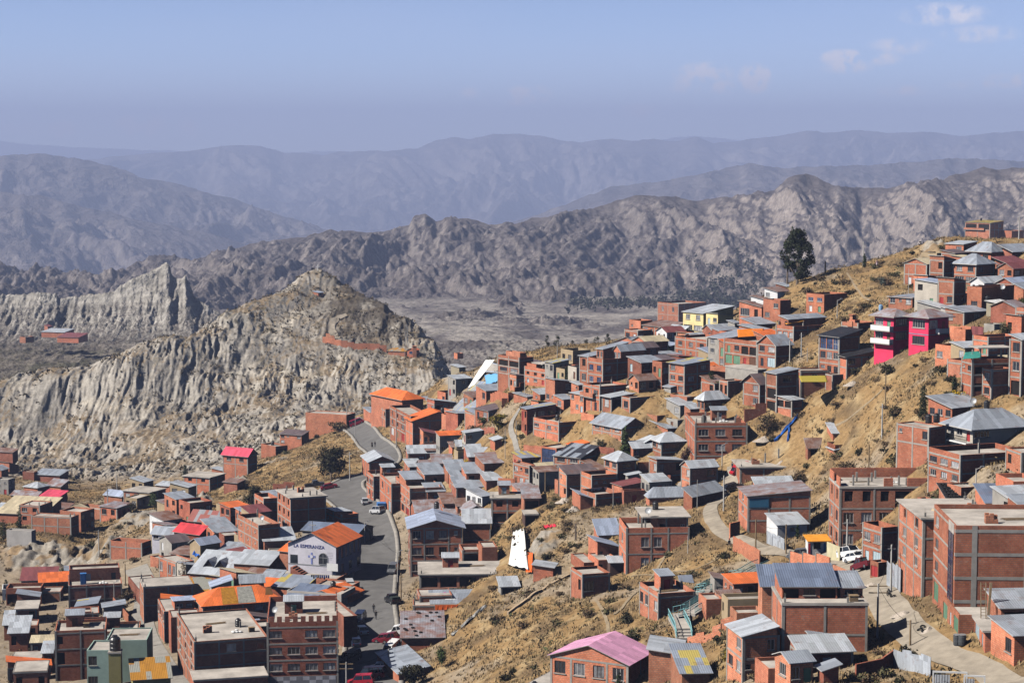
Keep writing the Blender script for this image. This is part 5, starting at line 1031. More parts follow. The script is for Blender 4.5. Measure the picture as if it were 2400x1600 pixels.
def blocked(x, y, mrg=.3):
    for (X, Y, ca, sa, lr, ll) in TERR:
        dx, dy = x-X, y-Y
        if dx*dx+dy*dy > 1200: continue
        u = dx*ca+dy*sa; v = -dx*sa+dy*ca
        if -mrg < u < lr+mrg and -mrg < v < ll+mrg: return True
    return False
def blocked_np(X, Y, mrg=.2):
    m = np.zeros(len(X), bool)
    for (hx, hy, ca, sa, lr, ll) in TERR:
        dx, dy = X-hx, Y-hy; u = dx*ca+dy*sa; v = -dx*sa+dy*ca
        m |= (u > -mrg) & (u < lr+mrg) & (v > -mrg) & (v < ll+mrg)
    for (rx, ry, w) in ROADPTS: m |= (X-rx)**2+(Y-ry)**2 < w*w
    return m
# ------------------------------------------------------------------ small houses filling the gaps between the named ones
LMK = [('church', 'church'), ('pink', 'bright pink house'), ('laundry', 'laundry terrace'), ('nine', 'nine-window apartment house'), ('big35', 'big four-level house'), ('cliffhouse', 'cliff-edge house'), ('corner95', 'pale blue gable house'), ('openframe', 'open concrete frame house'), ('gallery', 'gallery building'), ('street104', 'white-garage street house'), ('bend', 'white garage at the bend'), ('whiteslab', 'white slab house'), ('slit', 'slit-windowed block'), ('dormer', 'two-dormer roof'), ('amber', 'amber skylight roof'), ('tile', 'dark corner building'), ('longfour', 'junk-strewn terrace'), ('court', 'dark courtyard building'), ('loggia', 'black loggia house'), ('greenhouse', 'green striped house'), ('awning', 'orange awning house'), ('garage', 'black garage doors'), ('blackroof', 'tall black-roofed house'), ('villa', 'grey villa'), ('green4', 'green canopy house'), ('long', 'unfinished long building'), ('shutter', 'blue-shutter house'), ('sandslab', 'sand-heap slab'), ('huge', 'huge block'), ('blueroof', 'dark blue sheet roof house'), ('terrace', 'roofed-terrace house'), ('stairhouse', 'house by the teal stairs'), ('roofless', 'roofless gabled house'), ('tyre', 'tyre roof'), ('top', 'topmost house'), ('cren', 'crenellated balcony house'), ('junk', 'junk-covered house'), ('yellowawn2', 'yellow awning house'), ('key', '')]
LPX = [(nm, *proj(*HOUSES[k]['at'](HOUSES[k]['lr']/2, HOUSES[k]['ll']/2, HOUSES[k]['h']/2))) for k, nm in LMK if k in HOUSES]
RCW = {'grey': 'grey tin roof', 'lt': 'pale tin roof', 'rust': 'rusty roof', 'rstrip': 'rust-streaked roof', 'pale': 'blue-grey tin roof', 'mar': 'maroon roof', 'orange': 'orange roof', 'flat': 'flat roof', 'mix': 'patched yellow and grey roof', 'purple': 'brown-purple roof', 'tan': 'tan sheet roof'}
WW = {'brick': 'red brick', 'orange': 'orange brick', 'dark': 'dark brick', 'conc': 'grey block', 'white': 'whitewashed', 'beige': 'plastered', 'mud': 'mud brick'}
USED = set()
def infill(x0, x1, y0, y1, n, yaw, dmax=640, big=.35, seed=1):
    r = random.Random(seed); c = 0; t = 0
    while c < n and t < n*30:
        t += 1; bx, by = r.uniform(x0, x1), r.uniform(y0, y1); P = hit(bx, by)
        if P[1] > dmax: continue
        a = R(yaw+r.uniform(-6, 6)); ca, sa = math.cos(a), math.sin(a); lr, ll = r.uniform(3.8, 7.5), r.uniform(3.6, 6.5); ok = True
        for u in (0, .33, .66, 1):
            for v in (0, .33, .66, 1):
                x = P[0]+ca*lr*u-sa*ll*v; y = P[1]+sa*lr*u+ca*ll*v
                if blocked(x, y, .25) or any((x-q)**2+(y-w)**2 < k*k for q, w, k in ROADPTS): ok = False; break
            if not ok: break
        if not ok: continue
        h = r.uniform(4.6, 6.0) if r.random() < big else r.uniform(2.4, 3.3)
        rc = r.choice(['grey', 'grey', 'lt', 'lt', 'rust', 'rstrip', 'pale', 'flat', 'flat', 'flat', 'mar', 'mix', 'tan', 'orange'] if r.random() < .9 else ['orange', 'purple']); wall = r.choice(['brick']*5+['orange', 'orange', 'dark', 'dark', 'conc', 'white', 'beige', 'mud'])
        rf = 'flat' if rc == 'flat' else r.choice(['monoB', 'monoR', 'monoL', 'monoB', 'gablex'])
        nr = sorted(LPX, key=lambda q: (q[1]-bx)**2+2*(q[2]-by)**2)[:3]; lab = None
        kd = 'house' if h > 4 else ('hut' if lr*ll < 22 else ('shed' if wall in ('conc', 'dark', 'mud') else 'house'))
        sz = ('two-storey' if h > 4 else ('little' if lr*ll < 22 else 'low'))
        for (nm, lx_, ly_) in nr:
            dx, dy = bx-lx_, by-ly_
            rel = ('right of' if dx > 0 else 'left of') if abs(dx) > abs(dy)*1.2 else ('below' if dy > 0 else 'behind')
            for far in ('just ', 'well ', ''):
                L_ = f"{sz} {WW[wall]} {kd} with {RCW[rc]}, {far}{rel} the {nm}"
                if L_ not in USED and len(L_.split()) <= 16 and (far != 'just ' or dx*dx+dy*dy < 90**2) and (far != 'well ' or dx*dx+dy*dy > 110**2): lab = L_; break
            if lab: break
        if not lab: continue
        USED.add(lab); f = lambda k: ''.join(r.choice('wwsd.o.') for _ in range(k)); L = '/'.join(f(2) for _ in range(2 if h > 4 else 1)); Fs = '/'.join(f(r.choice([2, 3])) for _ in range(2 if h > 4 else 1)).replace('d', 'd' if h < 4 else 'w')
        pz = zt = P[2]+h; _, ty = proj(P[0], P[1], zt)
        house(lab, bx, by, ty, L=L, Fs=Fs, a=math.degrees(a), ll=ll, lr=lr, roof=rf, rc=rc if rc != 'flat' else 'grey', rise=r.uniform(.4, 1.1) if rf != 'gablex' else 1.1, wall=wall, par=r.uniform(.2, .8), frame=1 if r.random() < .45 else 0, d=None, ov=.3)
        c += 1
    return c
tot = 0
for z in [(985, 1190, 1060, 1240, 26, 12), (1200, 1660, 1020, 1180, 28, 20), (1330, 1660, 870, 1010, 18, 32), (1490, 1800, 790, 960, 26, 34), (380, 680, 1210, 1420, 20, 40), (0, 330, 1370, 1600, 13, 10), (300, 660, 1420, 1600, 10, 16), (0, 200, 1110, 1262, 6, 70), (200, 480, 1150, 1230, 4, 62), (2170, 2400, 600, 770, 16, 38), (2200, 2400, 1110, 1250, 10, 12), (640, 780, 1380, 1440, 4, 66), (1660, 1780, 1400, 1470, 3, 8), (1740, 1900, 1560, 1610, 2, 10), (1760, 1900, 1060, 1095, 2, 6), (1000, 1150, 930, 1010, 8, 30), (2230, 2400, 820, 960, 6, 24), (1200, 1330, 880, 960, 8, 32)]:
    tot += infill(*z, seed=int(z[0]+z[2]))
print('infill', tot)
# --- walls
def wall_run(label, pts, h, mat, th=.2, cat='wall', name='garden_wall', step=2.5, jag=0, cols=0, gate=None):
    P = [hb(*p) for p in pts]; root = bpy.data.objects.new(name, None); COL.objects.link(root); root.location = P[0]; setp(root, label, cat)
    V = resample([Vector((p.x, p.y, 0)) for p in P], step); m = MB(); rn = random.Random(len(label)); c = MB()
    s = 0
    for a, b in zip(V, V[1:]):
        d = (b-a).normalized(); n = Vector((-d.y, d.x, 0))*th/2; L = (b-a).length
        za, zb_ = h1(a.x, a.y), h1(b.x, b.y); ht = h+(rn.uniform(-jag, jag) if jag else 0); zt = (za+zb_)/2+ht if not jag or cols else None
        ta = zt if zt is not None else za+ht; tb = zt if zt is not None else zb_+ht
        o = P[0]
        A0, A1, B0, B1 = a-n, a+n, b-n, b+n
        f = lambda q, z: (q.x-o.x, q.y-o.y, z-o.z)
        lo = min(za, zb_)-.8
        m.face([f(A0, lo), f(B0, lo), f(B0, tb), f(A0, ta)], 0, [(s, lo), (s+L, lo), (s+L, tb), (s, ta)]); m.face([f(B1, lo), f(A1, lo), f(A1, ta), f(B1, tb)], 0, [(s+L, lo), (s, lo), (s, ta), (s+L, tb)])
        m.face([f(A0, ta), f(B0, tb), f(B1, tb), f(A1, ta)]); m.face([f(A1, lo), f(A0, lo), f(A0, ta), f(A1, ta)]); m.face([f(B0, lo), f(B1, lo), f(B1, tb), f(B0, tb)])
        s += L
        if cols: c.box(a.x-o.x-.16, a.x-o.x+.16, a.y-o.y-.16, a.y-o.y+.16, lo-o.z, max(ta, tb)-o.z+.15)
    w = m.build('wall_panel', mat, root); w['tone'] = rn.random()*40
    if cols: c.build('columns', CON, root)
    return root
SHEET = ROOFS['lt']
WR = wall_run
WR('brick garden wall with rusty red gate right of the pink house', [(2226, 797), (2276, 797)], 2.6, BRO)
WR('rusty red sheet gate in the garden wall right of the pink house', [(2277, 798), (2304, 800)], 2.7, ROOFS['mar'], .08, 'gate', 'sheet_gate')
WR('brick courtyard wall with a meter box in front of the purple bush', [(1510, 1139), (1572, 1138)], 2.4, BRD)
WR('brick courtyard wall beside the nine-window apartment house', [(1584, 1126), (1628, 1112)], 2.6, BRD)
WR('stepped brick wall above the kink of the dirt lane', [(1719, 1290), (1745, 1303), (1781, 1322)], 2.3, BRO, step=3)
WR('brick wall with posts below the kiosk', [(1852, 1322), (1945, 1330)], 1.9, BRO, step=2.6, cols=1)
WR('brick panel wall with concrete columns behind the dark blue sheet roof', [(1832, 1384), (1994, 1392)], 3.4, BRO, step=4.2, cols=1)
WR('low retaining wall below the wide glazed band house', [(1228, 1060), (1302, 1064)], 1.6, BRK)
WR('dark stepped garden wall below the purple-brown gable', [(1744, 992), (1796, 966)], 2.4, BRD, step=2)
WR('brick boundary wall between the big four-level house and the striped barn', [(1513, 860), (1548, 858)], 2.6, BRK)
WR('sheet-metal fence left of the narrow three-storey house', [(1548, 860), (1568, 860)], 2.0, SHEET, .06, 'fence', 'sheet_fence')
WR('brick wall of the walled yard under the clay hill', [(756, 802), (800, 812), (906, 826)], 2.6, BRO)
WR('short brick wall climbing behind the walled yard on the clay hill', [(764, 790), (784, 800)], 2.0, BRO)
WR('white corrugated fence on the upper right slope', [(2196, 704), (2266, 708)], 1.6, SHEET, .06, 'fence', 'sheet_fence')
WR('low orange brick wall above the white corrugated fence', [(2206, 694), (2264, 694)], 1.1, BRO)
WR('bent sheet-metal fence panels at the bottom of the lane', [(2094, 1560), (2136, 1572), (2181, 1586)], 2.1, SHEET, .06, 'fence', 'sheet_fence', step=1.6, jag=.2)
WR('low brick yard wall at the bottom edge left of the sheet fence', [(2005, 1592), (2068, 1572), (2094, 1556)], 1.6, BRD)
WR('long crumbling mud wall across the golden grass', [(1190, 1440), (1235, 1408), (1290, 1372), (1335, 1350)], .55, plain('mud_wall', (.44, .33, .22), .95), .4, jag=.15, step=1.4)
WR('brick garden wall beside the rubble at lower left', [(200, 1452), (236, 1436), (264, 1424)], 1.7, BRK)
WR('brick boundary wall along the small side street', [(266, 1420), (302, 1462)], 1.8, BRO)
WR('pale brick wall on the gully edge below the cliff-edge house', [(1150, 942), (1192, 944)], 2.0, BRK)
WR('dark wall stepping down the path from the cliff-edge house', [(1230, 908), (1206, 930), (1176, 958)], 1.8, BRD, step=1.5)
WR('curved brick terrace wall among bushes above the street huddle', [(1086, 1028), (1120, 1022), (1160, 1016)], 1.4, BRD)
WR('broken brick wall near the teal stairs', [(1690, 1478), (1740, 1462)], 1.5, BRO, jag=.3, step=1.2)
WR('collapsed brick wall on the grass right of the small square brick house', [(1612, 1512), (1690, 1490)], 1.3, BRO, jag=.4, step=1.3)
WR('brick yard wall with dark door beside the lane below the laundry terrace', [(1640, 1172), (1660, 1160)], 1.8, BRD)
WR('brick wall beside the lane under the blue-shutter house', [(1710, 1262), (1733, 1250)], 2.4, BRO)
WR('sheet fence round the white-fronted hut', [(1797, 1272), (1838, 1290)], 2.0, SHEET, .06, 'fence', 'sheet_fence')
WR('pale yellow metal gate beside the orange awning kiosk', [(1938, 1312), (1968, 1316)], 2.6, plain('cream_gate', (.62, .56, .36), .6), .08, 'gate', 'metal_gate')
WR('tall blue-grey sheet hoarding before the slab-topped house', [(2078, 1372), (2110, 1388)], 3.2, SHEET, .06, 'fence', 'sheet_fence')
WR('dark shed wall by the tall cypress and the long gable roof', [(1395, 1062), (1440, 1066)], 1.4, BRD)
WR('brick wall in the huddle right of the street', [(1168, 1150), (1204, 1138)], 2.2, BRO)
WR('street-side brick wall at the top of the white slab house', [(640, 1148), (690, 1140)], 1.4, BRD)
# --- plants
LEAFM = {}
def leafmat(name, c, var=.55):
    if name in LEAFM: return LEAFM[name]
    m, nt, b = newmat(name); at = N(nt, 'ShaderNodeAttribute', attribute_name='Col').outputs['Color']
    mx = mixc(nt, 1, c, at, 'MULTIPLY'); nt.links.new(mx, b.inputs['Base Color']); b.inputs['Roughness'].default_value = .8; b.inputs['Specular IOR Level'].default_value = .1
    LEAFM[name] = m; return m
def leafcloud(name, blobs, n, size, mat, seed=0, parent=None, shell=.5):
    """many small leaf quads through the blobs' volume; blobs = (x,y,z,rx,ry,rz)"""
    r = np.random.default_rng(seed); bl = np.array(blobs, float); vol = bl[:, 3]*bl[:, 4]*bl[:, 5]; k = r.choice(len(bl), n, p=vol/vol.sum()); b = bl[k]
    d = r.normal(size=(n, 3)); d /= np.linalg.norm(d, axis=1)[:, None]; rad = r.uniform(shell, 1, n)[:, None]**.6
    c = b[:, :3]+d*rad*b[:, 3:]*(1+.12*r.normal(size=(n, 1)))
    u = r.normal(size=(n, 3)); u /= np.linalg.norm(u, axis=1)[:, None]; w = np.cross(u, d+.7*r.normal(size=(n, 3))); w /= np.linalg.norm(w, axis=1)[:, None]
    s = size*r.uniform(.6, 1.4, (n, 1)); V = np.stack([c-u*s, c+w*s*.6, c+u*s, c-w*s*.6], 1).reshape(-1, 3)
    q = np.arange(4*n).reshape(n, 4); col = np.repeat(r.uniform(.55, 1.45, (n, 1))*np.array([1, 1, 1.])+r.normal(size=(n, 3))*.06, 4, 0)
    o = npmesh(name, V, q, mat, False, np.clip(col, .1, 2)); 
    if parent is not None: o.parent = parent
    return o
BARK = plain('bark', (.20, .155, .12), .9, .4, 3)
EUC = leafmat('eucalyptus_leaves', (.040, .048, .026)); CYP = leafmat('cypress_leaves', (.034, .048, .020)); GRN = leafmat('green_leaves', (.070, .095, .035)); DRK = leafmat('dark_bush_leaves', (.046, .043, .024)); BRN = leafmat('dry_brush', (.135, .095, .055)); OLV = leafmat('olive_brush', (.105, .095, .05)); YEL = leafmat('yellow_flowers', (.50, .33, .03)); PUR = leafmat('purple_leaves', (.075, .035, .038))
def mpp(d): return d/F
def tree(label, px, by, ty, wpx, kind='round', mat=None, cat='tree', name='tree', n=900, seed=1, trunk=.25, group=None, d=None):
    P = Vector(pt(px, by, d)) if d else hb(px, by); s = mpp(P.y)*1.0; Hh = (by-ty)*s; W = wpx*s; r = random.Random(seed)
    root = bpy.data.objects.new(name, None); COL.objects.link(root); root.location = P; setp(root, label, cat, group)
    t = MB(); bl = []
    if kind == 'cone':
        for i in range(9): z = Hh*(.08+.9*i/8.6); q = W/2*(1-(i/9)**1.3)*.95+.08; bl.append((r.uniform(-.1, .1)*W, r.uniform(-.1, .1)*W, z, q, q, Hh*.09))
        t.bar((0, 0, -.5), (0, 0, Hh*.6), .12, 6, 0, .04)
    elif kind == 'column':
        for i in range(8): z = Hh*(.1+.85*i/7.5); q = W/2*(1-.55*abs(i/7-.35)**1.5)*(.9 if i < 7 else .55); bl.append((r.uniform(-.08, .08)*W, r.uniform(-.08, .08)*W, z, q, q, Hh*.10))
        t.bar((0, 0, -.5), (0, 0, Hh*.6), .12, 6, 0, .04)
    elif kind == 'euc':
        top = Hh
        for i in range(40):
            f = r.random(); z = Hh*(trunk+.05+(.93-trunk)*f); rr = W/2*(.8+.2*f/.4 if f < .4 else max(.1, 1-((f-.4)/.62)**1.6)); a = r.uniform(0, 6.28); k = r.uniform(.2, .88)
            bl.append((math.cos(a)*rr*k, math.sin(a)*rr*k, z, W*r.uniform(.08, .15), W*r.uniform(.08, .15), W*r.uniform(.08, .16)))
        t.bar((0, 0, -.6), (.1, 0, Hh*.45), Hh*.026, 8, 0, Hh*.016)
        for b in bl[::3]: z0 = Hh*(trunk*.7+.1*r.random()); t.bar((.05, 0, z0), b[:3], Hh*.011, 5, 0, .03)
    else:
        for i in range(14):
            a = r.uniform(0, 6.28); k = r.uniform(0, .62); z = Hh*(.25+.55*r.random()); bl.append((math.cos(a)*W/2*k, math.sin(a)*W/2*k, z, W*r.uniform(.15, .26), W*r.uniform(.15, .26), Hh*r.uniform(.14, .24)))
        t.bar((0, 0, -.5), (0, 0, Hh*.4), max(.06, W*.035), 6, 0, .04)
        for b in bl[::3]: t.bar((0, 0, Hh*.12), b[:3], max(.03, W*.016), 5, 0, .015)
    t.build('trunk', BARK, root); leafcloud('crown', bl, n, max(.13, W*.028 if kind == 'euc' else W*.035 if kind != 'cone' else W*.07), mat or GRN, seed, root, .2)
    return root
tree('tall dark eucalyptus standing alone on the ridge', 1868, 668, 531, 92, 'euc', EUC, n=6500, seed=3, trunk=.12, d=488)
tree('second thinner stem of the ridge eucalyptus, leaning left', 1845, 660, 566, 34, 'euc', EUC, n=1300, seed=14, trunk=.28, d=492)
tree('narrow dark cypress beside a pole on the ridge', 2026, 627, 594, 12, 'column', CYP, n=700, seed=4)
tree('leftmost tall eucalyptus on the gully edge', 1282, 872, 784, 30, 'euc', EUC, n=1300, seed=5, trunk=.15, d=560)
tree('broad eucalyptus second along the gully edge', 1306, 872, 784, 36, 'euc', EUC, n=1600, seed=6, trunk=.15, d=556)
tree('slender eucalyptus between the gully-edge houses', 1342, 870, 796, 24, 'euc', EUC, n=1000, seed=7, trunk=.12, d=552)
tree('eucalyptus behind the big four-level house, left one', 1374, 866, 796, 34, 'euc', EUC, n=1300, seed=8, trunk=.15, d=560)
tree('eucalyptus behind the big four-level house, middle one', 1398, 860, 784, 32, 'euc', EUC, n=1300, seed=9, trunk=.15, d=575)
tree('eucalyptus behind the big four-level house, right one', 1424, 850, 783, 30, 'euc', EUC, n=1100, seed=10, trunk=.15, d=575)
tree('thin cypress with a yellow bush at its foot', 1330, 910, 852, 14, 'column', CYP, n=900, seed=11)
tree('round green tree beside the long flat brick house', 1553, 842, 790, 42, 'round', GRN, n=1400, seed=12)
tree('stout cypress beside the narrow three-storey house', 1667, 918, 864, 19, 'column', CYP, n=1000, seed=13)
tree('leafy bush right of the stout cypress', 1686, 918, 890, 36, 'round', GRN, n=700, seed=33)
tree('tall pointed green cypress above the workshop', 1464, 1064, 995, 30, 'cone', GRN, n=1800, seed=15)
tree('purple leaved round tree against the nine-window apartment house', 1606, 1096, 1040, 40, 'round', PUR, n=1300, seed=16)
tree('grey-green bush beside the tall pointed cypress', 1408, 1050, 1026, 24, 'round', OLV, n=500, seed=17)
tree('tall dark tree on the slope above the skylight house', 2163, 984, 896, 26, 'column', EUC, n=1500, seed=18)
tree('slim dark tree against the four-level house', 2237, 925, 874, 18, 'column', EUC, n=800, seed=19)
tree('dark spreading bush on the dry slope by two poles', 2094, 982, 946, 46, 'round', DRK, n=1100, seed=20)
tree('wide grey-green bush under the right-edge houses', 2352, 822, 752, 52, 'round', OLV, n=1500, seed=21)
tree('leafy bush above the green canopy', 2254, 830, 797, 36, 'round', GRN, n=900, seed=22)
tree('green bush at the right edge beside the tan hut', 2395, 740, 688, 40, 'round', GRN, n=900, seed=23)
tree('small yellow flowering shrub beside the four-level house', 2246, 932, 914, 40, 'round', YEL, cat='shrub', name='flowering_shrub', n=500, seed=24)
tree('big dark bushy tree at the street bend', 776, 1128, 1036, 84, 'round', DRK, n=2600, seed=25, trunk=.1)
tree('dark bushy tree on the grass above the crenellated house', 592, 1188, 1126, 62, 'round', DRK, n=1800, seed=26)
tree('pointed cypress beside the cream sheet roof', 46, 1248, 1181, 20, 'cone', CYP, n=1200, seed=27)
tree('fat clipped cypress at the left edge', 9, 1268, 1214, 28, 'column', CYP, n=1200, seed=28)
tree('small round cypress left of the maroon roof', 14, 1392, 1354, 15, 'column', CYP, n=600, seed=29)
tree('green bush above the left clay bluffs', 366, 1196, 1152, 42, 'round', GRN, n=1100, seed=30)
tree('darker bush left of the green bush on the bluffs', 312, 1200, 1174, 34, 'round', DRK, n=700, seed=31)
tree('young pine on the clay slope', 435, 1118, 1086, 18, 'cone', CYP, n=700, seed=32)
tree('dark green bush at the end of the tyre-roofed shed', 1036, 1562, 1512, 42, 'round', GRN, n=1100, seed=34)
tree('big dark thicket at the bottom beside the street', 972, 1606, 1552, 78, 'round', DRK, n=2000, seed=35)
tree('yellow-topped broom bush above the street huddle, upper one', 1073, 1074, 1052, 32, 'round', YEL, cat='shrub', name='flowering_shrub', n=600, seed=36)
tree('yellow broom bush in the huddle, lower one', 1096, 1092, 1074, 36, 'round', YEL, cat='shrub', name='flowering_shrub', n=600, seed=37)
tree('large yellow-green bush below the gully sheets', 1168, 1008, 964, 56, 'round', leafmat('broom_leaves', (.22, .17, .03)), cat='shrub', name='flowering_shrub', n=1300, seed=38)
tree('yellow bush between the small roofs at lower right', 1708, 1552, 1514, 38, 'round', leafmat('broom_leaves', (.22, .17, .03)), cat='shrub', name='flowering_shrub', n=900, seed=39)
tree('yellow bush at the foot of the thin cypress', 1345, 904, 880, 20, 'round', YEL, cat='shrub', name='flowering_shrub', n=300, seed=40)
tree('conifer tip in front of the pink barn', 1449, 1640, 1568, 34, 'cone', CYP, n=1000, seed=41)
tree('cypress beside the white-fronted hut', 1869, 1262, 1226, 11, 'column', CYP, n=500, seed=42)
tree('dark bush on the cliff rim above the gully', 1148, 862, 832, 34, 'round', DRK, n=600, seed=43, d=600)
tree('bare grey bush left of the nine-window house terrace', 1800, 1012, 966, 74, 'round', BRN, n=1500, seed=44)
tree('leafless twiggy bush behind the sand-heap house', 1985, 1118, 1076, 60, 'round', BRN, n=1200, seed=45)
tree('thorny dry bush at the corner of the blue-shutter roof', 1870, 1140, 1102, 60, 'round', BRN, n=1200, seed=46)
tree('green shrub on the unfinished long building', 2194, 1190, 1164, 22, 'round', GRN, n=400, seed=47)
tree('spiky blue-grey agave on the upper slope', 2066, 672, 648, 28, 'round', leafmat('agave', (.10, .12, .10)), cat='agave', name='agave_plant', n=300, seed=48)
tree('green vine bush below the orange gable house', 1132, 996, 974, 40, 'round', GRN, n=600, seed=49)
tree('twiggy brown thicket beside the orange gable', 1112, 1022, 994, 50, 'round', BRN, n=900, seed=50)
tree('bare tree beside the two-bay brick house', 432, 1368, 1310, 28, 'round', BRN, n=300, seed=51)
tree('brown thicket above the road at the bend', 792, 1010, 986, 60, 'round', BRN, n=900, seed=52)
tree('grey bush clump behind the flat houses at lower left', 300, 1412, 1376, 50, 'round', BRN, n=900, seed=53)
# shrubs scattered on the dry slopes: shared meshes
SHP = []
for i, (mat, w, hh, nn) in enumerate([(BRN, 1.5, 1.0, 240), (DRK, 1.3, 1.1, 260), (OLV, 1.6, 1.0, 240), (BRN, 2.2, 1.2, 320), (DRK, .9, .8, 160), (OLV, 1.0, .8, 160)]):
    r = random.Random(i); o = leafcloud('foliage', [(r.uniform(-.4, .4)*w, r.uniform(-.4, .4)*w, hh*r.uniform(.25, .6), w*.42, w*.42, hh*.45) for _ in range(6)], nn, .16, mat, i+60, None, .1); SHP.append(o.data); bpy.data.objects.remove(o)
ZONES = [(1150, 1760, 1230, 1600, 60), (1850, 2240, 560, 700, 26), (1800, 2330, 830, 1130, 66), (1980, 2060, 680, 760, 8), (1000, 1300, 900, 1060, 22), (1180, 1480, 1150, 1290, 14), (240, 800, 1000, 1240, 44), (0, 330, 1240, 1420, 18), (2180, 2400, 1050, 1180, 12), (1640, 1860, 640, 740, 12), (1680, 2150, 1480, 1600, 16), (100, 300, 1420, 1600, 10)]
DESC = ['dry brown shrub on the golden slope', 'dark thorny shrub on the golden slope', 'olive grey shrub on the golden slope', 'wide dry brown shrub on the golden slope', 'small dark shrub on the golden slope', 'small olive grey shrub on the golden slope']
rs = random.Random(11)
for (x0, x1, y0, y1, n) in ZONES:
    c = 0; tries = 0
    while c < n and tries < n*12:
        tries += 1; P = hit(rs.uniform(x0, x1), rs.uniform(y0, y1))
        if P[1] > 640 or blocked(P[0], P[1], 1.0) or any((P[0]-a)**2+(P[1]-b)**2 < w*w for a, b, w in ROADPTS): continue
        k = rs.choice([0, 0, 1, 2, 3, 3, 4, 5]); o = bpy.data.objects.new('shrub', SHP[k]); COL.objects.link(o); o.location = (P[0], P[1], P[2]-.1); o.rotation_euler = (0, 0, rs.uniform(0, 6.28)); s = rs.uniform(.7, 1.55); o.scale = (s, s, s*rs.uniform(.75, 1.1))
        setp(o, DESC[k], 'shrub', DESC[k].replace('shrub', 'shrubs')); c += 1
# dry grass, one mass
def grass():
    r = np.random.default_rng(5); n = 150000
    px = r.uniform(-60, 2470, n); d = 200+(640-200)*r.random(n)**.8; X = (px-CX)/F*cP*d; Y = d
    Z = H(X, Y); qx, qy = proj(X, Y, Z)
    dens = sst(-.35, .25, fbm(X/7, Y/10, 3, 301)); town = sst(20, -40, px-np.interp(Y, [320, 400, 450, 520, 600], [880, 1000, 1050, 980, 900]))*(1-sst(455, 475, Y))
    keep = (qy < 1640) & (r.random(n) < (dens*.9+.08)*(1-.9*town)) & (badmask(X, Y) < .4) & ~blocked_np(X, Y, -.05)
    X, Y, Z = X[keep], Y[keep], Z[keep]; n = len(X)
    nb = 5; a = r.uniform(0, 6.28, (n, nb)); hgt = r.uniform(.22, .62, (n, nb))*(1+.5*fbm(X/12, Y/15, 2, 303))[:, None]; ln = r.uniform(.1, .5, (n, nb)); w = r.uniform(.05, .13, (n, nb))
    bx = X[:, None]+r.normal(size=(n, nb))*.22; by = Y[:, None]+r.normal(size=(n, nb))*.22; bz = Z[:, None]-.05
    wa = r.uniform(0, 6.28, (n, nb)); v0 = np.stack([bx-np.cos(wa)*w, by-np.sin(wa)*w, bz+0*bx], -1); v1 = np.stack([bx+np.cos(wa)*w, by+np.sin(wa)*w, bz+0*bx], -1); v2 = np.stack([bx+np.cos(a)*ln*hgt+.10, by+np.sin(a)*ln*hgt, bz+hgt], -1)
    V = np.stack([v0, v1, v2], 2).reshape(-1, 3); q = np.arange(len(V)).reshape(-1, 3)
    t = np.clip(.5+.9*fbm(X/5, Y/8, 3, 305)+.2*r.normal(size=n), 0, 1); c = mixn(np.broadcast_to(C_(.19, .13, .072), (n, 3)), C_(.43, .31, .16), t); g = sst(.25, .5, fbm(X/16, Y/20, 3, 307)); c = mixn(c, C_(.20, .165, .08), g*.7)
    c = np.repeat(c, nb*3, 0)*r.uniform(.75, 1.2, (len(V)//3, 1)).repeat(3, 0)
    m, nt, b = newmat('dry_grass'); at = N(nt, 'ShaderNodeAttribute', attribute_name='Col').outputs['Color']; nt.links.new(at, b.inputs['Base Color']); b.inputs['Specular IOR Level'].default_value = .05
    setp(npmesh('dry_grass', V, q, m, False, c), kind='stuff'); print('tufts', n)
grass()
def scrub():
    r = np.random.default_rng(8); n = 26000; px = r.uniform(-60, 1120, n); d = r.uniform(640, 1000, n); X = (px-CX)/F*cP*d; Y = d
    sl = np.abs(H(X, Y+1.5)-H(X, Y-1.5))/3; p = sst(-.1, .35, fbm(X/9, Y/12, 3, 311)+.35*sst(.9, .3, sl)-.2)*(.3+.7*sst(760, 880, Y)); keep = r.random(n) < p*.55; X, Y = X[keep], Y[keep]; n = len(X); Z = H(X, Y)
    k = 7; c = np.stack([X, Y, Z+.25], -1)[:, None]+r.normal(size=(n, k, 3))*np.array([.45, .45, .28]); s = r.uniform(.25, .5, (n, k, 1)); u = r.normal(size=(n, k, 3)); w = r.normal(size=(n, k, 3)); u /= np.linalg.norm(u, axis=-1, keepdims=True); w /= np.linalg.norm(w, axis=-1, keepdims=True)
    V = np.stack([c-u*s, c+w*s, c+u*s, c-w*s], 2).reshape(-1, 3); q = np.arange(len(V)).reshape(-1, 4); t = r.random(n); col = mixn(np.broadcast_to(C_(.055, .050, .028), (n, 3)), C_(.19, .135, .07), t**1.5); col = np.repeat(col, 4*k, 0)
    m = leafmat('hill_scrub', (1, 1, 1)); setp(npmesh('hill_scrub', V, q, m, False, col), kind='stuff'); print('scrub', n)
scrub()
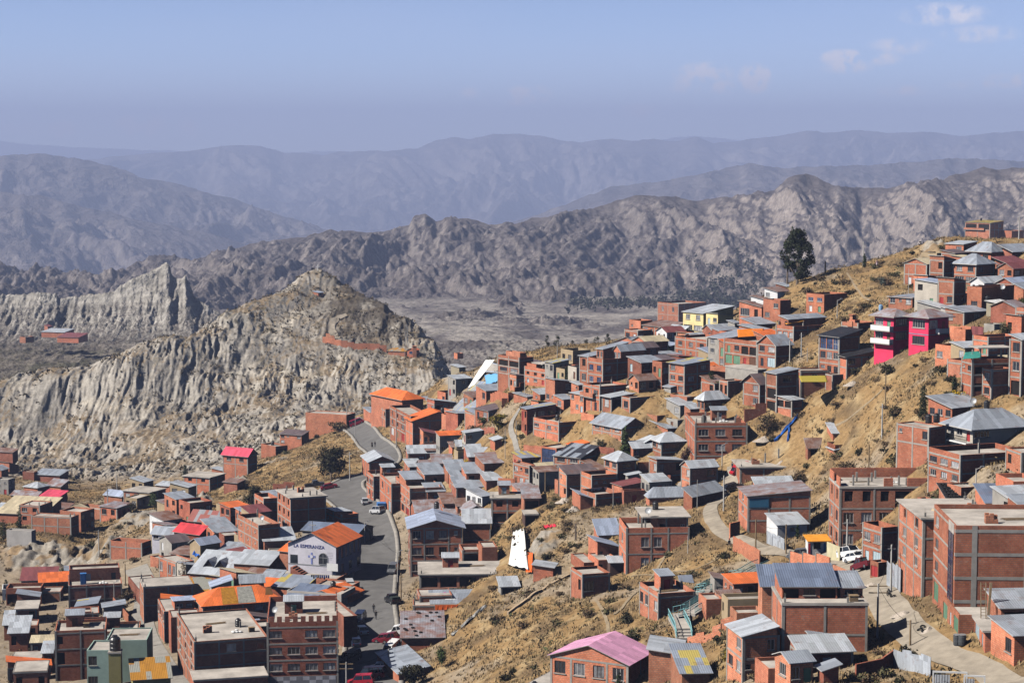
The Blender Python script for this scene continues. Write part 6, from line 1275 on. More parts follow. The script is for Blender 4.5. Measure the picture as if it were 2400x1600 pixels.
def brush():
    r = np.random.default_rng(18); n = 34000; px = r.uniform(-60, 2460, n); d = 205+(640-205)*r.random(n)**.8; X = (px-CX)/F*cP*d; Y = d
    g = fbm(X/13, Y/19, 4, 341); keep = (r.random(n) < sst(-.08, .30, g)*.8) & (badmask(X, Y) < .7) & ~blocked_np(X, Y, .4); X, Y = X[keep], Y[keep]; n = len(X); Z = H(X, Y)
    k = 9; sc = r.uniform(.5, 1.25, (n, 1, 1)); c = np.stack([X, Y, Z+.2], -1)[:, None]+r.normal(size=(n, k, 3))*np.array([.42, .42, .26])*sc; s = r.uniform(.14, .34, (n, k, 1))*sc; u = r.normal(size=(n, k, 3)); w = r.normal(size=(n, k, 3)); u /= np.linalg.norm(u, axis=-1, keepdims=True); w /= np.linalg.norm(w, axis=-1, keepdims=True)
    V = np.stack([c-u*s, c+w*s*.7, c+u*s, c-w*s*.7], 2).reshape(-1, 3); q = np.arange(len(V)).reshape(-1, 4); t = r.random(n); col = mixn(np.broadcast_to(C_(.075, .058, .036), (n, 3)), C_(.21, .15, .08), t); gg = (r.random(n) < .18)[:, None]; col = np.where(gg, C_(.075, .078, .035), col); col = np.repeat(col, 4*k, 0)*r.uniform(.7, 1.3, (len(V)//4, 1)).repeat(4, 0)
    setp(npmesh('slope_brush', V, q, leafmat('hill_scrub', (1, 1, 1)), False, col), kind='stuff'); print('brush', n)
brush()
def far_trees():
    r = np.random.default_rng(9); n = 620; px = np.concatenate([r.normal(1700, 60, 380), r.uniform(1330, 1800, 240)]); d = np.where(np.arange(n) < 380, r.normal(2420, 110, n), r.normal(2150, 35, n)); X = (px-CX)/F*cP*d; Y = d; Z = H(X, Y)
    k = 14; c = np.stack([X, Y, Z+4], -1)[:, None]+r.normal(size=(n, k, 3))*np.array([1.5, 1.5, 2.2]); s = r.uniform(.9, 1.8, (n, k, 1)); u = r.normal(size=(n, k, 3)); w = r.normal(size=(n, k, 3)); u /= np.linalg.norm(u, axis=-1, keepdims=True); w /= np.linalg.norm(w, axis=-1, keepdims=True)
    V = np.stack([c-u*s, c+w*s, c+u*s, c-w*s], 2).reshape(-1, 3); q = np.arange(len(V)).reshape(-1, 4); col = np.repeat(r.uniform(.6, 1.3, (n*k, 1))*C_(.045, .05, .032), 4, 0)
    setp(npmesh('valley_woods', V, q, leafmat('hill_scrub', (1, 1, 1)), False, col), kind='stuff')
far_trees()
print('plants %.1fs' % (time.time()-_T0))
# ------------------------------------------------------------------ poles
def empty(name, loc, label, cat, group=None, rz=0):
    o = bpy.data.objects.new(name, None); COL.objects.link(o); o.location = loc; o.rotation_euler = (0, 0, rz); setp(o, label, cat, group); return o
def pole(label, px, by, ty, kind='lamp', d=None, dirx=1):
    P = Vector(pt(px, by, d)) if d else hb(px, by); h = max(3.0, (by-ty)*P.y/F*1.0)
    nm = {'lamp': 'street_lamp', 'wood': 'utility_pole', 'conc': 'utility_pole', 'cross': 'utility_pole', 'thin': 'post', 'burnt': 'post'}[kind]
    r = empty(nm, P, label, {'lamp': 'street lamp', 'thin': 'post', 'burnt': 'post'}.get(kind, 'utility pole')); m = MB()
    rad = {'lamp': .10, 'wood': .14, 'conc': .16, 'cross': .15, 'thin': .07, 'burnt': .22}[kind]
    m.bar((0, 0, -1), (0, 0, h), rad, 8, 0, rad*.7); m.build('shaft', {'wood': WOOD, 'burnt': BARK}.get(kind, POLE), r)
    if kind == 'lamp':
        a = MB(); a.bar((0, 0, h-.15), (.9*dirx, -.3, h+.35), .05); a.build('arm', POLE, r)
        l = MB(); l.box(.8*dirx-.25, .8*dirx+.25, -.42, -.18, h+.28, h+.42); l.build('lamp_head', STEEL, r)
    if kind == 'cross':
        for z in (h-.3, h-1.1):
            a = MB(); a.box(-1.1, 1.1, -.06, .06, z-.06, z+.06); a.build('crossarm', WOOD, r)
            for x in (-.95, -.4, .4, .95):
                q = MB(); q.lathe([(.05, z+.06), (.07, z+.12), (.04, z+.22)], 6); q.build('insulator', WHT, r)
    if kind == 'conc':
        a = MB(); a.box(-.5, .5, -.05, .05, h-.6, h-.5); a.build('crossarm', STEEL, r)
    return P+Vector((0, 0, h))
PT = {}
for k, lab, px, by, ty, kind in [
 ('a', 'street lamp behind the cliff-edge houses', 1306, 846, 801, 'lamp'), ('b', 'light pole left of the big four-level house', 1374, 842, 810, 'thin'), ('c', 'lamp post at the top of the concrete footpath', 1230, 934, 890, 'lamp'), ('d', 'thin pole beside the middle of the footpath', 1210, 1030, 984, 'thin'),
 ('e', 'concrete lamp pole on the outer bend of the street', 833, 1037, 972, 'lamp'), ('f', 'concrete pole at the corner of the long lit brick wall', 813, 998, 950, 'conc'), ('g', 'concrete pole in front of the big bushy tree', 820, 1127, 1057, 'conc'), ('h', 'tall pole before the white garage at the bend', 929, 1054, 958, 'conc'), ('i', 'thin pole beside the strip-roofed shed', 1184, 1074, 1003, 'thin'),
 ('j', 'dark lamp post at the church corner', 855, 1274, 1222, 'lamp'), ('k', 'street lamp before the corner house with the pale blue gable', 932, 1366, 1290, 'lamp'), ('l', 'utility pole with many wires before the gallery building', 940, 1404, 1340, 'wood'), ('m', 'white pole among the cars parked at the bottom', 911, 1572, 1518, 'conc'), ('n', 'short grey post at the tyre-weighted shed', 948, 1488, 1458, 'thin'), ('o', 'utility pole with bristling crossarms at the bottom of the street', 812, 1612, 1548, 'cross'),
 ('p', 'taller of two concrete poles above the clay bluff', 275, 1188, 1111, 'conc'), ('q', 'lower of two concrete poles above the clay bluff', 253, 1210, 1144, 'conc'), ('r', 'utility pole with a crossarm below the roofless red rooms', 232, 1300, 1240, 'cross'), ('s', 'wooden post at the head of the side street', 294, 1372, 1319, 'wood'), ('t', 'lamp post above the brick boundary wall of the side street', 268, 1418, 1361, 'lamp'),
 ('u', 'pole with white wrapping beside the grey dormer house', 1851, 848, 798, 'conc'), ('v', 'concrete pole on the grass right of the grey dormer house', 1878, 836, 779, 'conc'), ('w', 'short pole left of the tall black-roofed house', 1892, 848, 822, 'thin'), ('x', 'lamp post beside the plain brick box house', 1962, 746, 703, 'lamp'), ('y', 'concrete pole behind the ridge cypress', 2023, 624, 566, 'conc'), ('z', 'pole at the right edge of the hilltop', 2388, 560, 506, 'conc'),
 ('A', 'thin pole rising from the dry upper slope', 2129, 690, 628, 'thin'), ('B', 'charred stump post on the ridge', 1934, 640, 616, 'burnt'), ('C', 'dark wooden pole in the middle of the dry slope', 2075, 950, 868, 'wood'), ('D', 'pale concrete pole below the dark wooden pole', 2067, 1028, 945, 'conc'), ('E', 'white downpipe pole at the four-level house', 2276, 934, 819, 'thin'), ('F', 'leaning wooden post with a small box on the grass', 2036, 1098, 1040, 'wood'),
 ('G', 'lamp post below the long sunlit house', 2287, 1150, 1096, 'lamp'), ('H', 'white pole with an angled stay at the unfinished long building', 2060, 1222, 1174, 'conc'), ('I', 'street lamp in front of the nine-window apartment house', 1692, 1108, 1040, 'lamp'), ('J', 'concrete pole standing in the bend of the dirt lane', 1696, 1196, 1112, 'conc'), ('K', 'thin pole beside the long grey-roofed shed', 1634, 1190, 1122, 'thin'),
 ('L', 'concrete pole at the sheet hoarding on the lane', 2088, 1388, 1272, 'conc'), ('M', 'pole hung with wires on the near side of the lane', 2056, 1496, 1362, 'cross'), ('N', 'short dark pole at the sheet fence on the lane', 2133, 1514, 1450, 'wood'), ('O', 'reddish pole beside the white-fronted hut', 1771, 1286, 1214, 'wood'), ('P', 'dark pole in front of the white-fronted hut', 1842, 1298, 1226, 'wood'), ('Q', 'white street pole before the unfinished long building', 1985, 1296, 1214, 'conc'),
 ('R', 'dark pole before the pale pink-brick house', 1278, 1156, 1104, 'wood'), ('S', 'thin post at the laundry terrace wall', 1437, 1190, 1136, 'thin'), ('T', 'short black post on the dirt slope', 1349, 1264, 1242, 'burnt'), ('U', 'thin pole beside the teal stairs', 1616, 1480, 1404, 'thin'), ('V', 'thin post on the open grass below the dirt lane', 1612, 1296, 1258, 'thin')]:
    PT[k] = pole(lab, px, by, ty, kind)
def cable(label, a, b, sag=.8, r=.022):
    m = MB(); n = 10; pr = None
    for i in range(n+1):
        t = i/n; p = PT[a].lerp(PT[b], t)-Vector((0, 0, sag*4*t*(1-t)+.25))
        if pr is not None: m.bar(pr, p, r, 4)
        pr = p
    setp(m.build('cable', RUB), label, 'cable')
for a, b, l in [('M', 'L', 'cable between the wired pole and the hoarding pole on the lane'), ('L', 'Q', 'cable from the hoarding pole to the white street pole'), ('J', 'I', 'cable from the lane-bend pole to the apartment street lamp'), ('k', 'j', 'cable over the street from the blue gable lamp to the church lamp'), ('l', 'm', 'cable running down past the tyre-weighted shed'), ('l', 'k', 'cable between the gallery pole and the corner lamp'), ('m', 'o', 'cable across the bottom of the street'), ('p', 'q', 'cable between the two clay bluff poles'), ('q', 'r', 'cable down from the clay bluff poles'), ('h', 'e', 'cable across the bend of the street'), ('D', 'C', 'cable between the two poles on the dry slope'), ('P', 'O', 'cable between the poles at the white-fronted hut'), ('N', 'M', 'cable low along the near side of the lane')]: cable(l, a, b)
# ------------------------------------------------------------------ vehicles
CARP = {}
def carpaint(n, c):
    return plain('paint_'+n, c, .32, .06, .5, .5)
GLS = glassy('car_glass', (.012, .014, .017), .08); LITE = plain('head_lamp_glass', (.6, .6, .58), .2, .05); TAIL = plain('tail_lamp_red', (.35, .02, .02), .3, .05); CHR = plain('wheel_rim', (.35, .35, .36), .35, .1, 2, .5, .6)
SPEC = {'sedan': (4.4, 1.72, .55, .92, 1.44, [(.0, .0), (.02, .34), (.20, .42), (.80, .42), (.98, .36), (1, .0)], (.24, .36, .72, .88)), 'hatch': (3.9, 1.68, .55, .95, 1.5, None, (.22, .36, .82, .97)), 'suv': (4.6, 1.85, .62, 1.05, 1.78, None, (.25, .36, .90, .98)), 'van': (4.7, 1.8, .55, 1.1, 1.98, None, (.08, .22, .93, .99)), 'pickup': (5.1, 1.85, .62, 1.05, 1.75, None, (.25, .36, .56, .62))}
def car(label, px, py, typ, colr, head, d=None, load=None):
    L, W, zb, zm, zt, _, cab = SPEC[typ]; P = Vector(pt(px, py, d)) if d else hb(px, py)
    P.z = h1(P.x, P.y)+.15; hd = R(head); fx, fy = math.cos(hd), math.sin(hd)
    za = h1(P.x+fx*1.4, P.y+fy*1.4); zc = h1(P.x-fx*1.4, P.y-fy*1.4)
    r = empty({'van': 'minivan', 'pickup': 'pickup_truck'}.get(typ, 'car'), P, label, {'van': 'van', 'pickup': 'pickup'}.get(typ, 'car'), 'vehicles parked along the streets'); r.rotation_euler = (0, -math.atan2(za-zc, 2.8), hd)
    X = lambda f: L*(.5-f); m = MB(); g = MB(); hw = W/2; zl = .28
    def sect(x0, x1, z0a, z1a, z0b, z1b, wa, wb, mb, mi=0):
        A = [Vector((x0, -wa, z0a)), Vector((x0, wa, z0a)), Vector((x0, wa*.94, z1a)), Vector((x0, -wa*.94, z1a))]; B = [Vector((x1, -wb, z0b)), Vector((x1, wb, z0b)), Vector((x1, wb*.94, z1b)), Vector((x1, -wb*.94, z1b))]
        for i in range(4): j = (i+1) % 4; mb.face([A[j], A[i], B[i], B[j]], mi)
        mb.face(A, mi); mb.face(B[::-1], mi)
    a, b, c, e = cab; hood = zm-.08
    secs = [(0, zl+.12, hood-.22, hw*.88), (.04, zl, hood-.08, hw*.98), (a, zl, zm, hw), (e, zl, zm, hw), (.97, zl, zm-.04, hw*.98), (1, zl+.12, zm-.2, hw*.9)]
    if typ == 'pickup': secs = [(0, zl+.12, hood-.2, hw*.9), (.04, zl, hood-.05, hw*.98), (a, zl, zm, hw), (e, zl, zm, hw)]
    for s, t in zip(secs, secs[1:]): sect(X(s[0]), X(t[0]), s[1], s[2], t[1], t[2], s[3], t[3], m)
    if typ == 'pickup':
        x0, x1 = X(e), X(1.0); m.box(x1, x0, -hw, -hw+.08, zl, zm); m.box(x1, x0, hw-.08, hw, zl, zm); m.box(x1, x1+.08, -hw+.08, hw-.08, zl, zm-.05); m.box(x1+.08, x0, -hw+.08, hw-.08, zl, zl+.35)
    # greenhouse
    def gl(mb, k, z0, z1):
        q = [(X(a)-k, z0), (X(b), z1), (X(c), z1), (X(e)+k, z0)]; w0, w1 = hw*.93-k*.3, hw*.78-k*.3
        Lf = [Vector((q[0][0], w0, q[0][1])), Vector((q[1][0], w1, q[1][1])), Vector((q[2][0], w1, q[2][1])), Vector((q[3][0], w0, q[3][1]))]; Rt = [Vector((p.x, -p.y, p.z)) for p in Lf]
        mb.face(Lf[::-1]); mb.face(Rt)
        for i in range(3): mb.face([Lf[i], Lf[i+1], Rt[i+1], Rt[i]])
    gl(g, 0, zm-.01, zt-.07)
    rf = [(X(b)+.12, zt-.07), (X(c)-.12, zt-.07)]; m.box(X(c)-.10, X(b)+.10, -hw*.80, hw*.80, zt-.075, zt)
    for s in (-1, 1):
        for f0, f1, z in ((a, b, 0), (e, c, 0)): m.bar((X(f0), s*hw*.93, zm), (X(f1), s*hw*.79, zt-.05), .05, 4)
        fm = (b+c)/2; m.bar((X(fm), s*hw*.935, zm), (X(fm), s*hw*.795, zt-.05), .05, 4)
        if typ == 'van': fm = b+(c-b)*.8; m.bar((X(fm), s*hw*.935, zm), (X(fm), s*hw*.795, zt-.05), .09, 4)
    bo = m.build('body', carpaint(colr[0], colr[1]), r); g.build('windows', GLS, r)
    if colr[0] == 'two': pass
    for f in (.19, .81):
        for s in (-1, 1):
            w = MB(); cx, cy = X(f), s*(hw-.10); n = 14
            for rad, mi, hwid in ((.33, 0, .10), (.20, 1, .112)):
                ring = [[Vector((cx+rad*math.cos(2*math.pi*k/n), cy+q*hwid, .33+rad*math.sin(2*math.pi*k/n))) for k in range(n)] for q in (-1, 1)]
                for k in range(n): w.face([ring[0][k], ring[0][(k+1) % n], ring[1][(k+1) % n], ring[1][k]], mi)
                w.face(ring[0][::-1], mi); w.face(ring[1], mi)
            w.build('wheel', [RUB, CHR], r)
    for s in (-1, 1):
        q = MB(); q.box(X(.035), X(.005), s*hw*.62-.16, s*hw*.62+.16, hood-.3, hood-.14); q.build('headlight', LITE, r)
        q = MB(); q.box(X(1.004), X(.985), s*hw*.72-.12, s*hw*.72+.12, zm-.38, zm-.16); q.build('taillight', TAIL, r)
    if load:
        q = MB(); q.box(X(.97), X(e+.03), -hw+.12, hw-.12, zl+.36, zm+.35); q.build('tarpaulin_load', plain('load_canvas', (.03, .04, .035), .9), r)
    return r
WHI = ('white', (.80, .80, .80)); SIL = ('silver', (.50, .51, .53)); GRY = ('grey', (.12, .125, .135)); BLA = ('black', (.015, .015, .018)); RED = ('red', (.42, .015, .03)); NAV = ('navy', (.02, .03, .07)); MAR = ('maroon', (.22, .015, .03)); CHA = ('charcoal', (.06, .062, .068)); DKR = ('darkred', (.13, .01, .015))
car('silver-white minivan facing down the street below the church', 820, 1384, 'van', SIL, -80)
car('dark grey off-roader parked before the pale blue gable house', 921, 1342, 'suv', GRY, -97)
car('black pickup with a covered load at the right kerb', 920, 1414, 'pickup', BLA, 112, load=1)
car('navy car in the shade of the dark corner building', 842, 1458, 'suv', NAV, -100)
car('white saloon parked beside the navy car', 848, 1486, 'sedan', WHI, 108)
car('dark blue car half hidden behind the white saloon', 834, 1512, 'hatch', NAV, 100)
car('grey minivan at the lower left kerb of the street', 822, 1552, 'van', CHA, -118)
car('dark red pickup at the kerb by the tyre-weighted shed', 926, 1505, 'pickup', DKR, 160)
car('maroon car just behind the dark red pickup', 903, 1504, 'sedan', MAR, 165)
car('white-cabbed pickup at the corner of the tyre-weighted shed', 938, 1488, 'pickup', WHI, 170)
car('white microbus parked crosswise at the bottom of the street', 918, 1532, 'van', WHI, -110)
car('white hatchback beside the bottom grey shed', 934, 1545, 'hatch', WHI, 175)
car('black car in front of the white hatchback', 914, 1562, 'sedan', BLA, 178)
car('bright red van at the bottom of the street', 874, 1590, 'van', RED, 165)
car('white car behind the bright red van', 893, 1572, 'sedan', WHI, 172)
car('red car roof cut by the bottom edge of the picture', 846, 1606, 'suv', RED, 172)
car('silver hatchback parked by the blue container on the street', 855, 1182, 'hatch', SIL, 100)
car('silver estate car by the green garage door', 885, 1204, 'suv', SIL, 128)
car('red minivan at the far bend of the street', 838, 996, 'van', ('crimson', (.36, .02, .05)), 8)
car('white off-roader at the top of the wide lane', 1994, 1308, 'suv', WHI, -60)
car('white saloon parked between the white off-roader and the red pickup', 2006, 1318, 'sedan', WHI, -62)
car('dark red pickup seen from behind on the lane', 2026, 1336, 'pickup', DKR, 112)
car('red car in the open bay of the nine-window apartment house', 1737, 1103, 'sedan', RED, 20)
car('black saloon in the bend of the dirt lane', 1718, 1150, 'sedan', BLA, 15)
car('dark car behind the brick wall with posts', 1878, 1308, 'sedan', GRY, 160)
car('old red car among the roadside junk by the big bushy tree', 772, 1146, 'sedan', MAR, 10)
car('dusty dark truck among the roadside junk', 738, 1142, 'pickup', CHA, 14)
# blue container by the street
o = empty('container', hb(894, 1200), 'small blue steel container beside the green garage door', 'container', None, R(100)); m = MB(); m.box(-1.1, 1.1, -1, 1, .1, 2.3)
for k in range(9): m.box(-1.13, 1.13, -.92+k*.22, -.82+k*.22, .2, 2.2)
m.build('shell', BLUEP, o); m = MB(); m.box(-1.2, -1.14, -.95, .95, .15, 2.25); m.build('door', BLUEP, o)
# motorcycle
def motorcycle(label, px, py, head):
    P = hb(px, py); P.z = h1(P.x, P.y)+.14; r = empty('motorcycle', P, label, 'motorcycle', None, R(head))
    for x in (-.62, .66):
        m = MB(); n = 14
        for k in range(n):
            a, b = 2*math.pi*k/n, 2*math.pi*(k+1)/n; m.bar((x+.27*math.cos(a), 0, .3+.27*math.sin(a)), (x+.27*math.cos(b), 0, .3+.27*math.sin(b)), .055, 5)
        for k in range(5): m.bar((x, 0, .3), (x+.26*math.cos(k*1.257), 0, .3+.26*math.sin(k*1.257)), .012, 4)
        m.build('wheel', RUB, r)
    m = MB(); m.bar((-.62, 0, .3), (-.05, 0, .5), .05); m.bar((-.05, 0, .5), (.4, 0, .85), .05); m.bar((.66, 0, .3), (.42, 0, .98), .045); m.box(-.2, .25, -.14, .14, .3, .58); m.build('frame', BLK, r)
    m = MB(); m.lathe([(.05, -.25), (.15, -.12), (.16, .08), (.08, .24)], 10, 0); t = m.build('fuel_tank', carpaint(*BLA), r); t.rotation_euler = (0, R(80), 0); t.location = (.12, 0, .84)
    m = MB(); m.box(-.75, -.1, -.13, .13, .74, .84); m.build('seat', RUB, r); m = MB(); m.bar((.36, -.36, 1.05), (.42, 0, 1.0), .02); m.bar((.42, 0, 1.0), (.36, .36, 1.05), .02); m.build('handlebar', STEEL, r)
motorcycle('black motorcycle standing on the dirt lane', 2084, 1400, 100)
# ------------------------------------------------------------------ people
CLO = {}
def cloth(n, c): return plain('cloth_'+n, c, .9, .2, 4)
SKIN = plain('skin', (.34, .19, .125), .6, .08, 6)
def person(label, px, py, head, top, bottom, pose='walk', hat=None, skirt=False, dz=.02, d=None):
    P = Vector(pt(px, py, d)) if d else hb(px, py)
    if not d: P.z = h1(P.x, P.y)+.14
    P.z += dz
    st = .22 if pose == 'walk' else .06
    J = {'pel': (0, 0, .93), 'bel': (0, 0, 1.10), 'che': (.02, 0, 1.30), 'nek': (.03, 0, 1.45), 'hd1': (.05, 0, 1.56), 'hd2': (.05, 0, 1.68),
         'hl': (0, .1, .88), 'kl': (st*.75, .1, .50), 'al': (st*.55, .1, .09), 'tl': (st*.55+.15, .1, .04), 'hr': (0, -.1, .88), 'kr': (-st*.25, -.1, .49), 'ar': (-st*1.25, -.1, .12), 'tr': (-st*1.25+.13, -.1, .04),
         'sl': (.02, .19, 1.40), 'el': (-st*.5, .25, 1.14), 'wl': (-st*.3, .24, .90), 'fl': (-st*.2, .23, .80), 'sr': (.02, -.19, 1.40), 'er': (st*.35, -.25, 1.14), 'wr': (st*.9, -.24, .92), 'fr': (st*1.1, -.23, .83)}
    if pose == 'sit':
        for k in J: x, y, z = J[k]; J[k] = (x, y, z-.45)
        J['kl'] = (.42, .12, .48); J['al'] = (.45, .12, .09); J['tl'] = (.6, .12, .04); J['kr'] = (.42, -.12, .48); J['ar'] = (.47, -.12, .09); J['tr'] = (.62, -.12, .04); J['wl'] = (.3, .18, .55); J['fl'] = (.38, .14, .53); J['wr'] = (.3, -.18, .55); J['fr'] = (.38, -.14, .53); J['el'] = (.05, .26, .70); J['er'] = (.05, -.26, .70)
    rad = dict(pel=.135, bel=.125, che=.15, nek=.055, hd1=.085, hd2=.095, hl=.09, kl=.06, al=.045, tl=.04, hr=.09, kr=.06, ar=.045, tr=.04, sl=.065, el=.045, wl=.033, fl=.03, sr=.065, er=.045, wr=.033, fr=.03)
    E = [('pel', 'bel'), ('bel', 'che'), ('che', 'nek'), ('nek', 'hd1'), ('hd1', 'hd2'), ('pel', 'hl'), ('hl', 'kl'), ('kl', 'al'), ('al', 'tl'), ('pel', 'hr'), ('hr', 'kr'), ('kr', 'ar'), ('ar', 'tr'), ('che', 'sl'), ('sl', 'el'), ('el', 'wl'), ('wl', 'fl'), ('che', 'sr'), ('sr', 'er'), ('er', 'wr'), ('wr', 'fr')]
    ks = list(J); me = bpy.data.meshes.new('person'); me.from_pydata([J[k] for k in ks], [(ks.index(a), ks.index(b)) for a, b in E], [])
    o = bpy.data.objects.new('person', me); COL.objects.link(o); sk = o.modifiers.new('skin', 'SKIN')
    for i, k in enumerate(ks): me.skin_vertices[0].data[i].radius = (rad[k], rad[k]); me.skin_vertices[0].data[i].use_root = k == 'pel'
    o.modifiers.new('sub', 'SUBSURF').levels = 1
    dg = bpy.context.evaluated_depsgraph_get(); nm = bpy.data.meshes.new_from_object(o.evaluated_get(dg)); o.modifiers.clear(); o.data = nm; nm.name = 'person'
    nm.materials.clear()
    for q in (SKIN, cloth(*top), cloth(*bottom), BLK): nm.materials.append(q)
    off = -.45 if pose == 'sit' else 0
    for p in nm.polygons:
        z = p.center.z-off; x, y = p.center.x, p.center.y
        if z > 1.47: mi = 0
        elif z > .98: mi = 1
        elif abs(y) > .165 and z < .93 and pose != 'sit': mi = 0 if z < .88 else 1
        else: mi = 2
        if p.center.z < .10: mi = 3
        if pose == 'sit' and .9 < z < .98 and x < .15: mi = 1
        p.material_index = mi; p.use_smooth = True
    o.location = P; o.rotation_euler = (0, 0, R(head)); setp(o, label, 'person')
    hr = MB(); hr.lathe([(.098, 1.60+off), (.112, 1.66+off), (.10, 1.74+off), (.06, 1.78+off), (.01, 1.79+off)], 10, 0, (.035, 0, 0)); hr.build('hair', BLK, o, True)
    if hat: hh = MB(); hh.lathe([(.2, 1.72+off), (.2, 1.735+off), (.11, 1.74+off), (.10, 1.84+off), (.02, 1.86+off)], 10, 0, (.04, 0, 0)); hh.build('hat', cloth(*hat), o)
    if skirt: s = MB(); s.lathe([(.30, .35), (.27, .6), (.2, .9), (.15, 1.05)], 12); s.build('skirt', cloth(*bottom), o)
    return o
person('person in dark clothes walking at the back of a pair on the street', 876, 1437, -95, ('black', (.02, .02, .025)), ('dark', (.03, .03, .04)))
person('person in black with pale shoes walking in front of the pair on the street', 881, 1453, -80, ('black', (.02, .02, .025)), ('dark', (.03, .03, .04)))
person('person in a dark skirt and shawl, left of a pair at the bend', 872, 1050, -85, ('shawl', (.06, .045, .05)), ('skirt', (.04, .035, .04)), skirt=True)
person('person in a dark coat, right of a pair at the bend', 879, 1049, -95, ('coat', (.03, .03, .035)), ('dark', (.03, .03, .04)))
person('person in a dark blue jacket beside the red car in the open bay', 1716, 1104, 200, ('navyj', (.03, .04, .09)), ('dark', (.03, .03, .04)), 'stand')
person('person in dark clothes walking alone in the side street', 353, 1515, -70, ('green', (.03, .045, .04)), ('dark', (.03, .03, .04)))
person('person in a red top on the yard below the blue tin roofs', 1411, 1336, -90, ('redtop', (.45, .05, .04)), ('red2', (.25, .05, .05)), 'stand')
person('person in black on the yard below the blue tin roofs', 1419, 1320, -90, ('black', (.02, .02, .025)), ('dark', (.03, .03, .04)), 'stand')
person('person in dark clothes with a red bundle sitting beside the lane wall', 1709, 1282, -60, ('black', (.02, .02, .025)), ('dark', (.03, .03, .04)), 'sit', hat=('redhat', (.4, .06, .05)))
person('person in a pale skirt standing by the top ridge ruin', 2055, 627, -90, ('pinkj', (.42, .26, .28)), ('pale', (.50, .38, .40)), 'stand', skirt=True)
# ------------------------------------------------------------------ church details
c = HOUSES['church']; cr = c['root']; ll, hh, lr = c['ll'], c['h'], c['lr']
LETTER = plain('blue_lettering', (.035, .045, .20), .7, .1)
def text(s, x, y, z, size, rot=0, mat=LETTER, root=cr, nm='lettering', ext=.02, ali='CENTER'):
    cu = bpy.data.curves.new(nm, 'FONT'); cu.body = s; cu.size = size; cu.align_x = ali; cu.align_y = 'CENTER'; cu.extrude = ext; cu.space_character = 1.08; cu.offset = size*.012
    o = bpy.data.objects.new(nm, cu); COL.objects.link(o); o.parent = root; cu.materials.append(mat)
    dg = bpy.context.evaluated_depsgraph_get(); me = bpy.data.meshes.new_from_object(o.evaluated_get(dg)); bpy.data.objects.remove(o); o = bpy.data.objects.new(nm, me); COL.objects.link(o); o.parent = root
    M = Matrix(((0, 0, -1, x), (-1, 0, 0, y), (0, 1, 0, z), (0, 0, 0, 1)))@Matrix.Rotation(rot, 4, 'Z'); o.matrix_local = M; return o
text('LA ESPERANZA', -.04, ll*.56, hh*.94, .95)
rise = 2.4; sl_ = math.atan2(rise, ll/2)
text('IGLESIA PRESB', -.04, ll*.735, hh+rise*.44, .62, sl_); text('ITERIANA', -.04, ll*.30, hh+rise*.52, .62, -sl_)
for i in range(5):
    m = MB(); w = (1.3, 1.5, 1.4, 1.2, .9)[i]; m.box(-.03, -.002, ll*.13-w/2, ll*.13+w/2, hh*.80-i*.34, hh*.80-i*.34+.07); m.build('faded_lines', GRY_ if False else plain('faded_ink', (.42, .40, .46), .9, .3), cr)
m = MB(); y0, z0 = ll*.265, hh*.46; w = .95; hgt = 1.35; pts_ = [(y0+w, z0), (y0-w, z0), (y0-w, z0+hgt)]+[(y0+w*math.cos(t), z0+hgt+w*math.sin(t)) for t in np.linspace(math.pi, 0, 9)[1:]]
m.face([(-.05, y, z) for y, z in pts_]); m.build('arched_window', GL[0], cr)
m = MB()
for i in range(len(pts_)): p, q = pts_[i], pts_[(i+1) % len(pts_)]; m.bar((-.07, *p), (-.07, *q), .07, 4)
m.bar((-.07, y0, z0), (-.07, y0, z0+hgt+w), .05, 4); m.bar((-.07, y0-w, z0+hgt), (-.07, y0+w, z0+hgt), .05, 4); m.build('arched_window_frame', STEEL, cr)
m = MB(); y0, z0 = ll*.505, hh*.62; m.box(-.06, -.002, y0-.18, y0+.18, z0-1.2, z0+1.1); m.box(-.06, -.002, y0-.8, y0-.18, z0+.1, z0+.5); m.box(-.06, -.002, y0+.18, y0+.8, z0+.1, z0+.5)
m.build('cross_emblem', plain('pale_blue_emblem', (.20, .24, .52), .7, .15), cr)
m = MB(); m.lathe([(.34, 0), (.34, .05)], 14); q = m.build('emblem_disc', plain('white_emblem', (.7, .7, .8), .7), cr); q.rotation_euler = (0, R(-90), 0); q.location = (-.065, y0, z0+.3)
m = MB(); m.box(-.05, .0-.004, 0.02, ll-.02, hh*.40, hh*.43); m.build('dado_line', STEEL, cr)
m = MB(); m.face([(-.04, ll*.955, hh*.40), (-.04, ll*.80, hh*.40), (-.04, ll*.80, hh*.68), (-.04, ll*.955, hh*.68)]); m.build('side_window', GL[0], cr)
m = MB(); xx = .3; zt = hh+rise+.1; m.bar((xx, ll/2, zt), (xx, ll/2, zt+2.3), .09, 5); m.box(xx-.08, xx+.08, ll/2-.75, ll/2+.75, zt+1.35, zt+1.55); m.build('roof_cross', STEEL, cr)
m = MB(); st_ = 9
for i in range(st_): m.box(-2.2, -.1, ll*.80-i*.55, ll*.80-i*.55+.56, -3, hh*.38*(1-i/st_)); 
m.build('front_stair', BRD, cr)
o = empty('sign_board', c['at'](-.6, ll*.05, 0), 'white framed sign on posts at the church corner', 'sign', None, c['a']); m = MB(); m.box(-.04, .04, -1.2, 1.2, 2.2, 3.7, 0); m.build('panel', WHT, o); m = MB(); m.bar((0, 0, -2.5), (0, 0, 2.2), .06); m.build('post', STEEL, o)
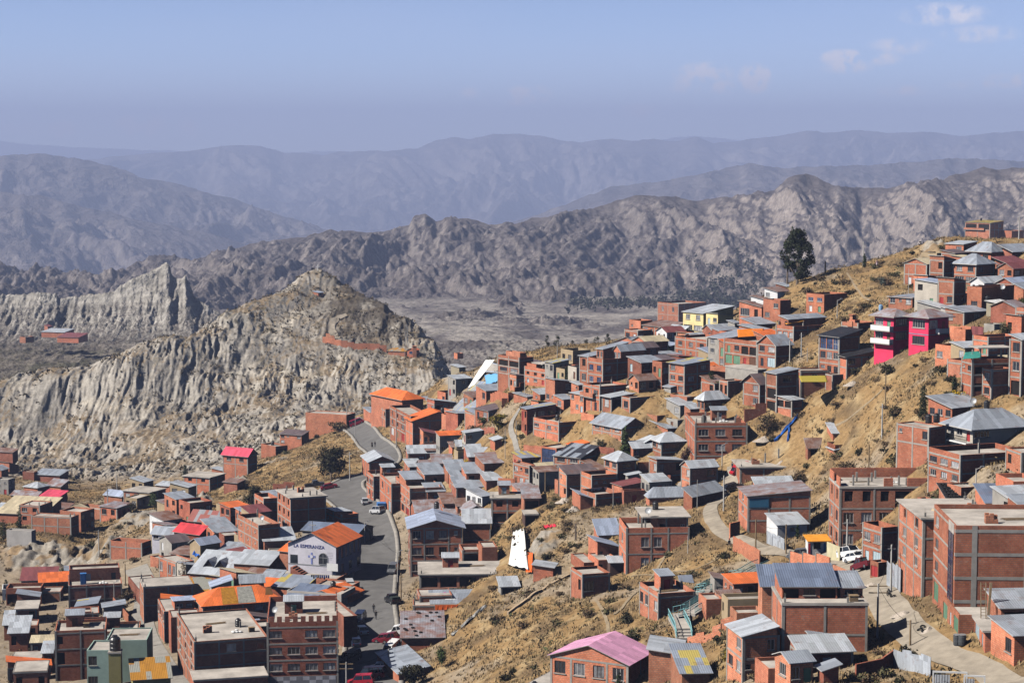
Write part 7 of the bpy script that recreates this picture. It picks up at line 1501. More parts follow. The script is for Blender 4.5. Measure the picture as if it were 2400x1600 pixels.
# huge block: blue glass strip, frame bands
b = HOUSES['huge']; br = b['root']; lr, ll, h = b['lr'], b['ll'], b['h']
g = MB(); fh = (h-.55)/4; y0, y1 = .9, 3.9; g.face([(-.06, y1, fh*.85), (-.06, y0, fh*.85), (-.06, y0, h-1.2), (-.06, y1, h-1.2)]); g.build('glass_strip', glassy('blue_curtain_wall', (.02, .035, .10), .06), br)
m = MB()
for i in range(9): z = fh*.85+(h-1.2-fh*.85)*i/8; m.box(-.1, -.065, y0, y1, z-.03, z+.03)
for i in range(3): y = y0+(y1-y0)*i/2; m.box(-.105, -.065, y-.03, y+.03, fh*.85, h-1.2)
m.build('glass_strip_frame', FRD, br)
m = MB(); m.box(-.07, -.002, y0-.1, y1+.1, h-1.2, h+.0); m.build('plaster_panel', SLB, br)
m = MB()
for k in range(1, 5): z = k*fh; m.box(-.035, .05, y1+.2, ll-.02, z-.13, z+.12); m.box(.3, lr, -.035, .05, z-.28, z+.1); m.box(-.045, .3, -.045, .3, z-.28, z+.1)
for x in (2.2, 8.2, 14): m.box(x-.3, x+.3, -.05, .05, -3, h)
m.build('concrete_frame', CON, br)
# red ladder, tyres, barrels, pile
def ladder(label, P, a, h, w=.55, tilt=12):
    r = empty('ladder', P, label, 'ladder', None, R(a)); r.rotation_euler = (R(-tilt), 0, R(a)); m = MB()
    for x in (-w/2, w/2): m.box(x-.05, x+.05, -.05, .05, 0, h)
    m.build('rails', WOOD, r)
    for i in range(int(h/.35)): m = MB(); m.bar((-w/2, 0, .3+i*.35), (w/2, 0, .3+i*.35), .03, 5); m.build('rung', WOOD, r)
P = Vector(pt(2305, 1448, 219)); ladder('wooden ladder leaning on the huge brick block', P, -6, 4.0)
m = MB(); o = empty('timber_post', Vector(pt(2316, 1446, 219)), 'thick timber propped beside the wooden ladder', 'timber'); o.rotation_euler = (R(-10), R(6), 0); m.box(-.13, .13, -.1, .1, 0, 3.9); m.build('beam', WOOD, o)
tm = None
def tyre_mesh():
    m = MB(); n, k = 16, 8
    for i in range(n):
        for j in range(k):
            def p(i, j): a, t = 2*math.pi*i/n, 2*math.pi*j/k; r = .24+.10*math.cos(t); return (r*math.cos(a), r*math.sin(a), .09+.09*math.sin(t))
            m.face([p(i, j), p(i+1, j), p(i+1, j+1), p(i, j+1)])
    o = m.build('tyre', RUB, None, True); d = o.data; bpy.data.objects.remove(o); return d
TY = tyre_mesh(); rt = random.Random(4)
def tyre(P, lab, grp, rot=(0, 0, 0), s=1):
    o = bpy.data.objects.new('tyre', TY); COL.objects.link(o); o.location = P; o.rotation_euler = rot; o.scale = (s, s, s); setp(o, lab, 'tyre', grp)
t = HOUSES['tyre']
for i in range(11):
    for j in range(6):
        x = (i+.5)/11*t['lr']; y = (j+.5)/6*t['ll']; tyre(t['at'](x+rt.uniform(-.08, .08), y, t['h']+1.6*y/t['ll']+.13), 'old black tyre weighing down the shelter roof', 'tyres on the shelter roof', (R(15), 0, t['a']), 1.05)
t = HOUSES['tyreshed']
for i in range(15):
    x = rt.uniform(.4, t['lr']-.4); y = rt.uniform(.5, t['ll']-.6); tyre(t['at'](x, y, t['h']+1.3*y/t['ll']+.13), 'old tyre holding down the sheet roof beside the street', 'tyres on the streetside sheet roof', (R(5), 0, 0))
for i, (a, b_) in enumerate([(2156, 1478), (2166, 1482), (2174, 1478), (2163, 1472)]):
    P = hb(a, b_); P.z = h1(P.x, P.y)+.12; tyre(P, 'discarded tyre on the rubble beside the dirt lane', 'tyres on the lane', (R(rt.uniform(-30, 30)), R(rt.uniform(-30, 30)), 0), 1.1)
for a, b_, l in [(2243, 1512, 'left black barrel before the grey garage'), (2255, 1512, 'right black barrel before the grey garage')]:
    P = hb(a, b_); P.z = h1(P.x, P.y)+.1; o = empty('barrel', P, l, 'barrel'); m = MB(); m.lathe([(.42, 0), (.44, .35), (.46, .4), (.44, .45), (.44, .85), (.46, .9), (.44, .95), (.42, 1.15)], 14); m.build('drum', CHA_ if False else plain('barrel_grey', (.07, .075, .08), .6), o); m = MB(); m.lathe([(.45, 1.15), (.45, 1.19)], 14); m.build('rim', STEEL, o)
def mound(label, px, py, r, h, mat, cat='heap', name='sand_heap', seed=1, P=None, grp=None):
    P = hb(px, py) if P is None else Vector(P); n = 18; rr = np.random.default_rng(seed); V = []; k = 7
    for i in range(k+1):
        q = i/k
        for j in range(n): a = 2*math.pi*j/n; w = 1+.18*math.sin(a*2+seed)+.10*rr.normal(); V.append((r*q*w*math.cos(a), r*q*w*math.sin(a)*.8, h*(1-q)**1.2*(1+.25*rr.normal()*(q > .05))-.25*q))
    Fq = [(i*n+j, (i+1)*n+j, (i+1)*n+(j+1) % n, i*n+(j+1) % n) for i in range(k) for j in range(n)]
    o = npmesh(name, V, Fq, mat, True); o.location = P; setp(o, label, cat, grp)
SAND = plain('sand', (.46, .36, .24), .95, .2, 2); RUBB = plain('rubble', (.46, .40, .34), .95, .5, 3)
s = HOUSES['sandslab']; mound('heap of sand on the bare slab roof, left', 0, 0, 1.6, .8, SAND, P=s['at'](s['lr']*.33, s['ll']*.55, s['h']+.2)); mound('heap of grey gravel on the bare slab roof, right', 0, 0, 1.7, .75, RUBB, P=s['at'](s['lr']*.62, s['ll']*.3, s['h']+.2), seed=2)
s = HOUSES['slabtop']; mound('heap of sand on the pale slab roof by the huge block', 0, 0, 1.4, .7, SAND, P=s['at'](s['lr']*.45, s['ll']*.4, s['h']+.2), seed=3); mound('smaller heap of sand on the pale slab roof by the huge block', 0, 0, 1.0, .5, SAND, P=s['at'](s['lr']*.3, s['ll']*.35, s['h']+.2), seed=4)
for i, (a, b_, r_, h_, l) in enumerate([(2045, 1372, 1.5, .5, 'spilled rubble before the corner house on the lane'), (2120, 1442, 2.0, .6, 'rubble and weeds below the slab-topped house'), (2178, 1478, 1.2, .5, 'rubble with tyres at the white garages'), (1330, 930, 2.8, .7, 'white rubble heap between the huts, mid slope'), (1485, 905, 1.5, 1.0, 'pile of white sacks in the shaded gully'), (1325, 1176, 2.0, .9, 'heap of household rubbish on the dirt slope'), (1345, 1196, 1.6, .9, 'rubbish below the collapsing shack'), (190, 1450, 3.0, 1.2, 'mound of grey scrap wood at lower left'), (1790, 1030, 2.4, .7, 'broken concrete behind the nine-window house'), (2000, 900, 2.2, .6, 'rubble at the foot of the black-roofed annex'), (1690, 1420, 2.0, .6, 'junk yard heap beside the teal stairs'), (735, 1340, 2.2, 1.0, 'heap of sticks before the church')]):
    mound(l, a, b_, r_, h_, RUBB, name='rubble_heap', seed=i+10)
# ------------------------------------------------------------------ cloths and tarpaulins
def sheet(label, quad, mat, cat='tarpaulin', name='tarpaulin', folds=.15, seed=1, dz=.25, nn=16, sag=0):
    """draped sheet between four photo points laid on the ground or at given depth: (px,py[,d])"""
    Q = [Vector(pt(*q)) if len(q) > 2 else hb(*q)+Vector((0, 0, dz)) for q in quad]; V = []; r = np.random.default_rng(seed); ph = r.uniform(0, 6, 4)
    for i in range(nn+1):
        for j in range(nn+1):
            u, v = i/nn, j/nn; p = Q[0].lerp(Q[1], u).lerp(Q[3].lerp(Q[2], u), v); w = folds*(math.sin(u*17+ph[0]+2*math.sin(v*5+ph[1]))+.5*math.sin(u*31+v*9+ph[2])+.5*math.sin(v*13+ph[3]))
            V.append((p.x, p.y-.3*abs(w), p.z+w*.6-sag*4*u*(1-u)))
    Fq = [(i*(nn+1)+j, (i+1)*(nn+1)+j, (i+1)*(nn+1)+j+1, i*(nn+1)+j+1) for i in range(nn) for j in range(nn)]
    o = npmesh(name, V, Fq, mat, True); so = o.modifiers.new('thickness', 'SOLIDIFY'); so.thickness = .04; setp(o, label, cat); return o
BTP = plain('bright_blue_tarp', (.03, .16, .62), .5, .2, 1.5, .3); WTP = plain('white_cloth', (.80, .79, .76), .8, .12, 1.5); OTP = plain('orange_cloth', (.75, .14, .03), .7, .2, 1.5); LBT = plain('light_blue_tarp', (.16, .42, .74), .5, .15, 1.2)
sheet('bright blue tarpaulin slung below the red sheet roof', [(472, 1260, 421), (505, 1262, 421), (490, 1306, 414), (450, 1300, 414)], BTP, folds=.3)
sheet('big white cloth hanging down the dirt bank', [(1203, 1258), (1228, 1250), (1238, 1346), (1192, 1336)], WTP, 'cloth', 'cloth', .16, 3, dz=1.1)
sheet('orange cloth crumpled beside the big white cloth', [(1237, 1302), (1249, 1302), (1247, 1348), (1232, 1348)], OTP, 'cloth', 'cloth', .12, 4, dz=.6)
def roof_sheet(label, quad, mat, dz=.9, th=.12, ref=None):
    Q = [hb(*q)+Vector((0, 0, dz)) for q in quad]; o = empty('sheet_roof', Q[0], label, 'roof'); m = MB(); prism(m, [q-Q[0] for q in Q], th); m.build('sheets', [mat, CON], o); m = MB()
    for q in Q: g = h1(q.x, q.y); m = MB(); p_ = q-Q[0]; m.box(p_.x-.08, p_.x+.08, p_.y-.08, p_.y+.08, g-Q[0].z-.5, p_.z-th); m.build('post', WOOD, o)
roof_sheet('striped yellow and grey sheet roof lying on the gully slope', [(1058, 966), (1095, 982), (1117, 960), (1075, 950)], ROOFS['mix']); roof_sheet('grey sheet roof above the striped one on the gully slope', [(1075, 949), (1117, 959), (1133, 936), (1091, 935)], ROOFS['grey'])
roof_sheet('long blue-grey and yellow sheet roof down the gully slope', [(1095, 922), (1133, 925), (1152, 903), (1114, 899)], ROOFS['mix']); roof_sheet('grey sheet roof under the cliff-edge house', [(1133, 878), (1172, 882), (1172, 862), (1150, 856)], ROOFS['grey'])
sheet('light blue tarpaulin spread over the gully sheet roof', [(1136, 890), (1170, 886), (1168, 904), (1140, 914)], LBT, folds=.15, seed=5, dz=1.3)
sheet('long white sheet down the gully edge', [(1138, 853), (1160, 853), (1112, 912), (1096, 920)], WTP, 'sheeting', 'plastic_sheet', .08, 6, dz=1.2)
sheet('torn blue plastic strip trailing down the dry slope', [(1868, 976), (1871, 979), (1822, 1033), (1814, 1036)], BTP, folds=.45, seed=7)
sheet('second tail of the torn blue plastic strip', [(1848, 1001), (1852, 1003), (1848, 1033), (1844, 1035)], BTP, folds=.4, seed=8)
k = HOUSES['bannerwall']; A = k['at'](k['lr']*.33, -.06, k['h']+.1); B = k['at'](k['lr']*.68, -.06, k['h']+.1)
m = MB(); 
for i in range(14):
    u0, u1 = i/14, (i+1)/14; p, q = Vector(A).lerp(Vector(B), u0), Vector(A).lerp(Vector(B), u1); m.face([p-Vector((0, .1+.05*math.sin(i*2), 1.1+.25*math.sin(i*1.7))), q-Vector((0, .1+.05*math.sin(i*2+2), 1.1+.25*math.sin((i+1)*1.7))), q, p])
setp(m.build('cloth', OTP), 'orange cloth hanging over the plain brick garden building', 'cloth')
k = HOUSES['banner']; m = MB()
for u in (.2, .62):
    z = k['h']; 
    for (a0, a1, b0, b1, mi) in ((.0, .16, .25, .42, 0), (.04, .12, .42, .5, 0), (-.02, .04, .72, .84, 1), (.06, .11, .72, .84, 1)):
        x0, x1, y0, y1 = (u+a0)*k['lr'], (u+a1)*k['lr'], b0*k['ll'], b1*k['ll']; m.face([k['at'](x0, y0, z+1.0*b0+.13), k['at'](x1, y0+.1, z+1.0*b0+.14), k['at'](x1-.2, y1, z+1.0*b1+.13), k['at'](x0+.3, y1, z+1.0*b1+.13)], mi)
q = m.build('printed_marks', [WHT, plain('magenta_print', (.6, .10, .35), .7)], k['root']); q.matrix_parent_inverse = (Matrix.Translation(k['P'].tolist())@Matrix.Rotation(k['a'], 4, 'Z')).inverted()
sheet('heap of crumpled white printed plastic beside the banner shed', [(1118, 1386, 366), (1182, 1380, 368), (1184, 1416, 355), (1120, 1420, 354)], WTP, 'sheeting', 'plastic_sheet', .4, 9)
sheet('pale plastic sheeting along the edge of the grass below the banner shed', [(1132, 1424), (1142, 1421), (1062, 1492), (1056, 1490)], plain('grey_plastic', (.42, .42, .41), .6, .4, 3), 'sheeting', 'plastic_sheet', .3, 10)
sheet('bright red cloth drying on the dirt slope', [(1272, 1234), (1302, 1230), (1304, 1236), (1276, 1240)], plain('red_cloth', (.6, .03, .06), .8), 'cloth', 'cloth', .12, 11)
sheet('orange awning over the terrace of the large brick house', [(1838, 752, 436), (1872, 746, 440), (1886, 752, 434), (1842, 760, 432)], plain('orange_awning', (.80, .33, .04), .6), 'awning', 'awning', .03, 12)
sheet('orange painted wall cloth behind the brick garages', [(1728, 772, 446), (1790, 770, 447), (1790, 794, 444), (1730, 796, 443)], plain('orange_board', (.80, .22, .02), .7), 'screen', 'orange_screen', .02, 13)
sheet('yellow awning on the brick house beside the broad zinc roof', [(1872, 881, 397), (1936, 880, 399), (1940, 895, 390), (1878, 895, 388)], ROOFS['yellow'], 'awning', 'awning', .01, 14)
sheet('little orange parasol sheet in the huddle right of the street', [(1082, 1114, 442), (1104, 1110, 444), (1106, 1118, 439), (1088, 1124, 438)], OTP, 'awning', 'awning', .05, 15)
sheet('blue and yellow striped awning by the teal stairs', [(1588, 1348, 300), (1622, 1346, 300), (1628, 1366, 294), (1592, 1362, 294)], ROOFS['mix'], 'awning', 'awning', .01, 16)
sheet('green plastic canopy on the four-level brick house', [(2262, 826, 331), (2300, 822, 334), (2298, 838, 326), (2256, 842, 326)], plain('green_plastic', (.05, .30, .24), .4), 'canopy', 'canopy', .02, 17)
# laundry
def laundry(label, A, B, n, cols, seed=1, drop=.7):
    r = random.Random(seed); A, B = Vector(A), Vector(B); root = empty('clothesline', A, label, 'laundry'); m = MB(); m.bar((0, 0, 0), B-A, .015, 4); m.build('line', RUB, root)
    for i in range(n):
        c_ = r.choice(cols); t = (i+.2)/n; p = (B-A)*t; q = (B-A)*(t+.75/n); dz = drop*r.uniform(.6, 1.2); m = MB(); m.face([p-Vector((0, .05, dz)), q-Vector((0, -.05, dz*r.uniform(.8, 1.1))), q, p]); m.build('garment', cloth(*c_), root)
LC = [('w', (.7, .7, .7)), ('w', (.7, .7, .7)), ('b', (.03, .03, .04)), ('bl', (.05, .08, .3)), ('r', (.4, .04, .04))]
k = HOUSES['laundry']; laundry('row of black and white washing on the walled terrace', k['at'](1.0, k['ll']*.6, k['zr']+1.5), k['at'](k['lr']*.8, k['ll']*.62, k['zr']+1.5), 12, LC[:3])
laundry('dark washing on the flat roof before the church', pt(728, 1346, 372), pt(772, 1347, 372), 9, [('b', (.03, .03, .04)), ('bl', (.05, .08, .3))], 2)
laundry('washing on the terrace of the long four-storey house', pt(486, 1488, 358), pt(530, 1482, 360), 9, [('r', (.4, .04, .04)), ('w', (.7, .7, .7)), ('b', (.03, .03, .04))], 3)
# ------------------------------------------------------------------ teal stairs and concrete steps
TEAL = plain('teal_rail', (.25, .50, .52), .6, .15)
def flight(root, A, B, w, rail, nm='flight', post=True):
    A, B = Vector(A), Vector(B); d = B-A; hx = Vector((d.x, d.y, 0)); L = hx.length; t = hx/L; n = Vector((-t.y, t.x, 0)); o = Vector(root.location)
    k = max(1, int(abs(d.z)/.18)) if abs(d.z) > .3 else 1; m = MB(); step = L/k
    T = Matrix.Translation(A-o)@Matrix(((t.x, n.x, 0, 0), (t.y, n.y, 0, 0), (0, 0, 1, 0), (0, 0, 0, 1)))
    for i in range(k): z = d.z*(i+.5)/k; m.box(i*step-.02, (i+1)*step+.02, -w/2, w/2, z-.35, z, 0, T)
    m.build(nm, SLB, root)
    if rail:
        m = MB()
        for s in (-1, 1):
            a, b_ = A-o+n*s*(w/2-.05), B-o+n*s*(w/2-.05)
            for z in (1.0, .25): m.bar(a+Vector((0, 0, z)), b_+Vector((0, 0, z)), .06, 5)
            q = max(2, int(d.length/.45))
            for i in range(q+1): p = a.lerp(b_, i/q); m.bar(p, p+Vector((0, 0, 1.0)), .035, 4)
        m.build('railing', rail, root)
    if post:
        for f in (.15, .85):
            p = A.lerp(B, f); g = h1(p.x, p.y)
            if p.z-g > .6: m = MB(); q = p-o; m.box(q.x-.14, q.x+.14, q.y-.14, q.y+.14, g-o.z-.4, q.z-.3); m.build('support', CON, root)
up = lambda x, y, k: pt(x, y, hit(x, y)[1]-k)
S = [up(1788, 1326, 3), up(1772, 1332, 5), up(1738, 1352, 8), up(1708, 1356, 9), up(1652, 1384, 10), up(1630, 1388, 9)]
r = empty('outdoor_staircase', S[0], 'zigzag concrete staircase with teal railings on the grassy slope', 'staircase')
for i in range(5): flight(r, S[i], S[i+1], 1.8, TEAL, 'landing' if i in (0, 2, 4) else 'flight')
S2 = [up(1652, 1396, 8), up(1668, 1402, 8), up(1612, 1436, 9), up(1584, 1442, 9), up(1600, 1474, 7), up(1604, 1496, 4)]
r = empty('lower_staircase', S2[1], 'lower teal-railed flights turning down to the brick terrace house', 'staircase')
for i in range(1, 5): flight(r, S2[i], S2[i+1], 2.2, TEAL, 'flight')
r = empty('concrete_stair', hb(1578, 1148), 'concrete staircase with side walls climbing to the lane', 'staircase'); S = [hb(1578, 1148)+Vector((0, 0, .4)), hb(1596, 1140)+Vector((0, 0, .5)), hb(1636, 1112)+Vector((0, 0, .5))]
for i in range(2): flight(r, S[i], S[i+1], 2.0, None, 'flight')
r = empty('white_stair', Vector(pt(2226, 818, 392)), 'white outside stair on the right of the bright pink house', 'staircase'); S = [pt(2224, 786, 393), pt(2210, 792, 391), pt(2226, 810, 388)]
for i in range(2): flight(r, S[i], S[i+1], 1.1, WHT, 'flight')
# ------------------------------------------------------------------ kiosk, tower, cross, mast, small things
o = empty('kiosk', hb(1915, 1300), 'small shop kiosk with an orange awning under the unfinished building', 'kiosk', None, R(6)); m = MB(); facewall(m, (-1.5, 0, 0), (1, 0, 0), 3, -1, 2.4, [(.9, 2.1, .9, 2.0)]); m.box(-1.5, 1.5, 1.2, 1.4, -1, 2.4); m.box(-1.5, -1.35, .01, 1.2, -1, 2.4); m.box(1.35, 1.5, .01, 1.2, -1, 2.4); m.build('booth', WHT, o)
m = MB(); m.face([(-.9, .3, .5), (.9, .3, .5), (.9, .3, 2.2), (-.9, .3, 2.2)]); m.build('hatch', DARK, o); m = MB(); prism(m, [(-1.9, -1.5, 2.5), (1.9, -1.5, 2.5), (1.9, 1.5, 3.0), (-1.9, 1.5, 3.0)], .12); m.build('awning', [plain('orange_awning', (.80, .33, .04), .6)]*2, o)
for x, cc in ((-1.25, (.6, .05, .05)), (1.15, (.1, .3, .6))): m = MB(); m.box(x-.15, x+.15, -.06, -.01, .3, 1.9); m.build('poster', plain('poster_%d' % int(cc[0]*10), cc, .7, .3, 6), o)
k = HOUSES['tower']; water_tank(k['at'](k['lr']/2, k['ll']/2, k['h']), 'large black water tank on the olive pillar', None, 1.75)
P = hb(745, 634); o = empty('hilltop_cross', P, 'white cross on the summit of the clay hill', 'cross'); m = MB(); m.bar((0, 0, -1), (0, 0, 3.0), .16, 6); m.box(-.9, .9, -.13, .13, 1.8, 2.1); m.build('beams', WHT, o)
P = hb(953, 834); o = empty('radio_mast', P, 'steel lattice mast beside the tiny chapel on the clay ledge', 'mast'); m = MB(); hh = 13.5; q = [(1, 1), (-1, 1), (-1, -1), (1, -1)]
for i in range(4): a, b_ = q[i], q[(i+1) % 4]; m.bar((a[0]*.9, a[1]*.9, -1), (a[0]*.35, a[1]*.35, hh), .07, 4)
for k_ in range(9):
    z0, z1 = hh*k_/9, hh*(k_+1)/9; w0, w1 = .9-.55*k_/9, .9-.55*(k_+1)/9
    for i in range(4): a, b_ = q[i], q[(i+1) % 4]; m.bar((a[0]*w0, a[1]*w0, z0), (b_[0]*w1, b_[1]*w1, z1), .04, 4); m.bar((a[0]*w1, a[1]*w1, z1), (b_[0]*w1, b_[1]*w1, z1), .04, 4)
m.build('lattice', STEEL, o)
o = empty('bell_tower', hb(972, 836), 'brick bell tower of the tiny chapel on the clay ledge', 'tower'); m = MB(); m.box(-.8, .8, -.8, .8, -1, 4.6); m.box(-1, 1, -1, 1, 4.6, 4.8); m.build('shaft', BRO, o)
for a, b_, l, c_ in [(2002, 763, 'brick chimney of the barbecue terrace', BRO)]:
    k = HOUSES['bbq']; o = empty('barbecue_chimney', k['at'](.7, 2.2, k['zr']), l, 'chimney', None, k['a']); m = MB(); m.box(-.9, .9, -.7, .7, 0, 1.1); m.box(-.5, .5, -.4, .4, 1.1, 2.4); m.box(-.7, .7, -.6, .6, 2.4, 2.55); m.build('stack', c_, o); m = MB(); m.box(-.5, .5, -.72, -.705, .3, 1.0); m.build('hearth', DARK, o)
# rooftop posts, crenellations and clutter
def rooftop_posts(key, n, label, hmax=2.4):
    k = HOUSES[key]; r = random.Random(len(key)*7)
    for i in range(n):
        x = (.12+.76*(i+.5)/n)*k['lr']; y = r.choice([.12, .85, .5])*k['ll']; o = empty('rooftop_column', k['at'](x, y, k['zr']), label, 'column', label+' group', k['a']); h_ = r.uniform(1.2, hmax); m = MB(); m.box(-.14, .14, -.14, .14, 0, h_); m.build('shaft', CON, o); m = MB()
        for dx in (-.08, .08): m.bar((dx, .0, h_), (dx+.02, .0, h_+.5), .018, 4)
        m.build('rebar', RUB, o)
rooftop_posts('nine', 6, 'bare concrete column stub on the nine-window apartment roof'); rooftop_posts('sandslab', 4, 'tall bare concrete column on the sand-heap slab', 3.0); rooftop_posts('blueroof', 3, 'concrete column stub on the dark blue sheet roof house', 1.6)
rooftop_posts('whiteslab', 4, 'low stub wall post on the white slab roof', 1.3); rooftop_posts('long', 9, 'concrete column stub on the unfinished long building', 1.9)
k = HOUSES['long']; m = MB(); rr = random.Random(5)
x = 0
while x < k['lr']-.5:
    w_ = rr.uniform(1.4, 2.6); 
    if rr.random() < .62: mm = MB(); mm.box(x, min(x+w_, k['lr']), .02, .2, k['h']-.1, k['h']+rr.choice([1.3, 1.3, 1.0])); q = mm.build('parapet_pier', BRK, k['root']); q['tone'] = 3.0
    x += w_
for q4 in ((.02, .2, .3, k['ll']*.35, 1.3), (.02, .2, k['ll']*.6, k['ll'], 1.3), (.2, k['lr'], k['ll']-.2, k['ll']-.02, 1.5)): mm = MB(); mm.box(*q4[:4], k['h']-.1, k['h']+q4[4]); q = mm.build('parapet_pier', BRK, k['root']); q['tone'] = 3.0
k = HOUSES['tile']; m = MB()
for i in range(9): x = k['lr']*(i+.3)/9; m = MB(); m.box(x, x+.8, .02, .2, k['h']-.05, k['h']+.9); m.build('merlon', BRD, k['root'])
for i in range(8): y = k['ll']*(i+.3)/8; m = MB(); m.box(k['lr']-.2, k['lr']-.02, y, y+.8, k['h']-.05, k['h']+.9); m.build('merlon', BRD, k['root'])
m = MB(); nb = 10; W_ = k['lr']
for i in range(nb):
    for j in range(4):
        if (i+j) % 2 or i in (0, 4): continue
        x0 = W_*.04+i*W_*.92/nb; m.face([(x0, -.06, .3+j*.62), (x0+W_*.92/nb, -.06, .3+j*.62), (x0+W_*.92/nb, -.06, .92+j*.62), (x0, -.06, .92+j*.62)])
m.build('chequered_tiles', plain('pale_tiles', (.55, .55, .60), .5), k['root'])
m = MB(); m.face([(W_*.03, -.055, .2), (W_*.97, -.055, .2), (W_*.97, -.055, 2.85), (W_*.03, -.055, 2.85)]); m.build('tile_ground', plain('grey_tiles', (.24, .24, .27), .6), k['root'])
k = HOUSES['dormer']
for i, f in enumerate((.36, .66)):
    m = MB(); y = k['ll']*(1-f); x = k['lr']*.5; z = k['h']+3.0*x/k['lr']; w_ = 1.0
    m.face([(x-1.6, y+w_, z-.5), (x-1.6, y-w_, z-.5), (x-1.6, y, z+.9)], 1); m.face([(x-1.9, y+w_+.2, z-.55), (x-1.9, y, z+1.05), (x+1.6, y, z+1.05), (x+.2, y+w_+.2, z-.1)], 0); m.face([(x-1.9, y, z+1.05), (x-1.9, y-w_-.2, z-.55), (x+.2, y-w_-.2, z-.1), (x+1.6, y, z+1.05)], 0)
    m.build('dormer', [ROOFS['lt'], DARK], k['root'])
k = HOUSES['amber']; x0, x1 = k['lr']*.24, k['lr']*.44; f = lambda y: k['h']+.06+2.4*(y+.5)/(k['ll']/2+.5)+.05
for a_, b_, mt in ((.24, .44, plain('amber_sheets', (.42, .20, .03), .4, .5, 2)), (.44, .66, plain('grey_skylight_sheets', (.30, .30, .27), .5, .5, 2)), (.80, .90, plain('brown_skylight', (.16, .08, .03), .5))):
    m = MB(); q0, q1 = (.0, .92) if a_ < .7 else (.4, .75); y0, y1 = -.4+q0*k['ll']/2, q1*k['ll']/2
    m.face([(a_*k['lr'], y0, f(y0)), (b_*k['lr'], y0, f(y0)), (b_*k['lr']-.0, y1, f(y1)), (a_*k['lr']+.5, y1, f(y1))]); m.build('skylight_sheet', mt, k['root'])
def clutter(label, P, kind, a=0, seed=1):
    r = random.Random(seed); o = empty({'bricks': 'brick_stack', 'planks': 'plank_stack', 'bags': 'cement_bags', 'box': 'crate'}[kind], P, label, {'bricks': 'brick stack', 'planks': 'planks', 'bags': 'bags', 'box': 'crate'}[kind], None, R(a)); m = MB()
    if kind == 'bricks':
        for i in range(3):
            for j in range(2): m.box(i*.5, i*.5+.47, j*.4, j*.4+.37, 0, .5+.22*r.randint(0, 3))
        m.build('bricks', BRO, o)
    elif kind == 'planks':
        for i in range(7): m.box(-1.6+r.uniform(-.3, .3), 1.6+r.uniform(-.3, .3), -.5+i*.15, -.37+i*.15, .04*(i % 3), .04*(i % 3)+.05)
        m.build('planks', WOOD, o)
    elif kind == 'bags':
        for i in range(5): m.lathe([(.05, 0), (.3, .04), (.34, .14), (.25, .24), (.04, .27)], 8, 0, (i % 3*.6, i//3*.5, i//4*.2))
        m.build('bags', WHT, o)
    else: m.box(-.5, .5, -.4, .4, 0, .7); m.box(-.55, .55, -.45, .45, .7, .78); m.build('box', WOOD, o)
def on(key, fx, fy, dz=0): k = HOUSES[key]; return k['at'](k['lr']*fx, k['ll']*fy, k['zr']+dz)
for key, fx, fy, kind, lab in [('longfour', .2, .3, 'bricks', 'stack of bricks at the left of the junk-strewn terrace'), ('longfour', .45, .6, 'planks', 'loose planks across the junk-strewn terrace'), ('longfour', .85, .25, 'box', 'wooden crate at the right of the junk-strewn terrace'), ('longfour', .6, .25, 'bags', 'pale sacks on the junk-strewn terrace'), ('tile', .3, .3, 'bricks', 'stack of bricks on the dark corner building'), ('tile', .7, .5, 'planks', 'planks on the roof of the dark corner building'), ('huge', .5, .5, 'planks', 'planks on the roof of the huge brick block'), ('huge', .25, .3, 'bricks', 'stack of bricks on the roof of the huge block'), ('slabtop', .7, .3, 'bricks', 'stack of bricks on the pale slab roof by the huge block'), ('long', .3, .5, 'planks', 'planks on top of the unfinished long building'), ('long', .6, .4, 'bags', 'white sacks on top of the unfinished long building'), ('whiteslab', .4, .5, 'bricks', 'red brick stack on the white slab roof'), ('stairhouse', .5, .5, 'planks', 'dark planks on the terrace roof beside the teal stairs'), ('loggia', .6, .5, 'box', 'crate on the roof of the loggia house'), ('gallery', .6, .6, 'planks', 'loose planks on the gallery roof slab'), ('nine', .6, .4, 'bags', 'pile of sacks on the nine-window apartment roof'), ('nine', .85, .3, 'bricks', 'orange bricks on the nine-window apartment roof'), ('sandslab', .2, .3, 'bricks', 'bricks at the left of the sand-heap slab'), ('blueroof', .85, .12, 'box', 'crate on the front ledge of the dark blue sheet roof house'), ('court', .6, .25, 'bags', 'sacks in the courtyard of the dark brick building'), ('greenhouse', .5, .5, 'planks', 'planks on the flat roof of the green striped house'), ('openframe', .5, .5, 'planks', 'planks on the slab of the open concrete frame house')]:
    clutter(lab, on(key, fx, fy, .24 if key in ('slabtop', 'whiteslab', 'gallery', 'sandslab', 'openframe') else .02), kind, HOUSES[key]['a']*57.3+(7 if kind == 'planks' else 0), len(lab))
k = HOUSES['court']; P = k['at'](k['lr']*.28, k['ll']*.3, k['zr']); o = empty('blue_cabin', P, 'bright blue portable cabin in the courtyard of the dark brick building', 'cabin', None, k['a']); m = MB(); m.box(-.6, .6, -.6, .6, 0, 2.2); m.box(-.65, .65, -.65, .65, 2.2, 2.3); m.build('shell', BLUEP, o); m = MB(); m.box(-.4, .4, -.64, -.61, .1, 2.0); m.build('door', BLUEP, o)
o = empty('blue_tank', HOUSES['pink']['at'](1.5, 5, HOUSES['pink']['h']+.9), 'small blue water tank on the left half of the pink house', 'water tank'); m = MB(); m.lathe([(.4, 0), (.42, .5), (.4, 1.0), (.2, 1.15)], 12); m.build('body', plain('light_blue_plastic', (.25, .42, .62), .5), o); m = MB(); m.lathe([(.2, 1.15), (.2, 1.2)], 10); m.build('lid', BLUEP, o)
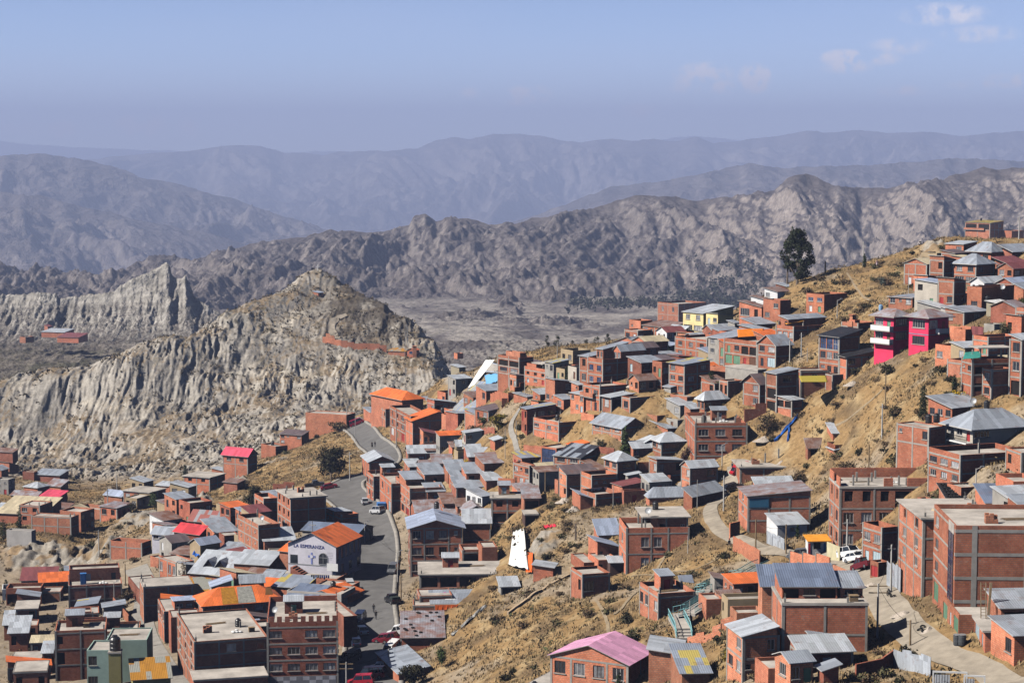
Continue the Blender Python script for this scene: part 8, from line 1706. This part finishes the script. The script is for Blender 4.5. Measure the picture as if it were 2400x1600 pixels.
for key in ('pink', 'pinkw'):
    k = HOUSES[key]; z = k['h']*(.52 if key == 'pinkw' else .66); m = MB(); m.box(-.05, .02, .02, k['ll'], z-.32, z-.19); m.box(.03, k['lr'], -.05, .02, z-.32, z-.19); m.build('blue_band', plain('teal_band', (.12, .30, .42), .7), k['root'])
for fx, fy, l in ((.5, .55, 'black tank on the grey villa roof'),):
    k = HOUSES['villa']; water_tank(k['at'](k['lr']*fx, k['ll']*fy, k['h']+2.6), l, None, .9)
k = HOUSES['villa']; m = MB(); x0, x1, y0, y1, z = -1.2, -.06, .1, k['ll']*.95, k['h']*.48; m.box(x0, x1, y0, y1, z-.2, z); m.build('balcony_slab', WHT, k['root']); m = MB()
for zz in (.95, .5): m.bar((x0+.05, y0, z+zz), (x0+.05, y1, z+zz), .04, 4)
for i in range(28): y = y0+(y1-y0)*i/27; m.bar((x0+.05, y, z), (x0+.05, y, z+.95), .025, 4)
m.build('balcony_railing', RUB, k['root'])
k = HOUSES['terrace']; water_tank(k['at'](k['lr']*.55, k['ll']*.7, k['zr']+2.9), 'black water tank on the slab roof of the roofed-terrace house'); sat_dish(k['at'](k['lr']*.36, .4, k['zr']+2.9), 'round dish on the edge of the roofed-terrace slab', .6)
water_tank(HOUSES['barnslab']['at'](1.0, 1.2, HOUSES['barnslab']['zr']-1.0), 'dark tank at the corner of the flat roof before the pink barn')
o = empty('roof_hatch', HOUSES['barnslab']['at'](7.5, 3.0, HOUSES['barnslab']['zr']), 'brick roof hatch under a loose sheet on the flat concrete roof', 'hatch', None, R(-20)); m = MB(); m.box(-1, 1, -.6, .6, 0, .8); m.build('curb', BRO, o); m = MB(); prism(m, [(-1.6, -.8, .8), (1.2, -.9, 1.1), (1.4, .7, 1.15), (-1.4, .8, .9)], .05); m.build('sheet', [ROOFS['lt']]*2, o)
k = HOUSES['shutter']; m = MB(); m.box(k['lr']*.02, k['lr']*.33, -.12, -.02, k['h']*.70, k['h']*.95); m.build('blue_screen', plain('blue_screen', (.04, .14, .24), .6), k['root'])
o = empty('umbrella_stand', Vector(pt(1420, 1316, 344)), 'folded blue and white bucket stand in the yard below the blue tin roofs', 'bucket') if False else None
# metal frames at the bottom edge
for i, (a, b_, w_, l) in enumerate([(2185, 1612, 3.6, 'white wooden frame gate at the bottom edge, left'), (2258, 1622, 2.2, 'white wooden frame gate at the bottom edge, right')]):
    P = hb(a, b_); o = empty('frame_gate', P, l, 'gate', None, R(-8)); m = MB(); m.box(0, .14, -.07, .07, -1, 1.9); m.box(w_-.14, w_, -.07, .07, -1, 1.9); m.box(.14, w_-.14, -.07, .07, 1.72, 1.9); m.build('frame', WHT, o); m = MB(); m.box(.2, w_*.5, -.03, .03, .1, 1.5); m.build('panel', ROOFS['lt'], o)
print('props %.1fs' % (time.time()-_T0))
# ------------------------------------------------------------------ light, sky, air
EL, AZ = 43.0, 16.0           # sun stands to the left, a little to the camera's side
sd = Vector((-math.cos(R(EL))*math.cos(R(AZ)), -math.cos(R(EL))*math.sin(R(AZ)), math.sin(R(EL))))
sl = bpy.data.lights.new('sun', 'SUN'); sl.energy = 5.0; sl.angle = R(.53); sl.color = (1.0, .94, .86)
so = bpy.data.objects.new('sun', sl); COL.objects.link(so); so.rotation_euler = sd.to_track_quat('Z', 'Y').to_euler()
w = bpy.data.worlds.new('World'); scene.world = w; w.use_nodes = True; nt = w.node_tree; nt.nodes.clear()
out = N(nt, 'ShaderNodeOutputWorld'); bg = N(nt, 'ShaderNodeBackground'); nt.links.new(bg.outputs[0], out.inputs[0])
sky = N(nt, 'ShaderNodeTexSky', sky_type='NISHITA'); sky.sun_disc = False; sky.sun_elevation = R(EL); sky.sun_rotation = math.atan2(sd.x, sd.y)
sky.altitude = 3800; sky.air_density = 1.0; sky.dust_density = .5; sky.ozone_density = 3.5
bg.inputs['Strength'].default_value = .058
co = N(nt, 'ShaderNodeTexCoord').outputs['Generated']
# small cumulus puffs low over the mountains: (photo x, photo y, half width, half height, strength)
CL = [(1768, 184, 26, 24, .9), (1650, 176, 48, 20, .55), (1700, 206, 30, 12, .35), (1975, 136, 34, 14, .5), (1985, 160, 40, 10, .35), (2060, 140, 36, 10, .3), (1215, 226, 24, 16, .55), (1262, 222, 22, 14, .45), (1100, 218, 16, 10, .2),
 (148, 308, 22, 18, .5), (305, 296, 24, 16, .6), (358, 300, 22, 20, .45), (440, 306, 20, 18, .35), (65, 300, 40, 10, .25), (2210, 34, 70, 18, .3), (2300, 80, 60, 14, .25), (2110, 108, 50, 14, .22), (2380, 190, 60, 12, .3), (1500, 262, 34, 14, .25), (2100, 214, 40, 10, .2), (1620, 205, 40, 12, .25), (2290, 200, 50, 8, .2), (2130, 215, 30, 8, .2)]
dv = N(nt, 'ShaderNodeVectorMath', operation='NORMALIZE'); nt.links.new(co, dv.inputs[0])
acc = None
def M2(op, a, b):
    n = N(nt, 'ShaderNodeMath', operation=op)
    for i, v in enumerate((a, b)):
        if v is None: continue
        if isinstance(v, (int, float)): n.inputs[i].default_value = v
        else: nt.links.new(v, n.inputs[i])
    return n.outputs[0]
for a, b, hw, hh, st in CL:
    rx, rz = ray(a, b); c = Vector((rx, 1, rz)).normalized(); rt = Vector((0, 0, 1)).cross(c).normalized()*-1; up = rt.cross(c)
    d1 = N(nt, 'ShaderNodeVectorMath', operation='DOT_PRODUCT'); nt.links.new(dv.outputs[0], d1.inputs[0]); d1.inputs[1].default_value = rt*(F/hw/1.15)
    d2 = N(nt, 'ShaderNodeVectorMath', operation='SUBTRACT'); nt.links.new(dv.outputs[0], d2.inputs[0]); d2.inputs[1].default_value = c
    d3 = N(nt, 'ShaderNodeVectorMath', operation='DOT_PRODUCT'); nt.links.new(d2.outputs[0], d3.inputs[0]); d3.inputs[1].default_value = up*(F/hh/1.15)
    q = M2('ADD', M2('MULTIPLY', d1.outputs['Value'], d1.outputs['Value']), M2('MULTIPLY', d3.outputs['Value'], d3.outputs['Value']))
    e = M2('MULTIPLY', M2('MAXIMUM', M2('SUBTRACT', 1.0, M2('MULTIPLY', q, .5)), 0.0), st*1.5)
    acc = e if acc is None else M2('ADD', acc, e)
cn = N(nt, 'ShaderNodeTexNoise'); cn.inputs['Scale'].default_value = 130; cn.inputs['Detail'].default_value = 6; cn.inputs['Roughness'].default_value = .6; nt.links.new(dv.outputs[0], cn.inputs['Vector'])
cf = M2('MULTIPLY', acc, M2('MAXIMUM', M2('MULTIPLY', M2('SUBTRACT', cn.outputs['Fac'], .40), 11.0), 0.0))
cf = M2('MINIMUM', cf, .85)
cn2 = N(nt, 'ShaderNodeTexNoise'); cn2.inputs['Scale'].default_value = 7; cn2.inputs['Detail'].default_value = 5
mpv = N(nt, 'ShaderNodeMapping'); mpv.inputs['Scale'].default_value = (1, 1, 4); nt.links.new(dv.outputs[0], mpv.inputs[0]); nt.links.new(mpv.outputs[0], cn2.inputs['Vector'])
veil = M2('MULTIPLY', M2('MAXIMUM', M2('SUBTRACT', cn2.outputs['Fac'], .42), 0.0), .25)
skc = mixc(nt, veil, sky.outputs[0], (6.0, 6.0, 6.4))
sz = N(nt, 'ShaderNodeSeparateXYZ'); nt.links.new(dv.outputs[0], sz.inputs[0])
e2 = M2('MULTIPLY', sz.outputs[2], 8.5); e2 = M2('MULTIPLY', e2, e2)
gain = M2('ADD', .40, M2('DIVIDE', 1.85, M2('ADD', 1.0, e2)))      # pale, dusty air low over the horizon; deep blue overhead
skc = mixc(nt, 1.0, skc, gain, 'MULTIPLY')
skc = mixc(nt, 1.0, skc, (.90, .865, .98), 'MULTIPLY')
skc = mixc(nt, cf, skc, (13.5, 12.9, 13.6))
nt.links.new(skc, bg.inputs['Color'])
# air
hz = MB(); hz.box(-11500, 11500, -60, 31500, -1500, 620, 0); hm = bpy.data.materials.new('haze_air'); hm.use_nodes = True; ht = hm.node_tree; ht.nodes.clear()
ho = N(ht, 'ShaderNodeOutputMaterial'); hv = N(ht, 'ShaderNodeVolumePrincipled'); ht.links.new(hv.outputs[0], ho.inputs['Volume'])
hv.inputs['Color'].default_value = (.54, .645, 1.0, 1); hv.inputs['Density'].default_value = .0001; hv.inputs['Anisotropy'].default_value = 0.0
setp(hz.build('haze', hm), kind='stuff')
scene.cycles.use_denoising = True; scene.cycles.max_bounces = 5; scene.cycles.diffuse_bounces = 0; scene.cycles.volume_bounces = 0; scene.cycles.transparent_max_bounces = 6
scene.cycles.use_adaptive_sampling = True; scene.cycles.adaptive_threshold = .02
scene.view_settings.view_transform = 'Standard'; scene.view_settings.look = 'None'; scene.view_settings.gamma = 1; scene.view_settings.exposure = .5
scene.view_settings.use_curve_mapping = False
